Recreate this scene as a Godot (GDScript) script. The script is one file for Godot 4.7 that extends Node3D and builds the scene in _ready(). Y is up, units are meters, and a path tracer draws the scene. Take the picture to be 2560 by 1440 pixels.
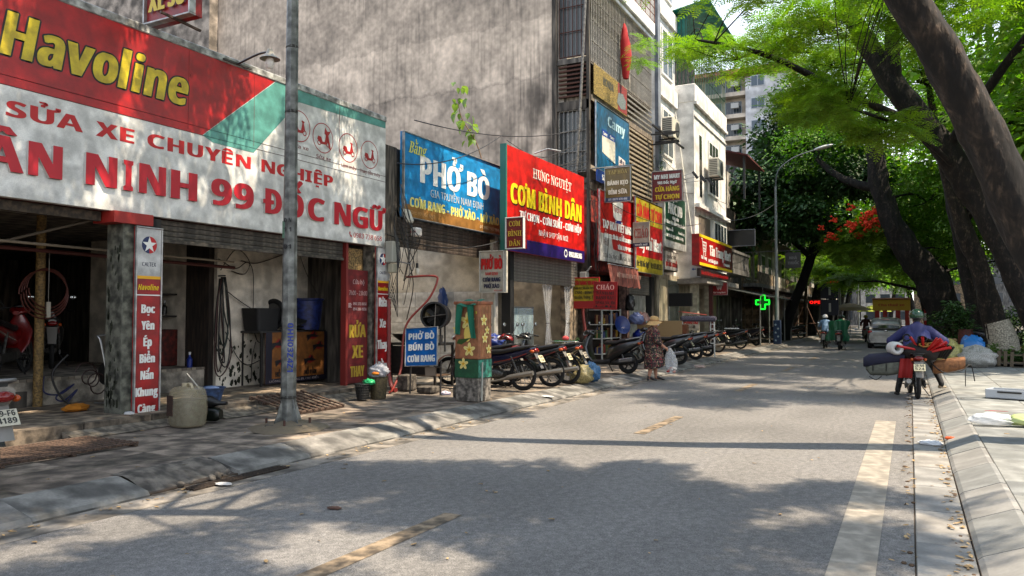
extends Node3D
# A shaded Hanoi street: repair shop,noodle shops and sign boards on the left,big leaning trees on the right.
# World: the street runs along -z,+x is the right-hand pavement,the camera stands near the right kerb.
const PAVE := 0.14
var names := {}
var mats := {}
var texs := {}
var rng := RandomNumberGenerator.new()
func _ready() -> void:
	rng.seed = 4711
	# ---- camera
	var cam := Camera3D.new()
	cam.name = "camera"
	add_child(cam)
	cam.position = Vector3(0,1.55,0)
	cam.rotation_degrees = Vector3(2.1476,27.378,0)
	cam.fov = 41.112
	cam.near = 0.05
	cam.far = 900.0
	cam.current = true
	# ---- sky and exposure
	var we := WorldEnvironment.new()
	we.name = "world_environment"
	var env := Environment.new()
	env.background_mode = Environment.BG_SKY
	var sky := Sky.new()
	var sm := ProceduralSkyMaterial.new()
	sm.sky_top_color = Color(0.66,0.71,0.80)
	sm.sky_horizon_color = Color(0.94,0.93,0.90)
	sm.sky_curve = 0.14
	sm.ground_bottom_color = Color(0.30,0.29,0.27)
	sm.ground_horizon_color = Color(0.66,0.66,0.64)
	sky.sky_material = sm
	env.sky = sky
	env.background_energy_multiplier = 1.4
	env.tonemap_mode = Environment.TONE_MAPPER_LINEAR
	env.tonemap_exposure = 2.4
	env.sdfgi_enabled = true
	env.ssao_enabled = true
	env.ssil_enabled = true
	we.environment = env
	add_child(we)
	# ---- the sun: high,square to the house fronts,from the right-hand side of the street
	var sun := DirectionalLight3D.new()
	sun.name = "sun"
	sun.light_color = Color(1.0,0.93,0.83)
	sun.light_energy = 1.6
	sun.light_angular_distance = 0.53
	sun.shadow_enabled = true
	add_child(sun)
	sun.look_at_from_position(Vector3.ZERO,Vector3(-0.4695,-0.8829,0.012),Vector3.UP)
	make_textures()
	build_setting()
	build_buildings()
	build_signs()
	build_shop_things()
	build_bikes()
	build_people()
	build_far()
	build_trees()
	build_litter()
# ---------------------------------------------------------------- mesh builder
class Geo:
	var v := PackedVector3Array()
	var uv := PackedVector2Array()
	var col := PackedColorArray()
	var ix := PackedInt32Array()
	var tint := Color.WHITE
	var coloured := false
	func paint(c: Color) -> void:
		tint = c
		coloured = true
	func vert(p: Vector3,t := Vector2.ZERO) -> int:
		v.append(p)
		uv.append(t)
		col.append(tint)
		return v.size() - 1
	func face(a: int,b: int,c: int) -> void: # counter-clockwise seen from outside
		ix.append(a)
		ix.append(c)
		ix.append(b)
	func tri(a: Vector3,b: Vector3,c: Vector3) -> void:
		face(vert(a),vert(b),vert(c))
	func quad(a: Vector3,b: Vector3,c: Vector3,d: Vector3,r := Rect2(0,0,1,1)) -> void:
		var i := vert(a,Vector2(r.position.x,r.end.y))
		var j := vert(b,Vector2(r.end.x,r.end.y))
		var k := vert(c,Vector2(r.end.x,r.position.y))
		var l := vert(d,Vector2(r.position.x,r.position.y))
		face(i,j,k)
		face(i,k,l)
	func oquad(a: Vector3,b: Vector3,c: Vector3,d: Vector3,out: Vector3) -> void:
		if (b - a).cross(c - a).dot(out) < 0.0:
			quad(a,d,c,b)
		else:
			quad(a,b,c,d)
	func otri(a: Vector3,b: Vector3,c: Vector3,out: Vector3) -> void:
		if (b - a).cross(c - a).dot(out) < 0.0:
			tri(a,c,b)
		else:
			tri(a,b,c)
	func box(c: Vector3,s: Vector3,bev := 0.0,bs := Basis.IDENTITY) -> Geo:
		var h := s * 0.5
		var q := minf(bev,minf(h.x,minf(h.y,h.z)) * 0.9)
		for ax in 3:
			var a1 := (ax + 1) % 3
			var a2 := (ax + 2) % 3
			for sg in [-1.0,1.0]:
				var p: Array[Vector3] = []
				for k in [[-1,-1],[1,-1],[1,1],[-1,1]]:
					var w := Vector3.ZERO
					w[ax] = sg * h[ax]
					w[a1] = k[0] * (h[a1] - q)
					w[a2] = k[1] * (h[a2] - q)
					p.append(c + bs * w)
				var o := Vector3.ZERO
				o[ax] = sg
				oquad(p[0],p[1],p[2],p[3],bs * o)
		if q > 0.0:
			for ax in 3:
				var a1 := (ax + 1) % 3
				var a2 := (ax + 2) % 3
				for s1 in [-1.0,1.0]:
					for s2 in [-1.0,1.0]:
						var p: Array[Vector3] = []
						for k in [[-1.0,0],[1.0,0],[1.0,1],[-1.0,1]]:
							var w := Vector3.ZERO
							w[ax] = k[0] * (h[ax] - q)
							w[a1] = s1 * (h[a1] - (q if k[1] == 1 else 0.0))
							w[a2] = s2 * (h[a2] - (q if k[1] == 0 else 0.0))
							p.append(c + bs * w)
						var o := Vector3.ZERO
						o[a1] = s1
						o[a2] = s2
						oquad(p[0],p[1],p[2],p[3],bs * o)
			for sx in [-1.0,1.0]:
				for sy in [-1.0,1.0]:
					for sz in [-1.0,1.0]:
						var o := Vector3(sx,sy,sz)
						otri(c + bs * (o * (h - Vector3(0,q,q))),c + bs * (o * (h - Vector3(q,0,q))),c + bs * (o * (h - Vector3(q,q,0))),bs * o)
		return self
	func bar(a: Vector3,b: Vector3,w: float,t: float,up := Vector3.UP) -> Geo: # square bar from a to b
		var d := (b - a)
		var z := d.normalized()
		var x := up.cross(z)
		if x.length() < 0.01:
			x = Vector3.RIGHT.cross(z)
		x = x.normalized()
		return box((a + b) * 0.5,Vector3(w,t,d.length()),0.0,Basis(x,z.cross(x),z))
	func tube(pts: Array,rad: Variant,sides := 8,caps := true,wob := 0.0,wseed := 0) -> Geo:
		var n := pts.size()
		var t0: Vector3 = (pts[1] - pts[0]).normalized()
		var x := t0.cross(Vector3.UP)
		if x.length() < 0.05:
			x = t0.cross(Vector3.RIGHT)
		x = x.normalized()
		var base := v.size()
		var nz: FastNoiseLite = null
		if wob > 0.0:
			nz = FastNoiseLite.new()
			nz.seed = wseed
			nz.frequency = 1.0
		var run := 0.0
		for i in n:
			var t: Vector3
			if i == 0:
				t = t0
			elif i == n - 1:
				t = (pts[i] - pts[i - 1]).normalized()
			else:
				t = (pts[i + 1] - pts[i - 1]).normalized()
			if i > 0:
				run += (pts[i] - pts[i - 1]).length()
			x = (x - t * x.dot(t)).normalized()
			var y := t.cross(x)
			var r: float = rad if rad is float else rad[i]
			for k in sides + 1:
				var a := TAU * k / sides
				var rr := r
				if nz:
					rr *= 1.0 + wob * nz.get_noise_3d(cos(a) * 0.9 + 7.0,sin(a) * 0.9,run * 0.8) + wob * 0.6 * nz.get_noise_3d(cos(a) * 2.4,sin(a) * 2.4 + 3.0,run * 2.2) + wob * 0.45 * nz.get_noise_3d(cos(a) * 6.0,sin(a) * 6.0 + 9.0,run * 3.0)
				if k == sides:
					rr = (v[base + i * (sides + 1)] - pts[i]).length()
				vert(pts[i] + (x * cos(a) + y * sin(a)) * rr,Vector2(float(k) / sides,run))
		for i in n - 1:
			for k in sides:
				var a := base + i * (sides + 1) + k
				var b := a + 1
				var c := a + sides + 1
				var d := c + 1
				face(a,b,d)
				face(a,d,c)
		if caps:
			for e in [0,n - 1]:
				var c := vert(pts[e])
				var ring: Array[int] = []
				for k in sides:
					ring.append(vert(v[base + e * (sides + 1) + k]))
				for k in sides:
					if e == 0:
						face(c,ring[(k + 1) % sides],ring[k])
					else:
						face(c,ring[k],ring[(k + 1) % sides])
		return self
	func lathe(prof: Array,sides := 16,xf := Transform3D.IDENTITY,hard := true) -> Geo: # profile of (radius,height),from below upwards on the outside
		var prev := -1
		for i in prof.size():
			var rounds := 2 if hard and i > 0 and i < prof.size() - 1 else 1
			for q in rounds:
				var b := v.size()
				for k in sides:
					var a := TAU * k / sides
					vert(xf * Vector3(cos(a) * prof[i].x,prof[i].y,-sin(a) * prof[i].x),Vector2(float(k) / sides,float(i) / prof.size()))
				if q == 0 and prev >= 0:
					for k in sides:
						var k2 := (k + 1) % sides
						face(prev + k,prev + k2,b + k2)
						face(prev + k,b + k2,b + k)
				prev = b
		return self
	func prism(poly: PackedVector2Array,z0: float,z1: float,xf := Transform3D.IDENTITY) -> Geo:
		var p := poly
		if not Geometry2D.is_polygon_clockwise(p):
			p = poly.duplicate()
		else:
			p = poly.duplicate()
			p.reverse()
		var t := Geometry2D.triangulate_polygon(p)
		var f := v.size()
		for q in p:
			vert(xf * Vector3(q.x,q.y,z1),q)
		var g := v.size()
		for q in p:
			vert(xf * Vector3(q.x,q.y,z0),q)
		for i in range(0,t.size(),3):
			var a := t[i]
			var b := t[i + 1]
			var c := t[i + 2]
			if (p[b] - p[a]).cross(p[c] - p[a]) < 0.0:
				b = t[i + 2]
				c = t[i + 1]
			face(f + a,f + b,f + c)
			face(g + a,g + c,g + b)
		for i in p.size():
			var a := p[i]
			var b := p[(i + 1) % p.size()]
			quad(xf * Vector3(a.x,a.y,z0),xf * Vector3(b.x,b.y,z0),xf * Vector3(b.x,b.y,z1),xf * Vector3(a.x,a.y,z1))
		return self
	func loft(secs: Array,a1: Vector3,a2: Vector3,n := 12,pw := 2.0,caps := true) -> Geo: # secs: [centre,half size along a1,along a2,(power)]
		var base := v.size()
		for s in secs:
			var e: float = s[3] if s.size() > 3 else pw
			for k in n:
				var a := TAU * k / n
				var ca := cos(a)
				var sa := sin(a)
				vert(s[0] + a1 * (signf(ca) * pow(absf(ca),2.0 / e) * s[1]) + a2 * (signf(sa) * pow(absf(sa),2.0 / e) * s[2]),Vector2(float(k) / n,float(v.size() - base) / (n * secs.size())))
		var dir: Vector3 = secs[secs.size() - 1][0] - secs[0][0]
		var flip := a1.cross(a2).dot(dir) < 0.0
		for i in secs.size() - 1:
			for k in n:
				var a := base + i * n + k
				var b := base + i * n + (k + 1) % n
				var c := a + n
				var d := b + n
				if flip:
					face(a,d,b)
					face(a,c,d)
				else:
					face(a,b,d)
					face(a,d,c)
		if caps:
			for e in [0,secs.size() - 1]:
				var c := vert(secs[e][0])
				var r: Array[int] = []
				for k in n:
					r.append(vert(v[base + e * n + k]))
				for k in n:
					if (e == 0) != flip:
						face(c,r[(k + 1) % n],r[k])
					else:
						face(c,r[k],r[(k + 1) % n])
		return self
	func ball(c: Vector3,r: Vector3,seg := 12,rings := 8,bs := Basis.IDENTITY) -> Geo:
		var base := v.size()
		for i in rings + 1:
			var th := PI * i / rings
			for k in seg:
				var a := TAU * k / seg
				vert(c + bs * (Vector3(sin(th) * cos(a),cos(th),sin(th) * sin(a)) * r),Vector2(float(k) / seg,float(i) / rings))
		for i in rings:
			for k in seg:
				var k2 := (k + 1) % seg
				face(base + i * seg + k,base + i * seg + k2,base + (i + 1) * seg + k2)
				face(base + i * seg + k,base + (i + 1) * seg + k2,base + (i + 1) * seg + k)
		return self
	func grid(nu: int,nv: int,f: Callable,flip := false) -> Geo:
		var base := v.size()
		for j in nv + 1:
			for i in nu + 1:
				vert(f.call(float(i) / nu,float(j) / nv),Vector2(float(i) / nu,1.0 - float(j) / nv))
		for j in nv:
			for i in nu:
				var a := base + j * (nu + 1) + i
				var b := a + 1
				var c := a + nu + 1
				var d := c + 1
				if flip:
					face(a,d,b)
					face(a,c,d)
				else:
					face(a,b,d)
					face(a,d,c)
		return self
	func mesh() -> ArrayMesh:
		var nr := PackedVector3Array()
		nr.resize(v.size())
		for i in range(0,ix.size(),3):
			var a := ix[i]
			var b := ix[i + 1]
			var c := ix[i + 2]
			var f := (v[c] - v[a]).cross(v[b] - v[a])
			nr[a] += f
			nr[b] += f
			nr[c] += f
		for i in nr.size():
			nr[i] = nr[i].normalized() if nr[i].length_squared() > 1e-20 else Vector3.UP
		var ar := []
		ar.resize(Mesh.ARRAY_MAX)
		ar[Mesh.ARRAY_VERTEX] = v
		ar[Mesh.ARRAY_NORMAL] = nr
		ar[Mesh.ARRAY_TEX_UV] = uv
		if coloured:
			ar[Mesh.ARRAY_COLOR] = col
		ar[Mesh.ARRAY_INDEX] = ix
		var m := ArrayMesh.new()
		m.add_surface_from_arrays(Mesh.PRIMITIVE_TRIANGLES,ar)
		return m
# ---------------------------------------------------------------- things and parts
func numbered(called: String) -> String:
	names[called] = names.get(called,-1) + 1
	return called if names[called] == 0 else "%s_%03d" % [called,names[called]]
func thing(called: String,label: String,category: String,at := Vector3.ZERO,turn := 0.0,group := "") -> Node3D:
	var o := Node3D.new()
	o.name = numbered(called)
	add_child(o)
	o.position = at
	o.rotation.y = turn
	tag(o,label,category,group)
	return o
func tag(o: Node,label: String,category: String,group := "") -> void:
	o.set_meta("label",label)
	o.set_meta("category",category)
	if group:
		o.set_meta("group",group)
func part(called: String,g: Variant,m: Material,parent: Node) -> MeshInstance3D:
	var o := MeshInstance3D.new()
	o.name = called
	o.mesh = g.mesh() if g is Geo else g
	o.material_override = m
	parent.add_child(o,true)
	return o
func single(called: String,g: Variant,m: Material,label: String,category: String,group := "") -> MeshInstance3D:
	var o := part(numbered(called),g,m,self)
	tag(o,label,category,group)
	return o
func struct(called: String,g: Variant,m: Material) -> MeshInstance3D:
	var o := part(numbered(called),g,m,self)
	o.set_meta("kind","structure")
	return o
func copy(src: Node3D,at: Vector3,turn: float,label := "",group := "") -> Node3D:
	var base := str(src.name).rstrip("0123456789").trim_suffix("_")
	var o: Node3D = src.duplicate()
	o.name = numbered(base)
	add_child(o)
	o.position = at
	o.rotation.y = turn
	if label:
		o.set_meta("label",label)
	if group:
		o.set_meta("group",group)
	return o
func V(x: float,y: float,z: float) -> Vector3:
	return Vector3(x,y,z)
func V2s(a: Array) -> PackedVector2Array:
	var p := PackedVector2Array()
	for i in range(0,a.size(),2):
		p.append(Vector2(a[i],a[i + 1]))
	return p
func smooth_path(p: Array,per := 5) -> Array: # Catmull-Rom through the points
	var out := []
	for i in p.size() - 1:
		var a: Vector3 = p[maxi(i - 1,0)]
		var b: Vector3 = p[i]
		var c: Vector3 = p[i + 1]
		var d: Vector3 = p[mini(i + 2,p.size() - 1)]
		for k in per:
			out.append(b.cubic_interpolate(c,a,d,float(k) / per))
	out.append(p[p.size() - 1])
	return out
func lerp_list(r: Array,n: int) -> Array:
	var out := []
	for i in n:
		var t := float(i) / (n - 1) * (r.size() - 1)
		var k := mini(int(t),r.size() - 2)
		out.append(lerpf(r[k],r[k + 1],t - k))
	return out
# ---------------------------------------------------------------- textures and materials
func levels(img: Image,lo: float,hi: float,gain := 1.0) -> Image:
	img.convert(Image.FORMAT_L8)
	var d := img.get_data()
	for i in d.size():
		var x := clampf((d[i] / 255.0 - 0.5) * gain + 0.5,0.0,1.0)
		d[i] = int(255.0 * (lo + (hi - lo) * x))
	return Image.create_from_data(img.get_width(),img.get_height(),false,Image.FORMAT_L8,d)
func noise_img(n: int,freq: float,oct: int,sd: int,type := FastNoiseLite.TYPE_SIMPLEX_SMOOTH) -> Image:
	var f := FastNoiseLite.new()
	f.noise_type = type
	f.frequency = freq
	f.fractal_octaves = oct
	f.fractal_type = FastNoiseLite.FRACTAL_FBM if oct > 1 else FastNoiseLite.FRACTAL_NONE
	f.seed = sd
	return f.get_seamless_image(n,n)
func blend(a: Image,b: Image) -> Image: # product of two grey images
	var x := a.get_data()
	var y := b.get_data()
	for i in x.size():
		x[i] = int(x[i] * y[i] / 255.0)
	return Image.create_from_data(a.get_width(),a.get_height(),false,Image.FORMAT_L8,x)
func make_textures() -> void:
	var grain := levels(noise_img(256,0.22,2,3),0.62,1.0,1.3)
	texs.grain = ImageTexture.create_from_image(grain)
	texs.blotch = ImageTexture.create_from_image(blend(levels(noise_img(256,0.018,5,5),0.5,1.0,1.7),levels(noise_img(256,0.25,2,31),0.85,1.0)))
	texs.soft = ImageTexture.create_from_image(blend(levels(noise_img(256,0.012,4,9),0.78,1.0,1.6),levels(noise_img(256,0.2,2,32),0.9,1.0)))
	# aggregate of the road surface
	var speck := levels(noise_img(512,0.4,1,11,FastNoiseLite.TYPE_VALUE),0.66,1.0,1.3)
	texs.asphalt = ImageTexture.create_from_image(blend(speck,levels(noise_img(512,0.02,4,12),0.84,1.0,1.4)))
	# run marks down a wall,and bark: both are stretched upright by their materials
	texs.streak = ImageTexture.create_from_image(blend(levels(noise_img(256,0.03,5,21),0.55,1.0,1.8),levels(noise_img(256,0.012,3,22),0.75,1.0,1.6)))
	var f2 := FastNoiseLite.new()
	f2.noise_type = FastNoiseLite.TYPE_CELLULAR
	f2.cellular_return_type = FastNoiseLite.RETURN_DISTANCE2_SUB
	f2.frequency = 0.06
	f2.seed = 24
	f2.domain_warp_enabled = true
	f2.domain_warp_amplitude = 18.0
	var crack := levels(f2.get_seamless_image(256,256),0.35,1.0,2.2)
	texs.bark = ImageTexture.create_from_image(blend(blend(crack,levels(noise_img(256,0.014,4,23),0.30,1.0,2.4)),levels(noise_img(256,0.12,3,25),0.7,1.0,1.6)))
	texs.weave = ImageTexture.create_from_image(levels(noise_img(128,0.4,1,14,FastNoiseLite.TYPE_VALUE),0.7,1.0,1.0))
	# small worn marks and chips
	texs.chips = ImageTexture.create_from_image(blend(levels(noise_img(256,0.035,5,41),0.55,1.0,2.0),levels(noise_img(256,0.15,3,42),0.8,1.0)))
func mat(key: String,c := Color.WHITE,rough := 0.8,metal := 0.0,tex := "",sc := 1.0,bump := 0.0,world := false) -> StandardMaterial3D:
	if mats.has(key):
		return mats[key]
	var m := StandardMaterial3D.new()
	m.resource_name = key
	m.albedo_color = c
	m.roughness = rough
	m.metallic = metal
	if tex:
		m.albedo_texture = texs[tex]
		m.uv1_triplanar = true
		m.uv1_world_triplanar = world
		m.uv1_scale = Vector3(sc * 1.7,sc * 0.24,sc * 1.7) if tex == "streak" else Vector3(sc * 1.5,sc * 0.6,sc * 1.5) if tex == "bark" else Vector3(sc,sc,sc)
		if bump != 0.0:
			m.heightmap_enabled = true
			m.heightmap_texture = texs[tex]
			m.heightmap_scale = bump
	mats[key] = m
	return m
func flat(c: Color,rough := 0.55,metal := 0.0) -> StandardMaterial3D:
	return mat("plain_%s_%d_%d" % [c.to_html(false),int(rough * 100),int(metal * 100)],c,rough,metal)
func glow(c: Color,e: float) -> StandardMaterial3D:
	var k := "glow_%s" % c.to_html(false)
	if not mats.has(k):
		var m := flat(c * 0.5,0.5).duplicate()
		m.emission_enabled = true
		m.emission = c
		m.emission_energy_multiplier = e
		mats[k] = m
	return mats[k]
func pane(c := Color(0.75,0.85,0.88),a := 0.25) -> StandardMaterial3D:
	var k := "pane_%s_%d" % [c.to_html(false),int(a * 100)]
	if not mats.has(k):
		var m := StandardMaterial3D.new()
		m.albedo_color = Color(c.r,c.g,c.b,a)
		m.transparency = BaseMaterial3D.TRANSPARENCY_ALPHA
		m.roughness = 0.05
		mats[k] = m
	return mats[k]
# ---------------------------------------------------------------- lettering
const MARKED := {"Ử": "U~?","Ệ": "Ê.","Ố": "Ô/","Ữ": "U~^","ứ": "u~/","ộ": "ô.","ử": "u~?","Ở": "O~?","ọ": "o.","ể": "ê?","ắ": "ă/","ầ": "â\\","Ề": "Ê\\","Ị": "I.","Ơ": "O~","Ư": "U~","Ỳ": "Y\\",
	"Ẹ": "E.","Ỉ": "I?","Ạ": "A.","Ế": "Ê/","Ấ": "Â/","ậ": "â.","Ự": "U~.","Ọ": "O.","ố": "ô/","ữ": "u~^","Ộ": "Ô.","Ả": "A?","ờ": "o~\\","ị": "i.","Ổ": "Ô?","Ằ": "Ă\\","ằ": "ă\\","Ừ": "U~\\","Ồ": "Ô\\","Ậ": "Â.","ề": "ê\\","ổ": "ô?","Ỏ": "O?","ỏ": "o?"}
var fonts := {}
var font_metrics := {}
func font(k: String) -> Font:
	if not fonts.has(k):
		var f := SystemFont.new()
		f.font_names = PackedStringArray(["Droid Serif" if k.begins_with("serif") else "Droid Sans Mono" if k == "mono" else "Droid Sans"])
		f.font_weight = 700 if k.ends_with("bold") else 400
		fonts[k] = f
		var t := text_source(f,"H")
		var t2 := text_source(f,"x")
		font_metrics[k] = [t.get_aabb().position.y,t.get_aabb().size.y,t2.get_aabb().size.y]
	return fonts[k]
func text_source(f: Font,s: String) -> TextMesh:
	var t := TextMesh.new()
	t.font = f
	t.text = s
	t.font_size = 40
	t.pixel_size = 0.01
	t.depth = 0.1
	t.curve_step = 3.0
	t.horizontal_alignment = HORIZONTAL_ALIGNMENT_LEFT
	return t
func ribbon(g: Geo,pts: Array,w: float,d: float) -> void: # a flat stroke with depth
	for i in pts.size() - 1:
		var a: Vector2 = pts[i]
		var b: Vector2 = pts[i + 1]
		var n := (b - a).orthogonal().normalized() * w * 0.5
		var e := (b - a).normalized() * w * 0.12
		g.prism(PackedVector2Array([a - n - e,b - n + e,b + n + e,a + n - e]),0.0,d)
func text_mesh(s: String,fk: String,cap: float,width: float,depth: float,slant := 0.0,fat := 0.0) -> ArrayMesh:
	var f := font(fk)
	var fm: Array = font_metrics[fk]
	var plain := ""
	var marks := []
	for ch in s:
		if MARKED.has(ch):
			var m: String = MARKED[ch]
			marks.append([plain.length(),m.substr(1)])
			plain += m[0]
		else:
			plain += ch
	var t := text_source(f,plain)
	var ar := t.get_mesh_arrays()
	var vs: PackedVector3Array = ar[Mesh.ARRAY_VERTEX]
	var g := GN()
	g.v = vs
	var base: float = fm[0]
	var hc: float = fm[1]
	g.uv.resize(vs.size())
	g.col.resize(vs.size())
	var ii: PackedInt32Array = ar[Mesh.ARRAY_INDEX] if ar[Mesh.ARRAY_INDEX] else PackedInt32Array(range(vs.size()))
	g.ix = ii
	for i in g.v.size():
		g.v[i].z = depth if g.v[i].z > 0.0 else 0.0
	var adv := func(n: int) -> float: return f.get_string_size(plain.substr(0,n),HORIZONTAL_ALIGNMENT_LEFT,-1,40).x * 0.01
	for mk in marks:
		var x0: float = adv.call(mk[0])
		var x1: float = adv.call(mk[0] + 1)
		var ch: String = plain[mk[0]]
		var cx := (x0 + x1) * 0.5
		var low := ch == ch.to_lower() and ch != ch.to_upper()
		var top: float = base + (fm[2] if low else hc)
		var w := hc * 0.15
		var hat := ch in "ÂÊÔâêôĂă"
		if hat:
			top += hc * 0.26
		for m in mk[1]:
			match m:
				".": g.prism(PackedVector2Array([Vector2(cx - w * 0.6,base - hc * 0.14 - w),Vector2(cx + w * 0.6,base - hc * 0.14 - w),Vector2(cx + w * 0.6,base - hc * 0.14),Vector2(cx - w * 0.6,base - hc * 0.14)]),0.0,depth)
				"/": ribbon(g,[Vector2(cx + (hc * 0.18 if hat else 0.0) - w * 0.4,top + hc * 0.05),Vector2(cx + (hc * 0.18 if hat else 0.0) + w * 0.8,top + hc * 0.27)],w * 0.9,depth)
				"\\": ribbon(g,[Vector2(cx - (hc * 0.16 if hat else 0.0) + w * 0.4,top + hc * 0.05),Vector2(cx - (hc * 0.16 if hat else 0.0) - w * 0.8,top + hc * 0.27)],w * 0.9,depth)
				"?": ribbon(g,[Vector2(cx,top + hc * 0.05),Vector2(cx,top + hc * 0.14),Vector2(cx + w * 0.7,top + hc * 0.22),Vector2(cx + w * 0.5,top + hc * 0.32),Vector2(cx - w * 0.6,top + hc * 0.31)],w * 0.7,depth)
				"^": ribbon(g,[Vector2(cx - w * 1.5,top + hc * 0.08),Vector2(cx - w * 0.8,top + hc * 0.2),Vector2(cx + w * 0.6,top + hc * 0.1),Vector2(cx + w * 1.5,top + hc * 0.22)],w * 0.75,depth)
				"~": ribbon(g,[Vector2(x1 - w * 0.75,(base + (fm[2] if low else hc)) - hc * 0.06),Vector2(x1 + w * 0.1,base + (fm[2] if low else hc) + hc * 0.0),Vector2(x1 + w * 0.15,base + (fm[2] if low else hc) + hc * 0.16)],w * 0.9,depth)
	var xa := 1e9
	var xb := -1e9
	for p in g.v:
		xa = minf(xa,p.x)
		xb = maxf(xb,p.x)
	var ky := cap / hc
	var kx := (width - 2.0 * fat) / (xb - xa) if width > 0.0 else ky
	for i in g.v.size():
		var p := g.v[i]
		var y := (p.y - base) * ky
		g.v[i] = Vector3((p.x - (xa + xb) * 0.5) * kx + slant * (y - cap * 0.5),y,p.z)
	# unshare so that every facet of the letter keeps its own normal
	var h := GN()
	for q in ([0] if fat == 0.0 else [-1,0,1]): # heavier strokes: the letter laid side by side with itself
		for i in g.ix.size():
			h.v.append(g.v[g.ix[i]] + Vector3(fat * q,0,0.0003 * q))
	h.uv.resize(h.v.size())
	h.col.resize(h.v.size())
	h.ix = PackedInt32Array(range(h.v.size()))
	return h.mesh()
func letters(parent: Node,s: String,cx: float,yb: float,cap: float,width: float,m: Material,fk := "bold",z := 0.001,depth := 0.003,slant := 0.0,fat := 0.0) -> MeshInstance3D:
	var o := part("lettering",text_mesh(s,fk,cap,width,depth,slant,fat),m,parent)
	o.position = Vector3(cx,yb,z)
	return o
# a flat shape on a sign: polygon in the sign's own coordinates
func shape(parent: Node,called: String,pts: Array,m: Material,z := 0.001,t := 0.003) -> MeshInstance3D:
	return part(called,GN().prism(V2s(pts),z,z + t),m,parent)
func rect(parent: Node,called: String,x0: float,y0: float,x1: float,y1: float,m: Material,z := 0.001,t := 0.003) -> MeshInstance3D:
	return shape(parent,called,[x0,y0,x1,y0,x1,y1,x0,y1],m,z,t)
func ring_shape(parent: Node,called: String,cx: float,cy: float,r: float,w: float,m: Material,z := 0.001) -> MeshInstance3D:
	var g := GN()
	for k in 28:
		var a := TAU * k / 28.0
		var b := TAU * (k + 1) / 28.0
		var p := Vector3(cx + cos(a) * r,cy + sin(a) * r,z)
		var q := Vector3(cx + cos(b) * r,cy + sin(b) * r,z)
		var p2 := Vector3(cx + cos(a) * (r - w),cy + sin(a) * (r - w),z)
		var q2 := Vector3(cx + cos(b) * (r - w),cy + sin(b) * (r - w),z)
		g.quad(p,q,q2,p2)
	return part(called,g,m,parent)
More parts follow.
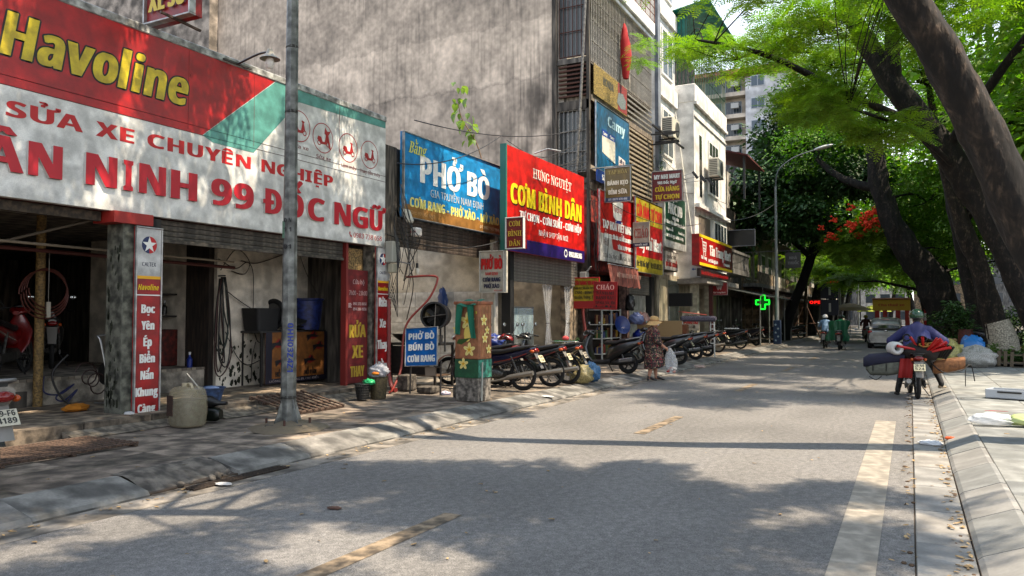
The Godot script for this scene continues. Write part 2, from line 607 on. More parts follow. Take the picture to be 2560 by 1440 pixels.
# ---------------------------------------------------------------- the setting: ground,road,kerbs,pavements
func tone_grid(x0: float,x1: float,z0: float,z1: float,nx: int,nz: int,y: float,lo: float,hi: float,sd: int,freq := 0.5) -> Geo:
	var g := GN()
	var f := FastNoiseLite.new()
	f.seed = sd
	f.frequency = freq
	f.fractal_octaves = 4
	for j in nz + 1:
		for i in nx + 1:
			var x := lerpf(x0,x1,float(i) / nx)
			var z := lerpf(z0,z1,float(j) / nz)
			var q := lerpf(lo,hi,clampf(0.5 + 0.9 * f.get_noise_2d(x * 1.6,z),0.0,1.0))
			g.paint(Color(q,q * 0.992,q * 0.975))
			g.vert(Vector3(x,y,z))
	for j in nz:
		for i in nx:
			var a := j * (nx + 1) + i
			g.face(a,a + nx + 1,a + nx + 2)
			g.face(a,a + nx + 2,a + 1)
	return g
func build_setting() -> void:
	var ground := GN()
	ground.quad(V(-400,-0.06,200),V(400,-0.06,200),V(400,-0.06,-600),V(-400,-0.06,-600))
	struct("ground",ground,mat("earth",Color(0.36,0.33,0.29),0.95,0.0,"blotch",0.2,0.0,true))
	# road
	var asph := mat("asphalt",Color(0.535,0.525,0.515),0.92,0.0,"asphalt",1.1,0.25,true)
	asph.vertex_color_use_as_albedo = true
	var road := struct("road",tone_grid(-5.52,0.0,14,-44,22,190,0.0,0.74,1.08,77,0.35),asph)
	part("far_road",tone_grid(-5.52,0.0,-44,-170,8,40,0.0,0.8,1.05,78,0.2),asph,road)
	# pale gutter channel along the left kerb
	var chan := mat("gutter_concrete",Color(0.60,0.57,0.53),0.9,0.0,"blotch",0.5,0.3,true)
	chan.vertex_color_use_as_albedo = true
	part("gutter_channel",tone_grid(-5.86,-5.52,14,-60,3,200,0.002,0.7,1.0,79,0.8),chan,road)
	# painted lines,worn
	var white := mat("road_paint_white",Color(0.62,0.59,0.54),0.8,0.0,"soft",1.4,0.0,true)
	var yellow := mat("road_paint_yellow",Color(0.56,0.49,0.40),0.85,0.0,"blotch",1.2,0.0,true)
	for a in [[-0.48,-0.21,-2.6,-12.75],[-0.42,-0.22,-23.0,-31.0]]:
		part("white_line",tone_grid(a[0],a[1],a[2],a[3],3,60,0.004,0.9,1.0,5),white,road)
	for z in [3.0,-3.2,-9.85,-16.4,-23.0,-29.5]:
		part("yellow_dash",tone_grid(-3.29,-3.13,z,z - 2.0,2,12,0.004,0.9,1.0,6),yellow,road)
	# gutter slabs on the right,one by one
	var stone := mat("gutter_stone",Color(0.55,0.545,0.53),0.88,0.0,"soft",0.6,0.3,true)
	var stone_b := mat("gutter_stone_b",Color(0.58,0.565,0.54),0.88,0.0,"soft",0.7,0.3,true)
	var base := struct("right_gutter",GN().box(V(0.175,-0.06,-65),V(0.35,0.11,160)),mat("joint_dirt",Color(0.30,0.25,0.20),0.95,0.0,"grain",2.0,0.0,true))
	var slab := GN().box(V(0,-0.03,0),V(0.335,0.08,0.988),0.006).mesh()
	for k in 46:
		var s := part("gutter_slab",slab,stone if k % 3 else stone_b,base)
		s.position = V(0.178,0.0 + rng.randf_range(-0.002,0.003),-0.5 - k)
	# kerbs: sloped stones
	var kmat := [mat("kerb_stone",Color(0.53,0.535,0.525),0.9,0.0,"soft",0.8,0.4,true),mat("kerb_stone_b",Color(0.57,0.565,0.55),0.9,0.0,"soft",0.6,0.4,true)]
	var rk := struct("right_kerb",GN().box(V(0.52,-0.03,-65),V(0.34,0.1,160)),mats.joint_dirt)
	var kpoly := V2s([0.0,-0.08,0.34,-0.08,0.34,0.148,0.30,0.152,0.03,0.045,0.0,0.02])
	var kg := GN().prism(kpoly,-0.494,0.494).mesh()
	for k in 46:
		var s := part("kerb_stone",kg,kmat[k % 2],rk)
		s.position = V(0.352 + rng.randf_range(-0.004,0.004),rng.randf_range(-0.003,0.003),-0.2 - k * 1.0)
	var far_k := GN().prism(kpoly,-46.0,58.0,T0(V(0.352,0,-104.2)))
	part("far_kerb",far_k,kmat[0],rk)
	var lk := struct("left_kerb",GN().box(V(-6.08,-0.03,-65),V(0.42,0.1,160)),mats.joint_dirt)
	var lkm := [mat("old_kerb",Color(0.54,0.53,0.505),0.92,0.0,"blotch",0.5,0.5,true),mat("old_kerb_b",Color(0.56,0.545,0.52),0.92,0.0,"blotch",0.45,0.5,true)]
	var lpoly := V2s([0.0,-0.08,0.0,0.02,-0.03,0.05,-0.40,0.135,-0.46,0.138,-0.46,-0.08])
	var lg := GN().prism(lpoly,-0.498,0.498).mesh()
	for k in 50:
		var z := 2.0 - k
		if z < -4.6 and z > -5.9:
			continue
		var s := part("kerb_stone",lg,lkm[k % 2],lk)
		s.position = V(-5.84 + rng.randf_range(-0.003,0.003),rng.randf_range(-0.002,0.002),z)
	part("far_kerb",GN().prism(lpoly,-52.0,52.0,T0(V(-5.84,0,-99.5))),lkm[0],lk)
	# the broken stretch by the drain
	var rub := mat("rubble",Color(0.47,0.44,0.40),0.95,0.0,"blotch",1.3,0.8,true)
	var lump := GN()
	var nz := FastNoiseLite.new()
	nz.seed = 8
	nz.frequency = 2.2
	lump.grid(24,10,func(u: float,w: float) -> Vector3:
		var z := -4.5 - 1.0 * u - 0.02
		var dip := 1.0 - 0.9 * smoothstep(0.30,0.45,u) * (1.0 - smoothstep(0.92,1.0,u))
		var h := 0.138 * smoothstep(0.0,0.75 + 0.25 * (1.0 - dip),w) + 0.02 * nz.get_noise_2d(u * 1.6,w * 0.6)
		return V(-5.82 - 0.6 * w,maxf(h,0.006),z))
	part("broken_concrete",lump,rub,lk)
	for k in 8:
		var c := part("loose_stone",GN().ball(V(0,0,0),V(0.045,0.025,0.05) * rng.randf_range(0.4,1.1),6,4,Basis.from_euler(V(rng.randf() * 3,rng.randf() * 3,0))),rub,lk)
		c.position = V(-5.84 - rng.randf() * 0.12,0.025 + rng.randf() * 0.02,-4.75 - rng.randf() * 0.7)
	var dr := thing("storm_drain","rusty storm drain grating beside the broken kerb","drain",V(-5.74,0.006,-5.4))
	part("drain_pit",GN().box(V(0,-0.03,0),V(0.17,0.05,1.2)),K(0.14,0.11,0.09,0.95),dr)
	for k in 4:
		part("grate_bar",GN().box(V(-0.06 + k * 0.04,0.005,0),V(0.02,0.016,1.18)),mat("drain_iron",Color(0.27,0.22,0.18),0.75,0.4,"chips",3.0),dr)
	# pavements
	var pb := mat("pavement_bed",Color(0.43,0.39,0.34),0.95,0.0,"blotch",0.8,0.3,true)
	var lp := struct("left_pavement",GN().box(V(-8.4,0.04,-65),V(4.25,0.16,160)),pb)
	var lsm := [mat("left_slab",Color(0.575,0.52,0.46),0.92,0.0,"blotch",0.45,0.35,true),mat("left_slab_b",Color(0.595,0.54,0.48),0.92,0.0,"blotch",0.6,0.35,true),mat("left_slab_c",Color(0.555,0.50,0.445),0.92,0.0,"blotch",0.5,0.35,true)]
	var ls := GN().box(V(0,-0.02,0),V(0.852,0.05,0.852),0.006).mesh()
	for k in 54:
		for i in 3:
			var z := 1.0 - k * 0.86
			var x := -6.75 - i * 0.86
			var s := part("slab",ls,lsm[rng.randi() % 3],lp)
			s.position = V(x,0.117 + rng.randf_range(-0.004,0.005),z)
			s.rotation = V(rng.randf_range(-0.006,0.006),0,rng.randf_range(-0.006,0.006))
	var rp := struct("right_pavement",GN().box(V(6.85,0.05,-65),V(12.3,0.16,160)),pb)
	var rsm := [mat("right_slab",Color(0.53,0.54,0.53),0.85,0.0,"soft",0.5,0.25,true),mat("right_slab_b",Color(0.56,0.565,0.55),0.85,0.0,"soft",0.7,0.25,true),mat("right_slab_c",Color(0.50,0.51,0.505),0.85,0.0,"soft",0.6,0.25,true)]
	var rs := GN().box(V(0,-0.02,0),V(0.893,0.05,0.593),0.005).mesh()
	for k in 42:
		for i in 4:
			var s := part("slab",rs,rsm[rng.randi() % 3],rp)
			s.position = V(1.15 + i * 0.9,0.131 + rng.randf_range(-0.003,0.003),-0.4 - k * 0.6 - (0.3 if i % 2 else 0.0))
	# planting bed behind the low fence
	struct("planting_bed",tone_grid(1.2,12.0,-26.0,-75.0,24,80,0.20,0.6,1.1,91,0.6),mat("bed_soil",Color(0.33,0.27,0.20),0.95,0.0,"blotch",1.5,1.0,true))
# ---------------------------------------------------------------- buildings on the left
func slab_box(x0: float,y0: float,z0: float,x1: float,y1: float,z1: float,b := 0.0) -> Geo:
	return GN().box(V((x0 + x1) * 0.5,(y0 + y1) * 0.5,(z0 + z1) * 0.5),V(absf(x1 - x0),absf(y1 - y0),absf(z1 - z0)),b)
func bars(parent: Node,called: String,p0: Vector3,u: Vector3,w: Vector3,n: int,cross: int,r: float,m: Material) -> void: # bars along w,spread over u,with cross rails: one part each
	for k in n:
		var a := p0 + u * (float(k) / (n - 1))
		part(called,GN().tube([a,a + w],r,5,false),m,parent)
	for k in cross:
		var a := p0 + w * (float(k) / (cross - 1))
		part("rail",GN().tube([a,a + u],r * 1.15,5,false),m,parent)
func slats(parent: Node,called: String,p0: Vector3,u: Vector3,up: float,n: int,h: float,d: float,m: Material) -> void: # horizontal slats along u
	for k in n:
		var a := p0 + V(0,up * (k + 0.5) / n,0)
		var z := u.normalized()
		var side := V(0,1,0).cross(z)
		part(called,GN().box(a + u * 0.5,V(d,h,u.length()),0.0,Basis(side,V(0,1,0),z)),m,parent)
func shutter(parent: Node,called: String,z0: float,z1: float,x: float,y0: float,y1: float,n: int,m: Material) -> void: # roller shutter facing +x,one rounded slat each
	var h := (y1 - y0) / n
	var prof := V2s([0.0,0.0,0.012,0.08 * h,0.016,0.5 * h,0.012,0.92 * h,0.0,h,-0.008,h,-0.008,0.0])
	var g := GN().prism(prof,0.0,absf(z1 - z0)).mesh()
	for k in n:
		var s := part(called,g,m,parent)
		s.position = V(x,y0 + k * h,minf(z0,z1))
func wall_texture() -> ImageTexture: # weathered cement render of the tall side wall,as seen from the street: u along the wall,v down
	var w := 768
	var h := 512
	var img := Image.create(w,h,false,Image.FORMAT_RGB8)
	var f := FastNoiseLite.new()
	f.seed = 55
	f.frequency = 1.0
	f.fractal_octaves = 5
	for y in h:
		for x in w:
			var u := x / float(w) * 16.3 # metres from the far end to the street corner
			var m := 16.0 - y / float(h) * 16.0 # metres above the ground
			var big := f.get_noise_2d(u * 0.35,m * 0.4)
			var run := f.get_noise_2d(u * 7.0 + 40.0,m * 0.30)
			var fine := f.get_noise_2d(u * 4.0,m * 4.0 + 90.0)
			var q := 0.64 + 0.16 * big + 0.10 * fine + 0.12 * f.get_noise_2d(u * 1.3 + 20.0,m * 1.1)
			# darker weathering runs,strongest in the upper half and near the street corner
			var wet := clampf(0.45 + 0.9 * f.get_noise_2d(u * 0.5 + 9.0,m * 0.25),0.0,1.0)
			q -= 0.24 * clampf(run + 0.05,0.0,0.6) * wet
			# lift joint of the pour,wavy,paler above
			var joint := 8.9 + 0.25 * f.get_noise_2d(u * 0.9,3.0) + 0.02 * u
			if m > joint and m < joint + 1.9:
				q += 0.07
			if absf(m - joint) < 0.05:
				q -= 0.06
			# sooty moss near the corner and low down
			var soot := clampf((u - 13.7) / 2.6,0.0,1.0) * clampf(0.5 + 1.5 * f.get_noise_2d(u * 1.2,m * 0.5 + 7.0) + 0.5 * run,0.0,1.0)
			q = lerpf(q,0.20,0.85 * soot * clampf((9.5 - m) / 2.0 + 0.55,0.0,1.0))
			var drip := clampf(f.get_noise_2d(u * 5.0 + 70.0,m * 0.2) * 2.2 - 0.5,0.0,1.0) * clampf((6.6 - m) / 0.7,0.0,1.0) * clampf((u - 8.0) / 4.0,0.0,1.0)
			q = lerpf(q,0.15,drip)
			q = clampf(q,0.10,0.86)
			img.set_pixel(x,y,Color(q * 1.03,q * 0.94,q * 0.835))
	return ImageTexture.create_from_image(img)
func build_buildings() -> void:
	var cement := mat("cement",Color(0.50,0.47,0.43),0.93,0.0,"streak",0.35,0.3,true)
	var dirty := mat("dirty_cement",Color(0.40,0.37,0.33),0.95,0.0,"streak",0.5,0.4,true)
	var cream := mat("cream_plaster",Color(0.84,0.80,0.72),0.9,0.0,"soft",0.5,0.15,true)
	var whitew := mat("white_plaster",Color(0.93,0.92,0.90),0.85,0.0,"soft",0.35,0.1,true)
	var dark := mat("dark_wood",Color(0.17,0.14,0.115),0.85,0.0,"grain",2.0)
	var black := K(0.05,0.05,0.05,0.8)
	# ---------------- repair shop
	var a := thing("repair_shop","open-fronted motorbike repair shop with mossy pillar and raised floor","building",V(-9.3,0.14,-8))
	var A := V(9.3,-0.14,8) # children are given in world coordinates through this shift
	var ap := func(called: String,g: Geo,m: Material) -> MeshInstance3D:
		var o := part(called,g,m,a)
		o.position = A
		return o
	var tile := mat("shop_floor",Color(0.62,0.55,0.47),0.8,0.0,"blotch",0.8,0.2,true)
	ap.call("floor",slab_box(-21,0.0,-1.5,-8.87,0.276,-11.7),tile)
	# coping stones of the step,one by one
	var cop := mat("step_stone",Color(0.47,0.42,0.36),0.9,0.0,"blotch",1.2,0.4,true)
	for k in 7:
		var z := -4.95 - k * 0.93
		ap.call("step_stone",slab_box(-8.90,0.10,z,-8.82,0.282,z - 0.915,0.008),cop)
	ap.call("ramp",GN().prism(V2s([-8.82,0.135,-8.45,0.135,-8.82,0.22]),-11.2,-7.7),mat("mortar",Color(0.52,0.48,0.42),0.95,0.0,"blotch",1.5,0.6,true))
	ap.call("ramp",GN().prism(V2s([-8.82,0.135,-8.55,0.135,-8.82,0.20]),-7.1,-5.6),mats.mortar)
	var inner := mat("inner_wall",Color(0.50,0.45,0.39),0.9,0.0,"streak",0.4,0.1,true)
	ap.call("back_wall",slab_box(-21.2,0.0,-1.5,-21,3.3,-12.2),inner)
	ap.call("side_wall",slab_box(-21,0.0,-1.3,-9.25,5.4,-1.5),inner)
	ap.call("side_wall",slab_box(-21,0.0,-12.05,-9.35,5.4,-12.3),dirty)
	ap.call("ceiling",slab_box(-21,3.05,-1.5,-9.4,3.2,-12.05),mat("ceiling_board",Color(0.47,0.43,0.38),0.9,0.0,"blotch",0.7,0.0,true))
	ap.call("roof",slab_box(-21.2,5.05,-1.3,-9.3,5.2,-12.3),cement)
	ap.call("front_wall",slab_box(-9.5,3.0,-1.5,-9.32,5.3,-12.05),dirty)
	# the cream inner wall that stands forward in the right-hand bay
	var old_white := mat("peeling_white",Color(0.87,0.83,0.76),0.9,0.0,"soft",0.7,0.2,true)
	ap.call("inner_room",slab_box(-14.5,0.27,-9.72,-10.95,3.05,-12.04),old_white)
	ap.call("wall_edge",slab_box(-11.6,0.27,-9.60,-11.02,3.05,-9.718),mat("brown_board",Color(0.22,0.17,0.13),0.9,0.0,"streak",1.0,0.0,true))
	# peeled,mossy patches at the foot of the wall
	var moss := mat("moss",Color(0.21,0.23,0.15),0.97,0.0,"chips",5.0,0.8)
	var r2 := RandomNumberGenerator.new()
	r2.seed = 12
	for k in 60:
		var zc := -9.78 - r2.randf() * 1.0
		var yc := 0.34 + pow(r2.randf(),2.0) * 0.8
		var pts := PackedVector2Array()
		var rr := r2.randf_range(0.012,0.055)
		for q in 9:
			var an := TAU * q / 9.0
			var ra := rr * r2.randf_range(0.35,1.25)
			pts.append(Vector2(cos(an) * ra * 0.8,sin(an) * ra * 1.3))
		var o := part("moss_patch",GN().prism(pts,0.0,0.006),moss,a)
		o.transform = Transform3D(Basis(Vector3.UP,PI / 2),V(-10.95,yc,zc) + A)
	# raised white platform with a mosaic edge
	ap.call("platform",slab_box(-20.9,0.27,-5.0,-11.1,0.655,-9.72),mat("platform_white",Color(0.66,0.62,0.56),0.85,0.0,"blotch",0.6,0.0,true))
	for k in 46:
		ap.call("edge_tile",slab_box(-11.16,0.625,-5.02 - k * 0.1,-11.085,0.668,-5.11 - k * 0.1),flat([Color(0.42,0.38,0.33),Color(0.5,0.46,0.4),Color(0.36,0.33,0.29)][k % 3],0.6))
	# pillar between the bays
	var pil := mat("mossy_pillar",Color(0.44,0.44,0.39),0.95,0.0,"blotch",1.0,0.4,true)
	ap.call("pillar",slab_box(-9.52,0.24,-6.60,-9.18,2.86,-6.98,0.01),pil)
	for k in 44:
		var pts := PackedVector2Array()
		var rr := r2.randf_range(0.015,0.06)
		for q in 10:
			var an := TAU * q / 10.0
			var ra := rr * r2.randf_range(0.3,1.2)
			pts.append(Vector2(cos(an) * ra * 0.55,sin(an) * ra * 1.7))
		var o := part("moss_patch",GN().prism(pts,0.0,0.005),moss,a)
		o.position = V(clampf(-9.48 + r2.randf() * 0.27,-9.46,-9.24),0.4 + pow(r2.randf(),1.5) * 2.2,-6.60) + A
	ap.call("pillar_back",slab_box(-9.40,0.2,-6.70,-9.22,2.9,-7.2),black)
	ap.call("pillar_cap",slab_box(-9.55,2.78,-6.42,-9.12,2.93,-7.0),K(0.55,0.12,0.09,0.6))
	# beams and shutter housing over the bays
	ap.call("lintel",slab_box(-9.5,2.93,-1.5,-9.30,3.0,-12.0),mat("lintel_red",Color(0.42,0.10,0.07),0.7,0.0,"blotch",1.0,0.0,true))
	var steel := mat("old_steel",Color(0.40,0.37,0.33),0.6,0.35,"blotch",1.5)
	shutter(a,"shutter_slat",-7.2,-11.2,-9.36,2.62,2.92,4,steel)
	for o in a.get_children():
		if str(o.name).begins_with("shutter_slat"):
			o.position += A
	ap.call("shutter_rail",GN().box(V(-9.34,2.62,-9.2),V(0.05,0.05,4.0),0.005),steel)
	ap.call("beam",slab_box(-9.46,2.80,-2.0,-9.36,2.92,-6.4),mat("beam_wood",Color(0.30,0.25,0.19),0.8,0.0,"blotch",2.0))
	ap.call("pipe",GN().tube([V(-10.2,2.55,-2.0),V(-10.2,2.48,-9.4)],0.02,6),K(0.5,0.46,0.40,0.6))
	ap.call("pipe",GN().tube([V(-10.4,2.50,-2.0),V(-10.4,2.40,-9.6)],0.03,6),K(0.25,0.10,0.08,0.6))
	ap.call("brace",GN().tube([V(-10.6,2.35,-5.3),V(-9.5,2.86,-6.5)],0.02,6),K(0.33,0.30,0.26,0.7))
	ap.call("ceiling_lamp",GN().box(V(-10.6,2.98,-5.6),V(0.08,0.06,1.2),0.02),K(0.75,0.75,0.72,0.4))
	ap.call("post",GN().tube([V(-11.0,0.28,-6.62),V(-11.0,3.05,-6.62)],0.062,12),mat("post_yellow",Color(0.60,0.48,0.27),0.75,0.0,"chips",2.2))
	ap.call("post_foot",slab_box(-11.35,0.27,-6.2,-11.05,0.5,-6.5),dirty)
	# right-hand jamb with yellow board and red steel
	ap.call("jamb",slab_box(-9.42,0.2,-11.25,-9.30,2.95,-11.31),K(0.42,0.10,0.08,0.6))
	ap.call("jamb",slab_box(-9.5,0.14,-12.0,-9.27,2.95,-12.12),mat("jamb_cement",Color(0.55,0.52,0.47),0.9,0.0,"blotch",1.0))
	ap.call("yellow_board",slab_box(-9.46,2.45,-11.4,-9.40,2.85,-11.85),mat("faded_board",Color(0.62,0.50,0.30),0.8,0.0,"chips",2.0))
	# ---------------- tall building behind,its cement side wall towards us
	var e := thing("tall_house","tall narrow house with bare stained cement side wall and barred balconies","building",V(-8.7,0.14,-25))
	var E := V(8.7,-0.14,25)
	var ep := func(called: String,g: Geo,m: Material) -> MeshInstance3D:
		var o := part(called,g,m,e)
		o.position = E
		return o
	var wm := StandardMaterial3D.new()
	wm.albedo_texture = wall_texture()
	wm.roughness = 0.95
	wm.heightmap_enabled = true
	wm.heightmap_texture = wm.albedo_texture
	wm.heightmap_scale = 0.6
	var wg := GN()
	wg.quad(V(-26.1,0.1,-22.0),V(-9.8,0.1,-22.0),V(-9.8,16.1,-22.0),V(-26.1,16.1,-22.0))
	ep.call("side_wall",wg,wm)
	ep.call("wall_core",slab_box(-26.0,0.1,-22.004,-9.8,16.1,-28.4),cement)
	ep.call("floor_slab",slab_box(-9.79,9.5,-22.02,-8.74,9.66,-28.38),cement)
	ep.call("floor_slab",slab_box(-9.79,5.7,-22.02,-8.74,5.85,-28.38),cement)
	ep.call("cornice",slab_box(-9.79,12.25,-22.02,-8.45,12.75,-28.2,0.03),whitew)
	ep.call("cornice",slab_box(-9.79,12.1,-22.02,-8.55,12.25,-28.2,0.02),whitew)
	ep.call("corner_strip",slab_box(-9.95,3.3,-21.96,-9.80,16.0,-22.1),dirty)
	ep.call("corner_band",slab_box(-9.79,8.02,-22.0,-8.72,8.30,-22.2),dirty)
	ep.call("corner_post",slab_box(-8.80,3.0,-22.0,-8.70,12.2,-22.1),dirty)
	ep.call("band",slab_box(-9.6,8.28,-22.1,-8.66,8.46,-28.38),mat("band_cement",Color(0.66,0.60,0.52),0.9,0.0,"streak",0.8,0.2,true))
	ep.call("band",slab_box(-9.6,5.5,-22.1,-8.68,5.72,-28.38),mats.band_cement)
	ep.call("inner_wall",slab_box(-9.9,3.0,-22.1,-9.5,16.0,-28.38),mat("balcony_back",Color(0.70,0.66,0.60),0.9,0.0,"soft",0.5,0.0,true))
	var rust := mat("rusty_iron",Color(0.42,0.25,0.18),0.8,0.2,"chips",4.0)
	var pale := mat("pale_iron",Color(0.66,0.64,0.60),0.6,0.2,"blotch",3.0)
	# windows of the side towards us: glass,then bars
	for wy in [[9.72,12.1],[6.05,8.0]]:
		ep.call("window_pane",slab_box(-9.75,wy[0],-22.10,-8.82,wy[1],-22.12),K(0.30,0.31,0.30,0.25))
		bars(e,"window_bar",V(-9.72,wy[0],-22.03) + E,V(0.9,0,0),V(0,wy[1] - wy[0],0),7,4,0.016,rust if wy[0] > 9.0 else pale)
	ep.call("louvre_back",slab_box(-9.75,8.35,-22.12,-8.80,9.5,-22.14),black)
	slats(e,"louvre_slat",V(-8.80,8.4,-22.04) + E,V(-0.94,0,0),1.08,8,0.05,0.07,rust)
	# street front: long barred balcony,louvres below
	bars(e,"balcony_bar",V(-8.66,9.5,-22.1) + E,V(0,0,-6.2),V(0,2.65,0),44,5,0.014,pale)
	bars(e,"balcony_bar",V(-8.5,12.8,-22.1) + E,V(0,0,-6.2),V(0,2.3,0),12,9,0.014,mat("orange_iron",Color(0.60,0.36,0.26),0.7,0.1,"chips",3.0))
	slats(e,"balcony_slat",V(-8.66,8.5,-25.5) + E,V(0,0,-2.8),0.95,5,0.07,0.03,pale)
	slats(e,"louvre_slat",V(-8.64,5.75,-25.45) + E,V(0,0,-2.85),2.5,15,0.07,0.05,mat("louvre_cream",Color(0.76,0.70,0.60),0.7,0.0,"chips",2.0))
	ep.call("louvre_frame",slab_box(-8.68,5.74,-28.28,-8.60,8.28,-28.36),mat("frame_tan",Color(0.58,0.48,0.34),0.8))
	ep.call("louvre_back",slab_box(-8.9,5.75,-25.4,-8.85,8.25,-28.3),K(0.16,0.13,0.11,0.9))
	ep.call("drain_pipe",GN().tube([V(-9.15,5.3,-21.92),V(-8.95,8.2,-21.9),V(-8.72,12.5,-21.9)],0.045,8),mat("grey_pipe",Color(0.50,0.49,0.47),0.6,0.0,"blotch",2.0))
	# ground floor of the tall house: dark shop with beam
	ep.call("shop_side",slab_box(-9.79,0.14,-22.0,-8.8,3.3,-22.15),mat("shop_pier",Color(0.36,0.30,0.26),0.9,0.0,"blotch",1.0))
	ep.call("shop_beam",slab_box(-9.7,3.0,-22.1,-8.72,5.5,-28.38),mat("orange_wall",Color(0.62,0.20,0.14),0.85,0.0,"blotch",0.8))
	ep.call("shop_floor",slab_box(-13.5,0.1,-22.15,-8.6,0.2,-28.38),tile)
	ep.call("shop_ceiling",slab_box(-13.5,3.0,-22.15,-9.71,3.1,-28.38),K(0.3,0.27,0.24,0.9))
	shutter(e,"shutter_slat",-25.6,-28.0,-8.70,2.35,3.05,9,mat("shutter_grey",Color(0.52,0.51,0.48),0.5,0.3,"soft",1.5))
	for o in e.get_children():
		if str(o.name).begins_with("shutter_slat"):
			o.position += E
	ep.call("pier",slab_box(-8.95,0.14,-25.35,-8.66,3.0,-25.6),mat("pink_pier",Color(0.50,0.38,0.34),0.85,0.0,"blotch",1.2))
	ep.call("door_panel",slab_box(-8.86,0.14,-25.62,-8.80,2.34,-27.9),mat("pale_panel",Color(0.62,0.62,0.59),0.6,0.0,"soft",0.8))
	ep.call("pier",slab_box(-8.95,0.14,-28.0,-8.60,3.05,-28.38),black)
	# the part of the long wall that stands a little forward,further back
	var l := thing("rear_house","grey rendered rear wall standing beside the stained cement wall","building",V(-33,0.14,-24.5))
	part("wall",slab_box(-42,0.1,-21.55,-24.93,17,-27.0),mat("smooth_render",Color(0.68,0.63,0.57),0.92,0.0,"blotch",0.25,0.1,true),l).position = V(33,-0.14,24.5)
	# ---------------- noodle shop between the repair shop and the rice shop
	var c := thing("noodle_shop","low noodle shop with tiled interior and rolled-up shutter","building",V(-9.3,0.14,-14.8))
	var C := V(9.3,-0.14,14.8)
	var cp := func(called: String,g: Geo,m: Material) -> MeshInstance3D:
		var o := part(called,g,m,c)
		o.position = C
		return o
	cp.call("floor",slab_box(-13.2,0.05,-12.3,-8.8,0.17,-17.2),mat("noodle_floor",Color(0.62,0.58,0.52),0.7,0.0,"blotch",0.8))
	cp.call("back_wall",slab_box(-13.2,0.1,-12.3,-13.0,3.6,-17.2),cream)
	# wall tiles inside,one by one,on the back wall and the far wall
	var wt := [mat("wall_tile",Color(0.85,0.84,0.81),0.35,0.0,"soft",1.0),mat("wall_tile_b",Color(0.81,0.80,0.77),0.35,0.0,"soft",1.2)]
	var tg := GN().box(V(0,0,0),V(0.392,0.392,0.012),0.004).mesh()
	for i in 9:
		for j in 5:
			var o := part("wall_tile",tg,wt[(i * 3 + j) % 2],c)
			o.position = V(-12.7 + i * 0.4,0.40 + j * 0.4,-17.0) + C
	cp.call("far_wall",slab_box(-13.0,0.1,-17.01,-9.3,3.6,-17.2),cream)
	cp.call("near_wall",slab_box(-13.0,0.1,-12.3,-9.5,3.6,-12.42),cream)
	cp.call("roof",slab_box(-10.9,3.6,-12.3,-9.3,3.75,-17.2),cement)
	cp.call("parapet",slab_box(-9.45,2.95,-12.3,-9.25,5.0,-12.75),mat("black_stain_cement",Color(0.42,0.39,0.35),0.95,0.0,"streak",0.9,0.5,true))
	cp.call("parapet",slab_box(-9.6,3.5,-12.4,-9.3,5.0,-17.2),cement)
	cp.call("jamb",slab_box(-9.5,0.1,-16.75,-9.2,3.4,-17.0),mat("white_jamb",Color(0.72,0.70,0.66),0.8,0.0,"soft",1.0))
	shutter(c,"shutter_slat",-12.75,-16.7,-9.28,2.98,3.55,7,mat("shutter_brown",Color(0.36,0.31,0.27),0.6,0.25,"blotch",1.5))
	for o in c.get_children():
		if str(o.name).begins_with("shutter_slat"):
			o.position += C
	# ---------------- rice shop
	var d := thing("rice_shop","low rice shop with half-lowered grey shutter and beige interior","building",V(-9.3,0.14,-19.5))
	var D := V(9.3,-0.14,19.5)
	var dp := func(called: String,g: Geo,m: Material) -> MeshInstance3D:
		var o := part(called,g,m,d)
		o.position = D
		return o
	dp.call("floor",slab_box(-13.2,0.05,-17.2,-8.8,0.18,-22.0),dirty)
	dp.call("back_wall",slab_box(-12.2,0.1,-17.2,-12.0,3.4,-22.0),cream)
	dp.call("near_wall",slab_box(-12.0,0.1,-17.21,-9.0,5.2,-17.35),cream)
	dp.call("far_wall",slab_box(-12.0,0.1,-21.6,-9.15,3.4,-21.9),mat("beige_wall",Color(0.76,0.69,0.57),0.85,0.0,"soft",0.6))
	dp.call("roof",slab_box(-10.7,3.4,-17.2,-8.9,3.55,-22.0),cement)
	dp.call("pier",slab_box(-9.25,0.14,-21.0,-8.95,2.9,-21.6),mat("tan_pier",Color(0.60,0.52,0.42),0.85,0.0,"blotch",1.0))
	dp.call("jamb",slab_box(-9.1,0.1,-17.0,-8.85,3.6,-17.2),black)
	shutter(d,"shutter_slat",-17.25,-21.5,-8.92,2.45,3.35,11,mat("shutter_silver",Color(0.55,0.53,0.50),0.45,0.35,"soft",1.5))
	for o in d.get_children():
		if str(o.name).begins_with("shutter_slat"):
			o.position += D
	dp.call("partition",slab_box(-11.5,0.14,-18.6,-11.4,2.8,-21.6),mats.beige_wall)
	# ---------------- narrow white house
	var f := thing("narrow_white_house","narrow tall white house with recessed window bays","building",V(-8.4,0.14,-29.8))
	var F := V(8.4,-0.14,29.8)
	var fp := func(called: String,g: Geo,m: Material) -> MeshInstance3D:
		var o := part(called,g,m,f)
		o.position = F
		return o
	var grey_side := mat("blue_grey_side",Color(0.50,0.53,0.57),0.85,0.0,"soft",0.4,0.0,true)
	fp.call("wall",slab_box(-14,0.1,-28.4,-8.52,19,-31.2),whitew)
	fp.call("side_fin",slab_box(-8.54,3.2,-28.39,-8.40,19,-28.72),grey_side)
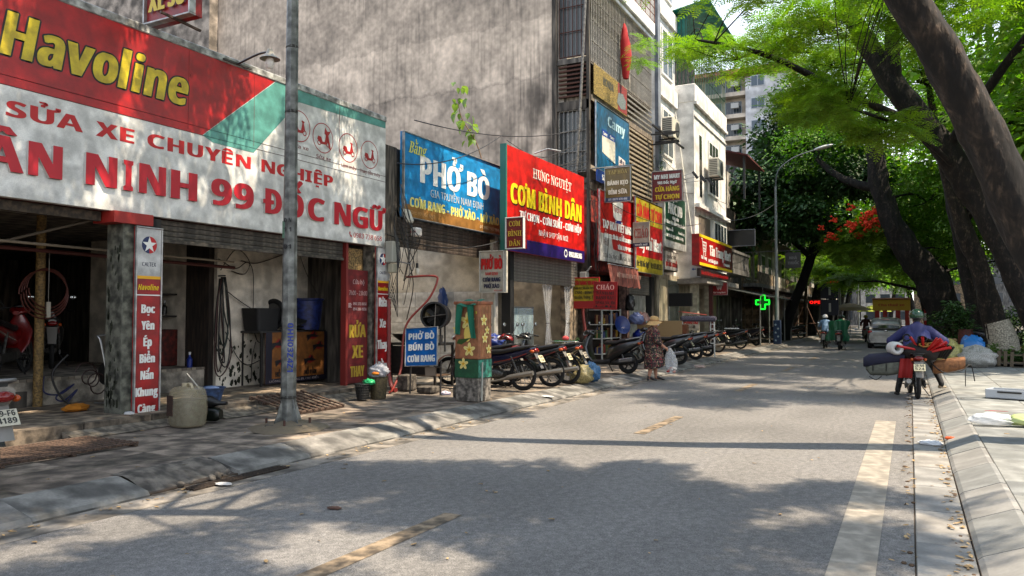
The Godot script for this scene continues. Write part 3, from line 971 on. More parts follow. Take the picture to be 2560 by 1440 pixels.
	for k in 4:
		var y := 4.4 + k * 3.2
		fp.call("floor_band",slab_box(-8.53,y + 2.55,-28.73,-8.40,y + 3.2,-31.15),whitew)
		fp.call("window_frame",slab_box(-8.53,y + 0.3,-29.2,-8.46,y + 2.2,-30.7,0.01),K(0.80,0.80,0.78,0.5))
		for q in 2:
			fp.call("window_pane",slab_box(-8.47,y + 0.4,-29.3 - q * 0.7,-8.455,y + 2.1,-29.9 - q * 0.7),K(0.26,0.30,0.32,0.12))
	fp.call("shop_wall",slab_box(-9.0,0.14,-28.4,-8.42,3.2,-31.2),mat("shop_cream",Color(0.66,0.62,0.53),0.8,0.0,"soft",0.6))
	fp.call("shop_glass",slab_box(-8.43,0.4,-29.6,-8.40,3.0,-31.1),K(0.33,0.36,0.34,0.12))
	fp.call("shop_door",slab_box(-8.43,0.14,-28.5,-8.40,3.0,-29.2),K(0.60,0.57,0.48,0.5))
	# ---------------- white corner house with terrace
	var g2 := thing("white_corner_house","white three storey house with roof terrace and grey side wall","building",V(-7.75,0.14,-34.2))
	var G := V(7.75,-0.14,34.2)
	var gp := func(called: String,g: Geo,m: Material) -> MeshInstance3D:
		var o := part(called,g,m,g2)
		o.position = G
		return o
	gp.call("wall",slab_box(-14,3.1,-31.2,-7.75,10.4,-37.3),whitew)
	gp.call("parapet",slab_box(-14,10.4,-31.18,-7.68,11.15,-37.32,0.02),whitew)
	gp.call("moulding",slab_box(-7.74,10.3,-31.2,-7.62,10.42,-37.3),whitew)
	gp.call("moulding",slab_box(-7.74,9.8,-31.25,-7.70,9.88,-37.3),whitew)
	gp.call("moulding",slab_box(-7.74,6.05,-31.25,-7.55,6.2,-37.3),whitew)
	gp.call("slot_window",slab_box(-7.76,6.6,-32.1,-7.735,9.2,-32.5),K(0.14,0.15,0.16,0.15))
	gp.call("window_frame",slab_box(-7.76,6.9,-33.6,-7.68,9.3,-35.4,0.01),K(0.82,0.82,0.80,0.5))
	for q in 3:
		gp.call("window_pane",slab_box(-7.69,7.0,-33.7 - q * 0.57,-7.672,8.55,-34.18 - q * 0.57),K(0.16,0.18,0.20,0.1))
		gp.call("window_pane",slab_box(-7.69,8.65,-33.7 - q * 0.57,-7.672,9.2,-34.18 - q * 0.57),K(0.2,0.22,0.24,0.1))
	gp.call("door_recess",slab_box(-7.765,3.7,-31.9,-7.735,5.8,-33.9),K(0.40,0.36,0.31,0.8))
	gp.call("window_frame",slab_box(-7.76,3.95,-34.5,-7.68,5.85,-37.1,0.01),K(0.84,0.84,0.82,0.5))
	for q in 4:
		gp.call("window_pane",slab_box(-7.69,4.05,-34.6 - q * 0.62,-7.672,5.75,-35.1 - q * 0.62),K(0.20,0.24,0.26,0.1))
	gp.call("overhang",slab_box(-9,2.9,-30.9,-7.2,3.1,-37.3),mat("soffit",Color(0.60,0.58,0.55),0.85,0.0,"soft",0.8))
	gp.call("shop_wall",slab_box(-13,0.14,-31.2,-8.6,2.9,-34.4),mats.shop_cream)
	gp.call("shop_back",slab_box(-13,0.14,-34.4,-12.6,2.9,-37.3),mats.shop_cream)
	gp.call("shop_side",slab_box(-12.6,0.14,-37.1,-8.6,2.9,-37.3),mats.shop_cream)
	gp.call("column",slab_box(-8.1,0.14,-31.7,-7.8,2.9,-32.05),mat("column_cream",Color(0.70,0.68,0.60),0.8,0.0,"soft",1.0))
	gp.call("column",slab_box(-7.6,0.14,-32.9,-7.45,2.9,-33.05),mat("red_column",Color(0.36,0.10,0.09),0.7,0.0,"chips",2.0))
	gp.call("column",slab_box(-7.95,0.14,-33.6,-7.65,2.9,-33.9),mats.column_cream)
	# roof terrace: railing,plants' frame and teal roof sheets
	var teal := mat("teal_sheet",Color(0.10,0.52,0.47),0.5,0.0,"soft",0.8)
	bars(g2,"terrace_bar",V(-8.6,11.15,-31.25) + G,V(0.88,0,0),V(0,3.0,0),6,4,0.02,mat("green_iron",Color(0.16,0.30,0.22),0.6,0.2))
	bars(g2,"terrace_bar",V(-7.72,11.15,-31.25) + G,V(0,0,-5.9),V(0,2.1,0),20,4,0.018,mats.green_iron)
	for k in 6:
		var o := part("roof_sheet",GN().box(V(0,0,0),V(3.2,0.03,1.02),0.0),teal,g2)
		o.position = V(-8.6,14.2,-31.4 - k * 1.04) + G
		o.rotation.z = 0.16
	gp.call("wind_screen",slab_box(-9.6,12.6,-31.32,-8.05,14.2,-31.36),teal)
	gp.call("terrace_room",slab_box(-14,11.1,-33.0,-9.2,13.8,-37.2),mat("terrace_wall",Color(0.45,0.42,0.38),0.9,0.0,"blotch",0.8))
# ---------------------------------------------------------------- sign boards
# Boards facing the street: s is the distance along the street (-z). Boards facing us: x across.
var RED := Color(0.66,0.045,0.055)
var DEEP := Color(0.52,0.03,0.05)
var WHITE := Color(0.84,0.84,0.82)
var YEL := Color(0.86,0.72,0.08)
var NAVY := Color(0.06,0.08,0.22)
func ink(c: Color) -> StandardMaterial3D:
	return flat(c,0.5)
func vinyl(c: Color) -> StandardMaterial3D:
	return mat("vinyl_" + c.to_html(false),c,0.42,0.0,"soft",0.9,0.25)
func front_sign(called: String,label: String,x: float,s0: float,s1: float,y0: float,y1: float,thick: float,m: Material,frame: Material = null,fw := 0.03) -> Node3D:
	var t := thing(called,label,"sign",V(x,y0,-s0),PI / 2)
	board(t,s1 - s0,y1 - y0,thick,m,frame,fw)
	return t
func side_sign(called: String,label: String,x0: float,x1: float,z: float,y0: float,y1: float,thick: float,m: Material,frame: Material = null,fw := 0.025,turn := 0.0) -> Node3D:
	var t := thing(called,label,"sign",V(x0,y0,z),turn)
	board(t,x1 - x0,y1 - y0,thick,m,frame,fw)
	return t
func board(t: Node3D,w: float,h: float,thick: float,m: Material,frame: Material,fw: float) -> void:
	part("panel",GN().box(V(w / 2,h / 2,-thick / 2),V(w,h,thick),0.004),m,t)
	if frame:
		for a in [[w / 2,fw / 2 - 0.002,w,fw],[w / 2,h - fw / 2 + 0.002,w,fw]]:
			part("frame_rail",GN().box(V(a[0],a[1],0.0),V(a[2] + 0.01,a[3],thick * 0.5 + 0.03),0.004),frame,t)
		for a in [fw / 2 - 0.002,w - fw / 2 + 0.002]:
			part("frame_rail",GN().box(V(a,h / 2,0.0),V(fw,h - 2 * fw,thick * 0.5 + 0.026),0.004),frame,t)
func lines(t: Node3D,rows: Array,z := 0.001) -> void: # [text,centre x,baseline y,cap height,width,colour,font,slant]
	for r in rows:
		letters(t,r[0],r[1],r[2],r[3],r[4],ink(r[5]),r[6] if r.size() > 6 else "bold",z,0.003,r[7] if r.size() > 7 else 0.0,0.0 if r.size() > 6 or r[3] < 0.09 else r[3] * 0.045)
func scooter_icon(t: Node3D,cx: float,cy: float,k: float,m: Material) -> void:
	var b := V2s([-0.9,-0.1,-0.75,0.25,-0.3,0.2,-0.1,-0.25,0.25,-0.25,0.45,0.55,0.3,0.7,0.35,0.8,0.75,0.7,0.7,0.6,0.62,0.55,0.85,-0.25,0.6,-0.15,0.45,-0.5,-0.35,-0.55])
	var q := PackedVector2Array()
	for p in b:
		q.append(Vector2(cx,cy) + p * k)
	part("icon",GN().prism(q,0.001,0.004),m,t)
	for x in [-0.6,0.75]:
		ring_shape(t,"icon_wheel",cx + x * k,cy - 0.45 * k,0.28 * k,0.1 * k,m,0.005)
func phone_icon(t: Node3D,x: float,y: float,k: float,m: Material) -> void:
	part("icon",GN().prism(V2s([x - 0.5 * k,y + 0.9 * k,x - 0.15 * k,y + 0.95 * k,x,y + 0.5 * k,x - 0.2 * k,y + 0.3 * k,x + 0.2 * k,y - 0.3 * k,x + 0.45 * k,y - 0.2 * k,x + 0.8 * k,y - 0.55 * k,x + 0.5 * k,y - 0.9 * k,x - 0.1 * k,y - 0.6 * k,x - 0.6 * k,y + 0.2 * k]),0.001,0.004),m,t)
func star_disc(t: Node3D,x: float,y: float,r: float) -> void:
	for side in [0,1]:
		var p := PackedVector2Array()
		for k in 17:
			var a := PI * k / 16.0 + (PI / 2 if side == 0 else -PI / 2)
			p.append(Vector2(x + cos(a) * r,y + sin(a) * r))
		part("emblem_disc",GN().prism(p,0.0065,0.0085),ink(Color(0.05,0.13,0.30) if side == 0 else Color(0.68,0.06,0.08)),t)
	var s := PackedVector2Array()
	for k in 10:
		var a := PI / 2 + TAU * k / 10.0
		var q := r * (0.98 if k % 2 == 0 else 0.38)
		s.append(Vector2(x + cos(a) * q,y + sin(a) * q))
	part("emblem_star",GN().prism(s,0.0085,0.0105),ink(WHITE),t)
func cart_icon(t: Node3D,x: float,y: float,k: float,m: Material) -> void:
	var g := GN()
	for l in [[-1.2,0.9,-0.8,0.9],[-0.8,0.9,-0.45,-0.4],[-0.45,-0.4,0.8,-0.4],[-0.7,0.6,1.1,0.6],[1.1,0.6,0.8,-0.4],[-0.6,0.25,1.0,0.25],[-0.5,-0.1,0.9,-0.1],[-0.1,0.6,-0.05,-0.4],[0.5,0.6,0.45,-0.4]]:
		ribbon(g,[Vector2(x + l[0] * k,y + l[1] * k),Vector2(x + l[2] * k,y + l[3] * k)],k * 0.13,0.003)
	part("icon",g,m,t).position.z = 0.001
	for q in [-0.25,0.6]:
		ring_shape(t,"icon_wheel",x + q * k,y - 0.7 * k,0.2 * k,0.1 * k,m,0.003)
func build_signs() -> void:
	var alu := mat("sign_aluminium",Color(0.72,0.72,0.71),0.4,0.6,"soft",2.0)
	# ---- the long repair shop board
	var S := 4.3
	var Y := 2.93
	var big := front_sign("shop_sign","long white and red repair shop board with raised red letters",-9.2,S,12.3,Y,5.42,0.1,vinyl(Color(0.90,0.90,0.88)))
	part("panel_top",GN().box(V(4.0,2.545,-0.05),V(8.02,0.11,0.14),0.01),mat("sheet_edge",Color(0.78,0.78,0.76),0.5,0.2,"blotch",1.0),big)
	for k in 2:
		part("panel_seam",GN().box(V(4.0,[1.40,1.29][k],0.002),V(8.0,0.008,0.004)),K(0.30,0.22,0.21,0.8),big)
	for x in [3.3,4.55,6.6]:
		part("panel_seam",GN().box(V(x,1.9,0.0045),V(0.005,1.15,0.003)),K(0.40,0.10,0.10,0.8),big)
	shape(big,"red_field",[0.0,1.29,3.55,1.29,5.0,2.49,0.0,2.49],vinyl(Color(0.70,0.07,0.075)),0.001,0.003)
	var mint := vinyl(Color(0.36,0.62,0.58))
	shape(big,"green_field",[3.56,1.29,3.75,1.22,4.55,1.22,5.55,2.28,7.99,2.36,7.99,2.49,5.02,2.49],mint,0.001,0.003)
	var hav := [0.28,0.28]
	for o in [[-1,0],[1,0],[0,-1],[0,1],[0.7,0.7],[-0.7,0.7],[0.7,-0.7],[-0.7,-0.7]]:
		letters(big,"Havoline",2.02 + o[0] * 0.022,1.64 + o[1] * 0.022,0.52,2.55,ink(Color(0.06,0.06,0.05)),"bold",0.0042 + 0.0002 * absf(o[0]) + 0.0001 * o[1],0.003,0.16,0.016)
	letters(big,"Havoline",2.02,1.64,0.52,2.55,mat("letter_yellow",Color(0.86,0.76,0.10),0.4,0.0,"soft",1.2),"bold",0.006,0.004,0.16,0.016)
	ring_shape(big,"mark",3.33,2.12,0.035,0.006,ink(Color(0.42,0.05,0.05)),0.0045)
	lines(big,[["R",3.33,2.10,0.035,0.025,Color(0.42,0.05,0.05)]],0.0045)
	lines(big,[["SỬA",1.26,0.935,0.19,0.93,RED],["XE",2.17,0.935,0.19,0.55,RED],["CHUYÊN",3.57,0.945,0.19,1.85,RED],["NGHIỆP",5.58,0.95,0.2,1.72,RED],["0983 738 658",7.46,0.105,0.09,0.86,RED,"sans"]])
	phone_icon(big,6.94,0.15,0.055,ink(RED))
	for a in [["Â",4.80,5.29],["N",5.34,5.75],["N",6.05,6.48],["I",6.57,6.71],["N",6.80,7.22],["H",7.30,7.75],["9",8.0,8.39],["9",8.43,8.83],["Đ",9.03,9.44],["Ố",9.50,9.96],["C",10.06,10.49],["N",10.74,11.20],["G",11.25,11.71],["Ữ",11.76,12.27]]:
		var w: float = a[2] - a[1]
		var b := part("raised_letter",text_mesh(a[0],"bold",0.40,w,0.038,0.0,0.02),K(0.72,0.70,0.68,0.5),big)
		b.position = V((a[1] + a[2]) * 0.5 - S,0.29,0.0)
		var c := part("letter_face",text_mesh(a[0],"bold",0.40,w,0.003,0.0,0.02),mat("letter_crimson",Color(0.66,0.03,0.11),0.5),b)
		c.position = V(0,0,0.0385)
	var rm := ink(Color(0.58,0.07,0.07))
	for a in [[9.87,4.80,"Rửa xe",0.42],[10.47,4.72,"Sửa xe",0.38],[11.16,4.68,"Làm máy",0.42],[11.79,4.67,"Thay dầu máy",0.62]]:
		var x: float = a[0] - S
		ring_shape(big,"icon_ring",x,a[1] - Y,0.27,0.016,rm,0.002)
		scooter_icon(big,x,a[1] - Y - 0.02,0.17,rm)
		lines(big,[[a[2],x + 0.02,a[1] - Y - 0.38,0.065,a[3],Color(0.42,0.06,0.06),"sans"]])
	part("icon",GN().prism(V2s([6.33,1.62,6.37,1.62,6.30,1.86,6.37,1.95,6.30,1.93,6.26,1.93,6.22,1.99,6.20,1.88,6.26,1.84]),0.006,0.009),rm,big)
	# gooseneck lamp over it
	var gl := thing("sign_lamp","small lamp on an arm above the long repair shop board","lamp",V(-9.15,5.42,-8.46))
	part("bracket",GN().box(V(0,0.03,0),V(0.03,0.03,0.55)),K(0.22,0.22,0.20,0.6),gl)
	part("arm",GN().tube(smooth_path([V(0,0.03,0),V(0.55,0.06,0.12),V(0.86,0.02,0.2)],4),0.017,6),K(0.20,0.19,0.17,0.6),gl)
	part("lamp_shade",GN().lathe([Vector2(0.15,-0.02),Vector2(0.06,0.06),Vector2(0.035,0.13),Vector2(0.0,0.14)],16,T0(V(0.87,-0.07,0.2)),false),K(0.55,0.53,0.48,0.5,0.3),gl)
	part("bulb",GN().lathe([Vector2(0.0,-0.15),Vector2(0.045,-0.14),Vector2(0.065,-0.07),Vector2(0.05,0.0)],12,T0(V(0.87,-0.08,0.2)),false),K(0.82,0.80,0.77,0.3),gl)
	# ---- red box sign on the roof,end-on to the street
	var xs := side_sign("box_sign","red box sign with yellow capitals jutting out above the long board",-9.35,-8.42,-7.0,5.58,6.5,0.16,vinyl(Color(0.55,0.05,0.06)),alu)
	lines(xs,[["XE SỐ",0.46,0.16,0.30,0.74,Color(0.72,0.62,0.12)]],0.035)
	part("bracket",GN().bar(V(0.62,-0.04,-0.4),V(0.62,0.0,0.25),0.03,0.03),K(0.25,0.2,0.17,0.7),xs)
	# ---- upright boards on the pillars
	for q in 2:
		var s0 := 6.74 if q == 0 else 11.93
		var h := 2.52 if q == 0 else 2.55
		var cx := front_sign("upright_sign","tall narrow red board with white words on the mossy pillar" if q == 0 else "tall narrow red board behind the meter boxes",-9.12,s0,s0 + 0.40,0.24 if q == 0 else 0.36,2.76 if q == 0 else 2.91,0.04,vinyl(Color(0.66,0.045,0.06)),alu,0.018)
		rect(cx,"white_field",0.018,h - 0.66,0.382,h - 0.02,vinyl(Color(0.80,0.80,0.79)),0.003)
		rect(cx,"yellow_band",0.018,h - 0.70,0.382,h - 0.66,ink(Color(0.85,0.62,0.05)),0.003)
		rect(cx,"white_band",0.018,h - 0.925,0.382,h - 0.91,ink(WHITE),0.003)
		star_disc(cx,0.20,h - 0.24,0.115)
		lines(cx,[["CALTEX",0.2,h - 0.53,0.055,0.21,NAVY,"sans"],["Havoline",0.2,h - 0.85,0.075,0.31,YEL,"bold",0.2]],0.007)
		var words := ["Bọc","Yên","Ép","Biển","Nắn","Khung","Càng"] if q == 0 else ["Rửa","Xe","Thay","Dầu"]
		var wd := [0.21,0.20,0.13,0.235,0.20,0.34,0.27] if q == 0 else [0.26,0.20,0.32,0.28]
		for k in words.size():
			var y := (h - 1.06 - 0.1) - k * (0.222 if q == 0 else 0.41)
			lines(cx,[[words[k],0.2,y,0.115 if q == 0 else 0.17,wd[k],WHITE]],0.003)
	# ---- dark red banner inside the right-hand jamb
	var cu := front_sign("hanging_banner","dark red cloth banner with yellow and white words in the shop doorway",-9.32,11.3,11.92,0.30,2.44,0.015,mat("banner_cloth",Color(0.42,0.05,0.06),0.8,0.0,"soft",1.2))
	lines(cu,[["Cứu hộ",0.34,1.87,0.085,0.34,Color(0.6,0.5,0.5),"sans"],["7h00 - 23h00",0.33,1.66,0.085,0.54,Color(0.6,0.5,0.5),"sans"],["ĐT:",0.09,1.42,0.09,0.1,Color(0.6,0.5,0.5)],["098 373 8658",0.38,1.47,0.055,0.4,Color(0.6,0.5,0.5)],["094 286 0658",0.38,1.37,0.055,0.4,Color(0.6,0.5,0.5)],
		["RỬA",0.32,0.86,0.24,0.5,Color(0.60,0.50,0.14)],["XE",0.32,0.47,0.24,0.33,Color(0.60,0.50,0.14)],["THAY",0.32,0.12,0.2,0.42,Color(0.60,0.50,0.14)]])
	# ---- blue noodle board
	var ph := front_sign("shop_sign","large blue noodle shop board with big white words",-9.1,12.76,16.98,3.58,5.34,0.08,vinyl(Color(0.10,0.55,0.80)),alu,0.02)
	rect(ph,"gold_band",0.02,0.02,4.2,0.28,vinyl(Color(0.60,0.42,0.20)),0.003)
	lines(ph,[["Bằng",0.52,1.36,0.24,0.62,Color(0.75,0.75,0.35),"serif_bold",0.25],["PHỞ BÒ",2.1,0.80,0.56,3.0,WHITE],["GIA TRUYỀN NAM ĐỊNH",2.15,0.545,0.16,2.3,Color(0.72,0.74,0.74),"sans"],["CƠM RANG - PHỞ XÀO - MỲ XÀO",2.16,0.24,0.2,3.86,Color(0.80,0.76,0.42)],
		["Đ/c: 99 Đốc Ngữ",0.72,0.09,0.075,0.9,Color(0.66,0.52,0.34),"sans"],["ĐT: 0977 967 984",3.6,0.09,0.075,0.95,Color(0.78,0.68,0.55),"sans"]],0.007)
	# ---- big red rice board
	var cm := front_sign("shop_sign","large red rice shop board with yellow words and violet foot",-8.5,16.12,21.05,3.14,5.68,0.1,vinyl(Color(0.80,0.08,0.06)))
	part("green_edge",GN().box(V(-0.03,1.27,-0.06),V(0.06,2.56,0.16)),K(0.10,0.36,0.32,0.6),cm)
	rect(cm,"violet_field",0.0,0.0,4.93,0.34,vinyl(Color(0.14,0.06,0.36)),0.001)
	lines(cm,[["HƯNG NGUYỆT",2.7,1.96,0.25,2.5,Color(0.86,0.80,0.74),"serif_bold"],["CƠM BÌNH DÂN",2.48,1.13,0.50,4.5,Color(0.06,0.05,0.03)],["TỰ CHỌN - CƠM SUẤT - CƠM HỘP",2.7,0.83,0.2,4.0,WHITE],["NHẬN SHIP TẬN NƠI",2.75,0.52,0.14,1.9,WHITE,"sans"],["0982.806.965",4.25,0.10,0.15,0.95,WHITE]],0.005)
	letters(cm,"CƠM BÌNH DÂN",2.45,1.16,0.50,4.5,ink(Color(0.84,0.74,0.06)),"bold",0.009,0.003,0.0,0.022)
	ring_shape(cm,"icon_ring",3.55,0.18,0.11,0.035,ink(WHITE),0.006)
	var wl := part("wind_light",GN().tube([V(1.6,2.62,-0.02),V(1.6,2.7,0.35),V(2.1,2.72,0.5)],0.02,6),K(0.6,0.6,0.6,0.5),cm)
	# ---- small red box sign,end-on
	var cs := side_sign("box_sign","small red box sign with three yellow words beside the big rice board",-8.42,-7.94,-15.95,3.14,3.88,0.14,vinyl(Color(0.50,0.05,0.05)),K(0.78,0.78,0.76,0.4),0.02)
	lines(cs,[["CƠM",0.24,0.53,0.12,0.30,Color(0.75,0.62,0.18),"serif_bold"],["BÌNH",0.24,0.30,0.12,0.36,Color(0.75,0.62,0.18),"serif_bold"],["DÂN",0.24,0.07,0.12,0.30,Color(0.75,0.62,0.18),"serif_bold"]],0.02)
	# ---- white box sign,end-on
	var pw := side_sign("box_sign","white box sign with red and navy words above the painted cabinet",-9.15,-8.48,-16.0,2.12,3.12,0.16,vinyl(Color(0.78,0.76,0.70)),K(0.66,0.65,0.62,0.4,0.3),0.025)
	lines(pw,[["PHỞ BÒ",0.33,0.56,0.26,0.58,RED],["NAM ĐỊNH",0.33,0.42,0.075,0.34,RED],["CƠM RANG",0.33,0.265,0.10,0.48,NAVY],["PHỞ XÀO",0.33,0.11,0.10,0.42,NAVY],["Kính mời",0.5,0.035,0.04,0.2,RED,"sans",0.2]],0.025)
	part("pole",GN().tube([V(0.33,-1.98,-0.1),V(0.33,0.0,-0.1)],0.035,8),K(0.55,0.54,0.50,0.5,0.2),pw)
	# ---- blue board leaning by the stove
	var pb := side_sign("leaning_sign","bright blue board with three white noodle words hung on the stove cart",-8.22,-7.50,-11.62,0.64,1.34,0.02,vinyl(Color(0.03,0.42,0.74)),alu,0.012)
	pb.rotation = V(-0.10,-0.05,0.06)
	lines(pb,[["PHỞ BÒ",0.36,0.485,0.115,0.58,WHITE],["BÚN BÒ",0.36,0.285,0.115,0.58,WHITE],["CƠM RANG",0.36,0.075,0.12,0.62,WHITE]],0.003)
	# ---- yellow tarpaulin over the workbench
	var tp := front_sign("tarpaulin","faded orange tarpaulin with navy border hung below the blue tub",-10.40,10.35,12.0,0.32,1.26,0.012,mat("tarp_orange",Color(0.52,0.31,0.09),0.75,0.0,"soft",1.5))
	for a in [[0.0,0.0,1.65,0.09],[0.0,0.09,0.16,0.94],[1.57,0.09,1.65,0.94]]:
		rect(tp,"navy_border",a[0],a[1],a[2],a[3],ink(Color(0.07,0.06,0.12)),0.0005)
	lines(tp,[["HỔ VẰN",0.42,0.12,0.09,0.34,Color(0.08,0.06,0.05)],["HỔ VẰN",1.18,0.12,0.09,0.34,Color(0.08,0.06,0.05)],["UỐNG ĐI, CHO KHỎE",1.05,0.025,0.04,0.75,Color(0.55,0.5,0.5),"sans"],["UỐNG ĐI",0.3,0.025,0.04,0.4,Color(0.55,0.5,0.5),"sans"]],0.005)
	for a in [[0.42,0.40],[1.18,0.40],[1.25,0.86],[1.42,0.66],[0.32,0.72]]:
		part("print",GN().prism(V2s([a[0] - 0.14,a[1] - 0.03,a[0] - 0.02,a[1] - 0.07,a[0] + 0.1,a[1] - 0.04,a[0] + 0.09,a[1] + 0.06,a[0],a[1] + 0.1]),0.001,0.003),ink(Color(0.45,0.08,0.05)),tp)
		part("print",GN().prism(V2s([a[0] - 0.16,a[1] - 0.10,a[0] - 0.06,a[1] - 0.02,a[0] + 0.08,a[1] - 0.03,a[0] + 0.17,a[1] - 0.01,a[0] + 0.06,a[1] + 0.03,a[0] + 0.05,a[1] + 0.10,a[0],a[1] + 0.04,a[0] - 0.18,a[1] + 0.02]),0.003,0.005),ink(Color(0.09,0.08,0.09)),tp)
	# ---- mart boards on the tall house
	var vm := front_sign("shop_sign","red grocery board with white words and a white foot corner",-8.2,21.5,24.95,3.23,5.38,0.06,vinyl(Color(0.74,0.08,0.08)),alu,0.02)
	shape(vm,"white_foot",[0.02,0.02,3.43,0.02,3.43,0.36,1.2,0.42,1.0,0.85,0.02,0.85],vinyl(Color(0.74,0.73,0.71)),0.004)
	shape(vm,"shield",[1.15,1.95,1.25,1.45,1.5,1.36,2.0,1.4,2.15,1.95,2.1,2.0],ink(WHITE),0.004)
	rect(vm,"shield_foot",1.42,1.28,1.98,1.38,ink(Color(0.08,0.14,0.45)),0.004)
	lines(vm,[["VinShop",1.66,1.62,0.2,0.75,Color(0.62,0.06,0.06),"sans"],["TẠP HOÁ VIỆT MART",1.72,1.02,0.26,2.9,WHITE],["BÁNH KẸO, SỮA BỈM - GIÁ RẺ CHO MỌI NHÀ",1.78,0.74,0.13,2.7,WHITE],["TÌM APP NGAY",2.45,0.46,0.14,1.7,WHITE],["VinID",0.55,0.50,0.18,0.5,Color(0.25,0.05,0.06),"sans"],["103A Đốc Ngữ, Liễu Giai, Ba Đình",1.8,0.13,0.13,3.0,Color(0.22,0.20,0.20),"sans"]],0.0075)
	var tc := front_sign("shop_sign","red board with yellow head and foot bands and red capitals",-8.05,24.45,27.6,3.05,5.58,0.06,vinyl(Color(0.70,0.10,0.11)),alu,0.015)
	rect(tc,"yellow_band",0.015,1.70,3.13,2.5,vinyl(Color(0.66,0.60,0.16)),0.003)
	rect(tc,"yellow_band",0.015,0.02,3.13,0.55,vinyl(Color(0.66,0.60,0.16)),0.003)
	lines(tc,[["CỬA HÀNG TỰ CHỌN",1.6,1.88,0.42,2.9,Color(0.60,0.05,0.08)],["My Nhi Mart",1.7,0.82,0.44,2.6,WHITE],["Đc: 103 Đốc Ngữ",0.8,0.2,0.2,1.3,Color(0.1,0.1,0.08)],["Đt: 0375.103.252",2.35,0.2,0.2,1.3,Color(0.1,0.1,0.08)]],0.0065)
	var ch := side_sign("box_sign","pale square sign with one dark red word and blue foot",-8.12,-7.55,-24.4,3.86,4.68,0.05,vinyl(Color(0.70,0.66,0.60)))
	rect(ch,"blue_foot",0.0,0.0,0.57,0.13,ink(Color(0.08,0.07,0.22)),0.001)
	lines(ch,[["CHÁO",0.285,0.30,0.30,0.48,Color(0.55,0.12,0.06),"serif_bold"],["103 ĐỐC NGỮ",0.285,0.035,0.06,0.44,WHITE]],0.005)
	var gs := front_sign("shop_sign","dark green rounded board with white border",-8.0,27.7,30.8,4.16,6.2,0.25,vinyl(Color(0.76,0.78,0.76)))
	rect(gs,"green_field",0.15,0.28,2.95,2.04,vinyl(Color(0.02,0.27,0.18)),0.001)
	lines(gs,[["PHÚC MĐ",1.5,1.30,0.42,2.0,WHITE],["DƯỢC",1.5,1.85,0.14,0.6,WHITE],["PHÒNG KHÁM",1.5,1.10,0.12,0.9,WHITE],["Khám chữa bệnh theo yêu cầu",1.55,0.90,0.14,2.6,WHITE],["Răng hàm mặt",0.7,0.65,0.1,0.95,WHITE],["Tai mũi họng",2.35,0.62,0.1,0.9,WHITE],["Đc: 105 Đốc Ngữ - Ba Đình - Hà Nội",1.45,0.40,0.12,2.4,WHITE]],0.0045)
	var tt := front_sign("shop_sign","red mart board with yellow edges and white cart",-7.15,29.5,35.6,3.55,4.76,0.3,vinyl(Color(0.70,0.05,0.06)))
	rect(tt,"yellow_edge",0.0,0.0,6.1,0.11,ink(Color(0.85,0.72,0.08)),0.001)
	rect(tt,"yellow_edge",0.0,1.10,6.1,1.21,ink(Color(0.85,0.72,0.08)),0.001)
	rect(tt,"dark_field",4.6,0.11,6.1,1.10,vinyl(Color(0.36,0.04,0.05)),0.001)
	lines(tt,[["Tân Trang Mart",3.7,0.48,0.42,4.1,WHITE],["Tân Trang",0.7,0.26,0.13,0.95,WHITE],["Đ/c: 105 Đốc Ngữ, Hà Nội",2.3,0.2,0.13,1.7,WHITE],["ĐT: 0936 088 988",4.9,0.2,0.12,1.2,WHITE]],0.0045)
	cart_icon(tt,0.75,0.72,0.36,ink(WHITE))
	var led := front_sign("led_sign","dark red running text board under the mart board",-7.12,29.4,35.0,3.12,3.42,0.12,K(0.11,0.04,0.045,0.4))
	letters(led,"Siêu thị Tân Trang xin kính chào quý khách",2.7,0.08,0.14,4.9,glow(Color(0.62,0.05,0.05),0.5),"bold",0.001,0.002)
	var ct := side_sign("box_sign","small red square cart sign hanging under the white house",-7.72,-7.02,-33.9,2.50,3.04,0.08,vinyl(Color(0.62,0.04,0.06)),ink(Color(0.72,0.6,0.6)),0.012)
	cart_icon(ct,0.33,0.33,0.13,ink(WHITE))
	ct.get_child(ct.get_child_count() - 3).position.z = 0.03
	lines(ct,[["Tân Trang Mart",0.35,0.08,0.06,0.52,WHITE]],0.005)
	# ---- end-on boards over the pavement
	var th := side_sign("box_sign","mustard box sign with pale grocery words",-8.2,-7.37,-22.0,5.02,6.08,0.1,vinyl(Color(0.46,0.38,0.13)),alu,0.02)
	rect(th,"blue_foot",0.02,0.02,0.81,0.14,ink(Color(0.16,0.24,0.34)),0.003)
	lines(th,[["TẠP HÓA",0.42,0.86,0.11,0.6,Color(0.62,0.54,0.28),"serif_bold"],["BÁNH KẸO",0.42,0.52,0.13,0.66,Color(0.80,0.76,0.66)],["BỈM SỮA",0.42,0.24,0.13,0.6,Color(0.80,0.76,0.66)],["ĐT: 0977 470 498",0.42,0.05,0.065,0.6,Color(0.72,0.74,0.76)]],0.0255)
	part("bracket",GN().tube([V(-1.4,1.10,-0.05),V(0.9,1.10,-0.05)],0.02,6),K(0.5,0.5,0.48,0.5,0.4),th)
	var mn := side_sign("box_sign","dark red box sign with white and yellow mart words",-7.95,-6.86,-26.0,5.54,6.62,0.1,vinyl(Color(0.50,0.05,0.06)),alu,0.02)
	lines(mn,[["MY NHI MART",0.55,0.80,0.15,0.92,WHITE],["103 Đốc Ngữ",0.55,0.62,0.1,0.7,WHITE],["CỬA HÀNG",0.55,0.36,0.16,0.86,Color(0.80,0.68,0.12)],["TỰ CHỌN",0.55,0.09,0.16,0.86,Color(0.80,0.68,0.12)]],0.0265)
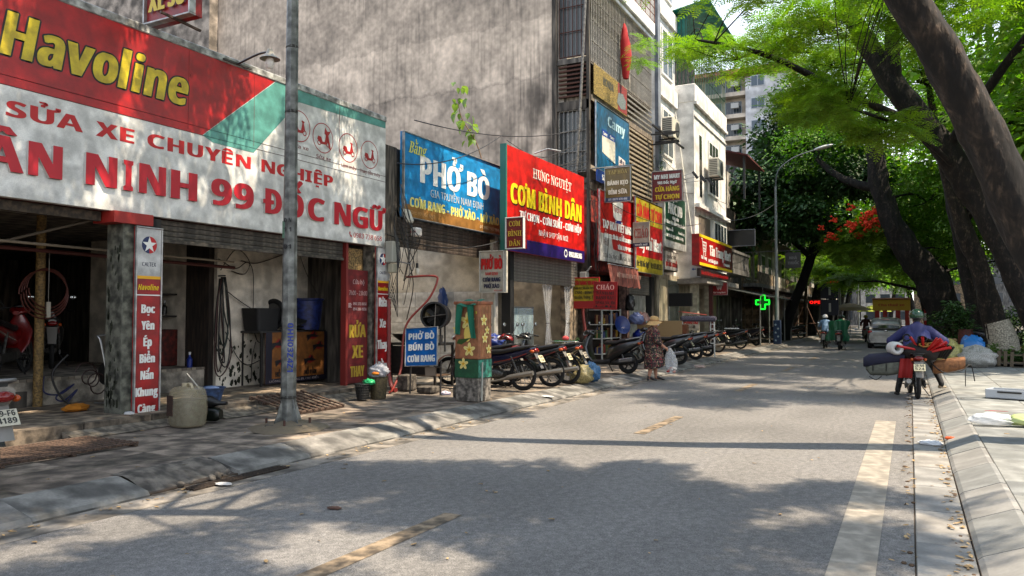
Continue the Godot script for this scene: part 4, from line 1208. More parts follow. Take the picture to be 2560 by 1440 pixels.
	for k in 3:
		part("flood_arm",GN().tube([V(1.08,0.85 - 0.12 * k,-0.03),V(1.42 + 0.26 * k,0.93 - 0.14 * k,-0.03)],0.01,5),K(0.6,0.6,0.6,0.5),mn)
		part("flood_lamp",GN().box(V(1.52 + 0.26 * k,0.85 - 0.14 * k,-0.03),V(0.09,0.30,0.05),0.01,Basis(Vector3.BACK,0.6)),K(0.07,0.07,0.08,0.5),mn)
	# ---- billboards on the tall house front
	var bb := front_sign("billboard","bright blue billboard with two white product cards on the tall house",-8.55,22.15,25.32,6.14,8.28,0.03,mat("bill_blue",Color(0.05,0.45,0.66),0.3,0.0,"streak",1.6),alu,0.02)
	shape(bb,"product_card",[0.55,0.62,1.75,0.45,1.75,1.15,0.55,1.15],ink(Color(0.80,0.78,0.72)),0.003)
	shape(bb,"product_cap",[0.55,1.15,1.1,1.15,1.1,1.36,0.55,1.36],ink(Color(0.02,0.20,0.55)),0.003)
	shape(bb,"product_cap",[1.18,1.15,1.75,1.15,1.75,1.34,1.18,1.34],ink(Color(0.02,0.20,0.55)),0.003)
	shape(bb,"price_card",[2.1,0.42,2.75,0.30,2.75,0.72,2.1,0.78],ink(Color(0.80,0.76,0.74)),0.003)
	lines(bb,[["Camy",1.9,1.55,0.34,1.7,Color(0.66,0.78,0.82)],["Camy",0.82,1.2,0.1,0.4,WHITE],["Camy",1.46,1.2,0.1,0.4,WHITE],["GIẶT XẢ",2.42,0.56,0.1,0.5,Color(0.2,0.2,0.3)],["GIÁ TỐT",2.42,0.42,0.1,0.5,Color(0.6,0.1,0.1)]],0.0065)
	var ob := front_sign("billboard","crumpled old yellow and pink poster under the barred balcony",-8.60,22.15,25.3,8.48,9.46,0.02,mat("poster_old",Color(0.66,0.56,0.27),0.7,0.0,"chips",1.6))
	rect(ob,"pink_field",2.2,0.04,3.12,0.96,mat("poster_pink",Color(0.66,0.22,0.20),0.7,0.0,"chips",2.0),0.001)
	shape(ob,"print",[2.1,0.25,2.5,0.12,2.95,0.2,3.0,0.5,2.7,0.68,2.25,0.62],mat("poster_grey",Color(0.55,0.60,0.60),0.7,0.0,"chips",4.0),0.005)
	lines(ob,[["HONDA",1.3,0.5,0.26,1.0,Color(0.2,0.19,0.14)]],0.001)
	var su := front_sign("shop_sign","small blue sign with one white word behind the mustard sign",-8.5,22.1,23.3,5.74,6.12,0.03,vinyl(Color(0.02,0.22,0.55)))
	lines(su,[["SIÊU",0.75,0.1,0.18,0.6,WHITE]])
	# ---- grocery boards at the shop door
	var ve := side_sign("door_sign","yellow grocery list board with red heading and red foot",-9.0,-8.12,-21.3,1.80,2.72,0.03,vinyl(Color(0.70,0.60,0.10)),ink(Color(0.60,0.06,0.06)),0.03)
	rect(ve,"red_foot",0.03,0.03,0.85,0.22,ink(Color(0.55,0.05,0.06)),0.003)
	lines(ve,[["CỬA HÀNG VIEMAT",0.44,0.70,0.12,0.74,Color(0.60,0.05,0.05)],["BÁNH KẸO, SỮA, BỈM, TẠP HÓA",0.44,0.57,0.07,0.7,Color(0.1,0.08,0.05)],["CHÁO - BÁNH MÌ",0.44,0.43,0.085,0.66,Color(0.1,0.08,0.05)],["Gà tần, Trứng, Thịt",0.44,0.29,0.085,0.7,Color(0.1,0.08,0.05)]],0.02)
	var cb := side_sign("door_sign","red board with white-edged words for porridge and bread",-7.9,-7.2,-20.2,1.76,2.54,0.03,vinyl(Color(0.62,0.05,0.06)))
	cb.rotation.z = -0.03
	lines(cb,[["CHÁO",0.35,0.56,0.13,0.52,Color(0.82,0.62,0.58),"serif_bold"],["BÁNH MÌ",0.35,0.42,0.085,0.52,Color(0.1,0.04,0.04),"serif_bold"],["BÁNH BAO",0.35,0.29,0.085,0.54,Color(0.1,0.04,0.04),"serif_bold"],["TẠP HÓA, SỮA, BỈM",0.35,0.15,0.085,0.58,Color(0.1,0.04,0.04)],["Đồ ăn nhanh, nước giải khát",0.35,0.06,0.04,0.6,Color(0.1,0.04,0.04),"sans"]])
	# ---- white light box and arrow sign under the green board
	var lb := thing("light_box","white light box with a row of red words under the green board","sign",V(-8.1,3.30,-28.0),PI / 2)
	part("box",GN().box(V(0.9,0.38,-0.25),V(1.8,0.76,0.5),0.02),K(0.20,0.19,0.18,0.7),lb)
	part("panel",GN().box(V(0.9,0.38,0.012),V(1.74,0.70,0.02)),vinyl(Color(0.74,0.72,0.68)),lb)
	lines(lb,[["THUỐC TÂY",0.9,0.46,0.12,1.3,Color(0.2,0.18,0.16)],["QUỐC HỒNG - KHÁM MẮT",0.9,0.16,0.17,1.6,Color(0.55,0.12,0.08)]],0.023)
	var ar := side_sign("arrow_sign","rounded white sign with a small blue arrow beside the light box",-7.9,-7.45,-31.0,3.14,3.6,0.12,K(0.74,0.75,0.76,0.5))
	shape(ar,"arrow",[0.06,0.34,0.14,0.40,0.14,0.36,0.36,0.36,0.36,0.32,0.14,0.32,0.14,0.28],ink(Color(0.05,0.25,0.55)))
	var bs := side_sign("box_sign","black blank box sign hung before the cream shop wall",-8.2,-7.3,-28.9,1.95,2.45,0.1,K(0.05,0.05,0.06,0.3),K(0.03,0.03,0.03,0.5),0.02)
	var dh := side_sign("hanging_banner","white cloth banner with red watch shop words",-7.9,-7.22,-29.6,1.05,1.72,0.01,mat("banner_white",Color(0.70,0.67,0.61),0.8,0.0,"soft",1.5))
	dh.rotation.z = -0.05
	lines(dh,[["SỬA CHỮA",0.34,0.50,0.09,0.5,Color(0.2,0.16,0.14)],["ĐỒNG HỒ",0.34,0.24,0.19,0.58,Color(0.58,0.06,0.06)],["KÍNH MẮT",0.36,0.07,0.08,0.4,Color(0.2,0.16,0.14)]])
	part("rail",GN().tube([V(-0.15,0.70,0.0),V(0.95,0.62,0.0)],0.012,5),K(0.55,0.14,0.10,0.6),dh)
# ---------------------------------------------------------------- things in and before the shops
func sag(a: Vector3,b: Vector3,d: float,n := 8) -> Array:
	var p := []
	for k in n + 1:
		var t := float(k) / n
		p.append(a.lerp(b,t) - Vector3(0,d * 4.0 * t * (1.0 - t),0))
	return p
func coil(c: Vector3,r: float,turns: float,ax: Vector3,ay: Vector3,drift: Vector3,n := 40,jit := 0.1) -> Array:
	var p := []
	for k in n + 1:
		var t := float(k) / n
		var a := TAU * turns * t
		var q := r * (1.0 + jit * sin(a * 0.37 + 1.0))
		p.append(c + ax * cos(a) * q + ay * sin(a) * q + drift * t)
	return p
func petal_flower(parent: Node3D,called: String,xf: Transform3D,r: float,c: Color) -> void: # five painted petals
	var g := GN()
	for k in 5:
		var a := TAU * k / 5.0 + 0.3
		var d := Vector2(cos(a),sin(a))
		var s := d.orthogonal()
		var p := PackedVector2Array()
		for q in 10:
			var b := TAU * q / 10.0
			p.append(d * (r * 0.55 + cos(b) * r * 0.47) + s * sin(b) * r * 0.27)
		g.prism(p,0.0005 * k,0.002 + 0.0004 * k,xf)
	part(called,g,flat(c,0.6),parent)
	var h := GN()
	for k in 5:
		var a := TAU * k / 5.0 + 0.3
		var d := Vector2(cos(a),sin(a))
		h.prism(PackedVector2Array([d * r * 0.02 + d.orthogonal() * r * 0.12,d * r * 0.02 - d.orthogonal() * r * 0.12,d * r * 0.62]),0.003,0.005,xf)
	part(called + "_heart",h,K(0.78,0.60,0.10,0.6),parent)
func sack(g: Geo,c: Vector3,r: Vector3,sd: int,rough := 0.42) -> void: # a lumpy filled bag
	var n := FastNoiseLite.new()
	n.seed = sd
	n.frequency = 1.6
	n.fractal_octaves = 4
	g.grid(22,14,func(u: float,w: float) -> Vector3:
		var th := PI * w
		var a := TAU * u
		var d := V(sin(th) * cos(a),-cos(th),sin(th) * sin(a))
		var k := 1.0 + rough * (n.get_noise_3dv(d * 1.5) + 0.6 * absf(n.get_noise_3dv(d * 3.5)))
		var p := d * r * k
		p.y = maxf(p.y,-r.y * 0.82)
		return c + p,true)
func film(key: String,c: Color,a: float) -> StandardMaterial3D: # thin plastic film
	if not mats.has(key):
		var m := StandardMaterial3D.new()
		m.resource_name = key
		m.albedo_color = Color(c.r,c.g,c.b,a)
		m.transparency = BaseMaterial3D.TRANSPARENCY_ALPHA
		m.roughness = 0.35
		mats[key] = m
	return mats[key]
func rubbish_bag(called: String,label: String,at: Vector3,r: Vector3,m: Material,sd: int,knot := true) -> Node3D:
	var t := thing(called,label,"bag",at)
	var g := GN()
	sack(g,V(0,r.y * 0.82,0),r,sd)
	part("bag_body",g,m,t)
	if knot:
		var k := GN().tube(smooth_path([V(0,r.y * 1.6,0),V(0.01,r.y * 1.95,0),V(-0.03,r.y * 2.2,0.02)],3),[0.05,0.04,0.025,0.02,0.03,0.045,0.05],7,true,0.3,sd)
		part("knot",k,m,t)
		for q in 2:
			part("handle_loop",GN().tube(smooth_path([V(0,r.y * 2.05,0),V(0.07 * (q * 2 - 1),r.y * 2.35,0.02),V(0.09 * (q * 2 - 1),r.y * 2.7,0.03),V(0.03 * (q * 2 - 1),r.y * 2.5,0.0)],3),0.012,5),m,t)
	return t
func leafy_plant(called: String,label: String,at: Vector3,w: Vector3,n: int,m: Material,meshes: Array,sd: int,smin: float,smax: float) -> Node3D:
	var t := thing(called,label,"plant",at)
	var r := RandomNumberGenerator.new()
	r.seed = sd
	var g := GN()
	var spots := []
	for k in n:
		var d := Vector3(r.randfn(),absf(r.randfn()),r.randfn()).normalized() * pow(r.randf(),0.5) * w
		spots.append(d)
		if k % 2 == 0:
			g.tube([V(0,0,0),d * 0.5 + V(0,0.1,0),d],[0.015,0.01,0.004],4,false)
	part("stem",g,K(0.24,0.2,0.13,0.9),t)
	crown(t,meshes,m,spots,sd,smin,smax,0.6)
	t.get_child(t.get_child_count() - 1).name = "foliage"
	return t
func crate(called: String,label: String,cat: String,at: Vector3,s: Vector3,m: Material,turn := 0.0,group := "") -> Node3D: # a carton with flaps and tape
	var t := thing(called,label,cat,at,turn,group)
	part("box",GN().box(V(0,s.y / 2,0),s,0.006),m,t)
	part("tape",GN().box(V(0,s.y / 2,0),V(s.x + 0.004,s.y + 0.004,0.045)),K(0.52,0.42,0.28,0.4),t)
	return t
func build_shop_things() -> void:
	var steel := mat("galvanised",Color(0.52,0.53,0.52),0.45,0.45,"blotch",1.5)
	# ---- lamp post on the left pavement
	var lp := thing("lamp_post","grey octagonal steel lamp post with stencilled numbers and gusseted foot","lamp post",V(-7.08,0.14,-7.45))
	var pm := mat("post_steel",Color(0.55,0.56,0.54),0.5,0.3,"blotch",0.9)
	var sh := GN()
	var prev := []
	for k in 2:
		for s in 8:
			var a0 := TAU * s / 8.0 + 0.2
			var a1 := TAU * (s + 1) / 8.0 + 0.2
			if k == 0:
				sh.quad(V(cos(a1) * 0.10,0.05,sin(a1) * 0.10),V(cos(a0) * 0.10,0.05,sin(a0) * 0.10),V(cos(a0) * 0.062,8.6,sin(a0) * 0.062),V(cos(a1) * 0.062,8.6,sin(a1) * 0.062))
	part("shaft",sh,pm,lp)
	part("base_plate",GN().box(V(0,0.045,0),V(0.46,0.022,0.46),0.004,Basis(Vector3.UP,0.5)),mat("plate_iron",Color(0.36,0.34,0.31),0.7,0.3,"blotch",3.0),lp)
	for k in 4:
		var a := TAU * k / 4.0 + 0.2
		var b := Basis(Vector3.UP,-a)
		part("gusset",GN().prism(V2s([0.06,0.055,0.21,0.055,0.10,0.36,0.06,0.36]),-0.006,0.006,Transform3D(b,Vector3.ZERO)),pm,lp)
		part("bolt",GN().tube([V(cos(a + 0.78) * 0.27,0.03,sin(a + 0.78) * 0.27),V(cos(a + 0.78) * 0.27,0.12,sin(a + 0.78) * 0.27)],0.016,6),K(0.26,0.16,0.12,0.8),lp)
	var foot := GN()
	var fn := FastNoiseLite.new()
	fn.seed = 3
	fn.frequency = 3.0
	foot.grid(28,8,func(u: float,w: float) -> Vector3:
		var a := TAU * u
		var r := lerpf(0.50 + 0.14 * fn.get_noise_2d(cos(a),sin(a)),0.05,w)
		return V(cos(a) * r,0.11 * pow(w,0.7) + 0.02 * fn.get_noise_2d(cos(a) * r * 6.0,sin(a) * r * 6.0) - 0.012,sin(a) * r),true)
	part("footing",foot,mat("footing_cement",Color(0.50,0.45,0.37),0.95,0.0,"grain",3.0,1.5),lp)
	for k in [0.37,4.05,4.9]:
		part("wire_tie",GN().tube(coil(V(0,k,0),0.099 - 0.0045 * k,2.2,Vector3.RIGHT,Vector3.BACK,V(0,0.03,0),24,0.03),0.005,4),K(0.13,0.12,0.11,0.7),lp)
	var num := part("lettering",text_mesh("0HH03Z4Z1","bold",0.075,0.62,0.002),K(0.05,0.16,0.48,0.6),lp)
	num.transform = Transform3D(Basis(Vector3.UP,0.42) * Basis(Vector3.BACK,-PI / 2),V(0.052,1.02,0.080))
	for q in [["Đ N",2.62],["1 1",2.50],["01",2.28]]:
		var o := part("lettering",text_mesh(q[0],"bold",0.055,0.10,0.002),K(0.06,0.06,0.07,0.7),lp)
		o.transform = Transform3D(Basis(Vector3.UP,0.42),V(0.036,q[1],0.086))
	part("sticker",GN().box(V(-0.04,2.53,0.078),V(0.06,0.22,0.003),0.0,Basis(Vector3.UP,-0.35)),mat("sticker_green",Color(0.45,0.62,0.52),0.6,0.0,"chips",9.0),lp)
	part("arm",GN().tube(smooth_path([V(0,8.55,0),V(0.2,9.2,0),V(1.2,9.5,0),V(2.0,9.5,0)],4),0.035,8),pm,lp)
	part("lamp_head",GN().ball(V(2.25,9.48,0),V(0.4,0.08,0.15),12,6),K(0.6,0.6,0.6,0.4),lp)
	# ---- painted cabinet
	var cb := thing("painted_cabinet","street cabinet painted with frangipani flowers on a cement plinth","cabinet",V(-6.62,0.14,-11.35),-0.06)
	part("plinth",GN().box(V(0,0.19,0),V(0.46,0.40,0.40),0.01),mat("plinth_cement",Color(0.54,0.51,0.47),0.95,0.0,"blotch",1.8,0.5),cb)
	var terra := mat("cab_terracotta",Color(0.62,0.40,0.26),0.7,0.0,"soft",2.0)
	var cgreen := mat("cab_green",Color(0.10,0.33,0.20),0.7,0.0,"soft",2.0)
	part("cabinet_foot",GN().box(V(0,0.54,0),V(0.48,0.31,0.42),0.006),cgreen,cb)
	part("teal_side",GN().box(V(0.241,0.54,0),V(0.004,0.30,0.41)),mat("cab_teal",Color(0.22,0.55,0.47),0.7,0.0,"blotch",2.0),cb)
	part("cabinet_body",GN().box(V(0,1.16,0),V(0.47,0.92,0.41),0.006),terra,cb)
	part("door",GN().box(V(-0.005,1.16,0.207),V(0.44,0.90,0.008),0.003),terra,cb)
	for x in [-0.12,-0.02,0.08]:
		part("rib",GN().box(V(0.238,1.16,x),V(0.014,0.86,0.03),0.004),mat("cab_rib",Color(0.64,0.45,0.28),0.7,0.0,"soft",2.0),cb)
	part("lid",GN().box(V(0,1.645,0),V(0.52,0.055,0.46),0.012),mat("cab_lid",Color(0.60,0.36,0.24),0.7,0.0,"soft",2.0),cb)
	part("padlock",GN().box(V(0.2,1.48,0.225),V(0.04,0.05,0.02),0.005),K(0.6,0.52,0.2,0.4,0.6),cb)
	part("conduit",GN().tube([V(0.236,0.0,0.1),V(0.25,0.65,0.1)],0.014,6),K(0.6,0.6,0.56,0.6),cb)
	var cream := Color(0.80,0.74,0.45)
	for a in [[0.06,0.86,0.12],[-0.06,0.62,0.10],[-0.20,1.20,0.08],[0.02,1.34,0.15]]:
		petal_flower(cb,"painted_flower",T0(V(a[0],a[1],0.2125)),a[2],cream)
	part("painted_petal",GN().ball(V(0.02,1.12,0.211),V(0.075,0.13,0.003),12,6),K(0.80,0.70,0.34,0.6),cb)
	part("painted_leaf",GN().prism(V2s([-0.20,0.96,-0.10,0.94,0.10,1.06,-0.04,1.04,-0.16,1.03]),0.2115,0.2135),K(0.14,0.26,0.06,0.6),cb)
	for a in [[0.02,1.05,0.09],[-0.10,0.86,0.08],[0.05,1.35,0.10],[-0.05,1.18,0.07]]:
		petal_flower(cb,"painted_flower",Transform3D(Basis(Vector3.UP,PI / 2),V(0.246,a[1],a[0])),a[2],Color(0.82,0.78,0.5))
	var cl := thing("green_cloth","green dotted trousers drying over the painted cabinet","cloth",V(-6.62,1.80,-11.33))
	var cm := mat("cloth_green",Color(0.05,0.42,0.32),0.85,0.0,"weave",14.0)
	part("waist",GN().grid(10,8,func(u: float,w: float) -> Vector3: return V(-0.18 + 0.38 * u,0.025 + 0.02 * sin(u * 9.0) + 0.012 * sin(w * 7.0) - (0.10 * pow(w,3.0)),-0.16 + 0.44 * w)),cm,cl)
	for q in 2:
		part("trouser_leg",GN().grid(6,14,func(u: float,w: float) -> Vector3:
			var x := -0.17 + 0.20 * q + (0.13 - 0.03 * w) * u + (-0.03 if q == 0 else 0.08) * w
			return V(x,-0.05 - (0.50 + 0.06 * q) * w,0.255 + 0.02 * sin(u * 6.0 + w * 3.0) - 0.01 * w)),cm,cl)
	# ---- things on the pavement before the repair shop
	var jug := thing("water_drum","grimy white plastic drum with faded label and grey contents","drum",V(-8.33,0.14,-6.95))
	part("contents",GN().loft([[V(0,0.012,0),0.18,0.16],[V(0,0.03,0),0.205,0.18],[V(0,0.2,0),0.22,0.195],[V(0,0.34,0),0.215,0.19]],Vector3.RIGHT,Vector3.BACK,20,3.0),mat("drum_contents",Color(0.30,0.34,0.32),0.6,0.0,"blotch",2.5),jug)
	part("drum_body",GN().loft([[V(0,0.0,0),0.19,0.17],[V(0,0.03,0),0.215,0.19],[V(0,0.2,0),0.23,0.205],[V(0,0.34,0),0.225,0.20],[V(0,0.45,0),0.21,0.185],[V(0,0.50,0),0.17,0.15],[V(0,0.515,0),0.10,0.09]],Vector3.RIGHT,Vector3.BACK,20,3.0),film("drum_plastic",Color(0.66,0.61,0.50),0.38),jug)
	part("handle",GN().tube(smooth_path([V(0.02,0.50,0.02),V(0.05,0.545,0.04),V(0.13,0.54,0.06),V(0.15,0.49,0.06)],3),0.018,6),K(0.66,0.61,0.50,0.6),jug)
	part("cap",GN().lathe([Vector2(0.05,0.50),Vector2(0.05,0.545),Vector2(0.0,0.545)],12,T0(V(-0.08,0,-0.03))),K(0.66,0.61,0.50,0.6),jug)
	part("label",GN().box(V(-0.10,0.27,0.1935),V(0.13,0.26,0.01),0.003,Basis(Vector3.UP,-0.12)),mat("drum_label",Color(0.30,0.20,0.16),0.8,0.0,"chips",5.0),jug)
	var ba := thing("wash_basin","blue grey plastic basin with a white stick on the shop step","basin",V(-9.35,0.28,-8.2))
	part("bowl",GN().lathe([Vector2(0.15,0.0),Vector2(0.20,0.19),Vector2(0.225,0.20),Vector2(0.225,0.215),Vector2(0.195,0.205),Vector2(0.145,0.02),Vector2(0.0,0.02)],24),mat("basin_blue",Color(0.25,0.35,0.52),0.5,0.0,"blotch",2.5),ba)
	part("cloth",GN().ball(V(0.05,0.19,0.02),V(0.13,0.05,0.12),10,6),K(0.45,0.52,0.66,0.9),ba)
	part("stick",GN().tube([V(-0.05,0.10,0.05),V(-0.30,0.42,0.18)],0.012,6),K(0.75,0.73,0.68,0.5),ba)
	var fu := thing("oil_can","dark green oil can with a black funnel lying on it","can",V(-8.42,0.14,-7.35),0.35)
	part("can_body",GN().loft([[V(-0.17,0.1,0),0.095,0.09],[V(0.12,0.1,0),0.095,0.09],[V(0.19,0.1,0),0.06,0.06]],Vector3.UP,Vector3.BACK,14,3.0),mat("can_green",Color(0.05,0.10,0.07),0.35,0.0,"blotch",4.0),fu)
	part("funnel",GN().loft([[V(-0.20,0.27,0),0.10,0.10],[V(0.05,0.26,0),0.085,0.085],[V(0.15,0.25,0),0.03,0.03],[V(0.27,0.25,0),0.025,0.025]],Vector3.UP,Vector3.BACK,14,2.4),K(0.04,0.04,0.045,0.4),fu)
	# iron ramps
	for q in 2:
		var gr := thing("iron_ramp","rusty slatted ramp lying flat before the left bay" if q == 0 else "rusty grid ramp propped on the step behind the lamp post","ramp",V(-8.05,0.16,-4.95) if q == 0 else V(-8.38,0.14,-9.0))
		var im := mat("ramp_rust",Color(0.42,0.33,0.27),0.85,0.2,"chips",3.0)
		if q == 0:
			for k in 9:
				part("slat",GN().box(V(-0.42 + k * 0.105,0.0,0),V(0.06,0.03,1.5),0.004),im,gr)
			for z in [-0.7,0.0,0.7]:
				part("cross_bar",GN().box(V(0,-0.022,z),V(0.95,0.018,0.04)),im,gr)
		else:
			var tilt := Basis(Vector3.BACK,-0.21)
			for x in [-0.42,-0.14,0.14,0.42]:
				part("rail",GN().box(tilt * V(x,0.1,0) + V(0,0.0,0),V(0.045,0.04,1.15),0.003,tilt),im,gr)
			for k in 9:
				part("rung",GN().box(tilt * V(0,0.125,-0.54 + k * 0.135),V(0.90,0.018,0.04),0.0,tilt),im,gr)
	# baskets of rubbish
	var bk := thing("waste_basket","black lattice waste basket by the red board","basket",V(-8.26,0.14,-10.45))
	for k in 26:
		var a := TAU * k / 26.0
		part("rib",GN().bar(V(cos(a) * 0.095,0.01,sin(a) * 0.095),V(cos(a) * 0.135,0.27,sin(a) * 0.135),0.013,0.006),K(0.07,0.07,0.065,0.6),bk)
	for k in 7:
		var r := 0.096 + 0.039 * k / 6.0
		part("hoop",GN().tube(coil(V(0,0.015 + 0.255 * k / 6.0,0),r,1.0,Vector3.RIGHT,Vector3.BACK,Vector3.ZERO,20,0.0),0.007 if k < 6 else 0.012,4,false),K(0.07,0.07,0.065,0.6),bk)
	part("lining",GN().lathe([Vector2(0.088,0.01),Vector2(0.12,0.24),Vector2(0.0,0.24)],14),K(0.16,0.15,0.14,0.9),bk)
	var bu := thing("rubbish_bucket","muddy bucket heaped with plastic rubbish","bucket",V(-8.2,0.14,-10.80))
	part("bucket",GN().lathe([Vector2(0.13,0.0),Vector2(0.165,0.37),Vector2(0.175,0.38),Vector2(0.0,0.36)],18),mat("bucket_mud",Color(0.33,0.29,0.18),0.8,0.0,"chips",3.0),bu)
	var rb := GN()
	sack(rb,V(0,0.46,0),V(0.17,0.12,0.15),5,0.5)
	part("rubbish",rb,film("film_grey",Color(0.62,0.63,0.66),0.75),bu)
	var rb2 := GN()
	sack(rb2,V(0.03,0.30,0.30),V(0.10,0.05,0.07),6,0.6)
	part("green_bag",rb2,film("film_green",Color(0.16,0.62,0.38),0.85),bu)
	part("orange_peel",GN().ball(V(0.05,0.44,0.15),V(0.08,0.03,0.05),8,5),K(0.75,0.42,0.08,0.8),bu)
	# red hoses
	var h1 := thing("ribbed_hose","red ribbed hose hanging down beside the narrow red board","hose",V(-8.95,0.14,-12.1))
	var hp := smooth_path([V(0,1.75,0),V(0.02,1.0,0.02),V(0.05,0.35,0.05),V(0.16,0.06,0.10),V(0.32,0.03,0.2)],14)
	var hr := []
	for k in hp.size():
		hr.append(0.044 if k % 2 == 0 else 0.034)
	part("hose",GN().tube(hp,hr,8),K(0.40,0.10,0.08,0.5),h1)
	var h2 := thing("red_hose","thin red hose looping from the meter box down to the pavement","hose",V(-8.8,0.14,-12.4))
	part("hose",GN().tube(smooth_path([V(0.25,0.02,0.8),V(0.1,0.05,0.5),V(0.0,0.4,0.1),V(-0.02,1.0,0.0),V(0.05,1.35,-0.1),V(0.36,1.75,-0.3),V(0.5,2.1,-0.4),V(0.42,2.22,-0.4),V(-0.1,2.2,-0.2)],5),0.022,7),K(0.45,0.12,0.08,0.5),h2)
	# meter boxes with cables
	var mb := thing("meter_box","pale electric meter boxes with dangling cables on the shop corner","meter box",V(-9.02,2.40,-12.30))
	part("box",GN().box(V(0,0.42,0),V(0.18,0.42,0.24),0.015),K(0.58,0.58,0.54,0.5),mb)
	part("small_box",GN().box(V(0.02,0.10,0.02),V(0.12,0.18,0.14),0.01),K(0.62,0.60,0.52,0.5),mb)
	for k in 6:
		part("cable",GN().tube(smooth_path([V(0.06,0.7 + 0.05 * k,-0.1 + 0.03 * k),V(0.12 + 0.02 * k,0.3,0.05 * k - 0.1),V(0.05 + 0.03 * k,-0.35 - 0.1 * k,0.1),V(-0.05,-0.5 + 0.12 * k,0.12 - 0.03 * k)],4),0.007,4),K(0.05,0.05,0.055,0.6),mb)
	part("stay",GN().tube([V(0.05,0.25,0),V(0.38,0.18,-0.1)],0.012,5),K(0.4,0.4,0.4,0.5),mb)
	var mb2 := thing("meter_box","pale grey meter box under the end of the rice board","meter box",V(-8.7,2.35,-21.55))
	part("box",GN().box(V(0,0.3,0),V(0.2,0.5,0.28),0.015),K(0.62,0.61,0.57,0.5),mb2)
	part("bracket",GN().bar(V(0.02,0.5,0),V(0.25,0.7,0.1),0.05,0.02),K(0.6,0.6,0.58,0.5),mb2)
	part("red_conduit",GN().tube(smooth_path([V(0.0,0.05,0),V(-0.05,-0.6,0),V(0.05,-1.4,0.02),V(0.1,-2.15,0.05)],5),0.05,8),K(0.38,0.10,0.08,0.5),mb2)
	# loudspeaker and wireless box at the corner of the noodle board
	var sp := thing("corner_devices","small white wireless boxes under the corner of the blue board","device",V(-9.0,3.25,-12.72))
	part("dish_box",GN().box(V(0.05,0.33,0),V(0.09,0.30,0.22),0.03,Basis(Vector3.BACK,0.4)),K(0.68,0.66,0.6,0.5),sp)
	part("flood_box",GN().box(V(0.12,0.02,-0.2),V(0.16,0.18,0.22),0.03),K(0.72,0.70,0.67,0.5),sp)
	letters(sp,"K-240",0.12,0.0,0.04,0.13,ink(Color(0.5,0.1,0.08)),"bold",-0.088)
	# ---- inside the repair shop
	var tub := thing("blue_tub","tall blue plastic tub standing on the workbench","tub",V(-10.55,1.30,-11.6))
	part("tub",GN().lathe([Vector2(0.235,0.0),Vector2(0.29,0.56),Vector2(0.32,0.58),Vector2(0.325,0.61),Vector2(0.285,0.60),Vector2(0.22,0.03),Vector2(0.0,0.03)],28),mat("tub_blue",Color(0.14,0.21,0.48),0.5,0.0,"blotch",2.0),tub)
	for k in 8:
		var a := TAU * k / 8.0
		part("rib",GN().bar(V(cos(a) * 0.241,0.04,sin(a) * 0.241),V(cos(a) * 0.289,0.53,sin(a) * 0.289),0.012,0.01),mats.tub_blue,tub)
	var bench := thing("workbench","long low steel workbench behind the orange tarpaulin","bench",V(-10.72,0.28,-11.15))
	part("bench_top",GN().box(V(0,0.99,0),V(0.55,0.04,1.75),0.005),K(0.14,0.13,0.12,0.6),bench)
	for z in [-0.82,0.82]:
		for x in [-0.24,0.24]:
			part("leg",GN().box(V(x,0.485,z),V(0.04,0.97,0.04)),K(0.10,0.09,0.08,0.7),bench)
	var bin := thing("black_crate","black plastic crate on the workbench","crate",V(-10.72,1.29,-10.55))
	part("crate_body",GN().loft([[V(0,0,0),0.2,0.26],[V(0,0.42,0),0.23,0.30]],Vector3.RIGHT,Vector3.BACK,20,7.0),mat("bin_black",Color(0.05,0.05,0.05),0.7,0.0,"grain",2.0),bin)
	var wh := thing("loose_wheel","spare scooter wheel leaning behind the lamp post","wheel",V(-10.85,1.30,-11.0))
	wheel(wh,V(0,0.3,0),0.30,0.05,"disc",K(0.3,0.3,0.3,0.4,0.5))
	var sc := thing("scrap_heap","heap of black scrap sheets on the workbench","scrap",V(-10.6,1.29,-11.25))
	for k in 5:
		part("sheet",GN().box(V(0.02 * k,0.03 + 0.035 * k,0.03 * k - 0.05),V(0.34,0.02,0.4),0.004,Basis.from_euler(V(0.1 * k - 0.2,0.4 * k,0.08 * k))),K(0.06,0.06,0.06,0.7),sc)
	# tool trolley with bottles against the dark back
	var tt := thing("tool_cabinet","red tool cabinet with shelves of bottles in the dark bay","cabinet",V(-12.2,0.66,-9.3))
	part("cabinet_body",GN().box(V(0,0.33,0),V(0.5,0.66,0.9),0.01),mat("tool_red",Color(0.42,0.12,0.09),0.6,0.0,"blotch",1.5),tt)
	for y in [0.9,1.3]:
		part("shelf",GN().box(V(0,y,0),V(0.45,0.03,0.95)),K(0.12,0.1,0.09,0.7),tt)
	for z in [-0.44,0.44]:
		part("upright",GN().box(V(-0.2,0.95,z),V(0.04,0.7,0.04)),K(0.12,0.1,0.09,0.7),tt)
	for k in 7:
		var bt := thing("bottle",["clear spray bottle with blue foot on the tool shelf","black bottle with pale label on the tool shelf","squat red tin on the tool shelf","white jar beside the red tool cabinet","yellow-labelled box on the tool shelf","dark oil bottle low on the tool shelf","small blue bottle by the hose loops"][k],"bottle",[V(-12.1,1.985,-9.05),V(-12.1,1.585,-9.55),V(-12.1,1.585,-9.2),V(-11.6,0.66,-8.75),V(-12.05,1.585,-8.98),V(-12.1,1.33,-9.15),V(-11.3,0.66,-9.45)][k])
		var col: Color = [Color(0.10,0.16,0.42),Color(0.05,0.05,0.05),Color(0.4,0.06,0.05),Color(0.6,0.58,0.55),Color(0.7,0.45,0.06),Color(0.08,0.08,0.09),Color(0.05,0.15,0.45)][k]
		part("bottle_body",GN().lathe([Vector2(0.045,0.0),Vector2(0.048,0.14),Vector2(0.02,0.19),Vector2(0.018,0.24),Vector2(0.0,0.24)],12),flat(col,0.35),bt)
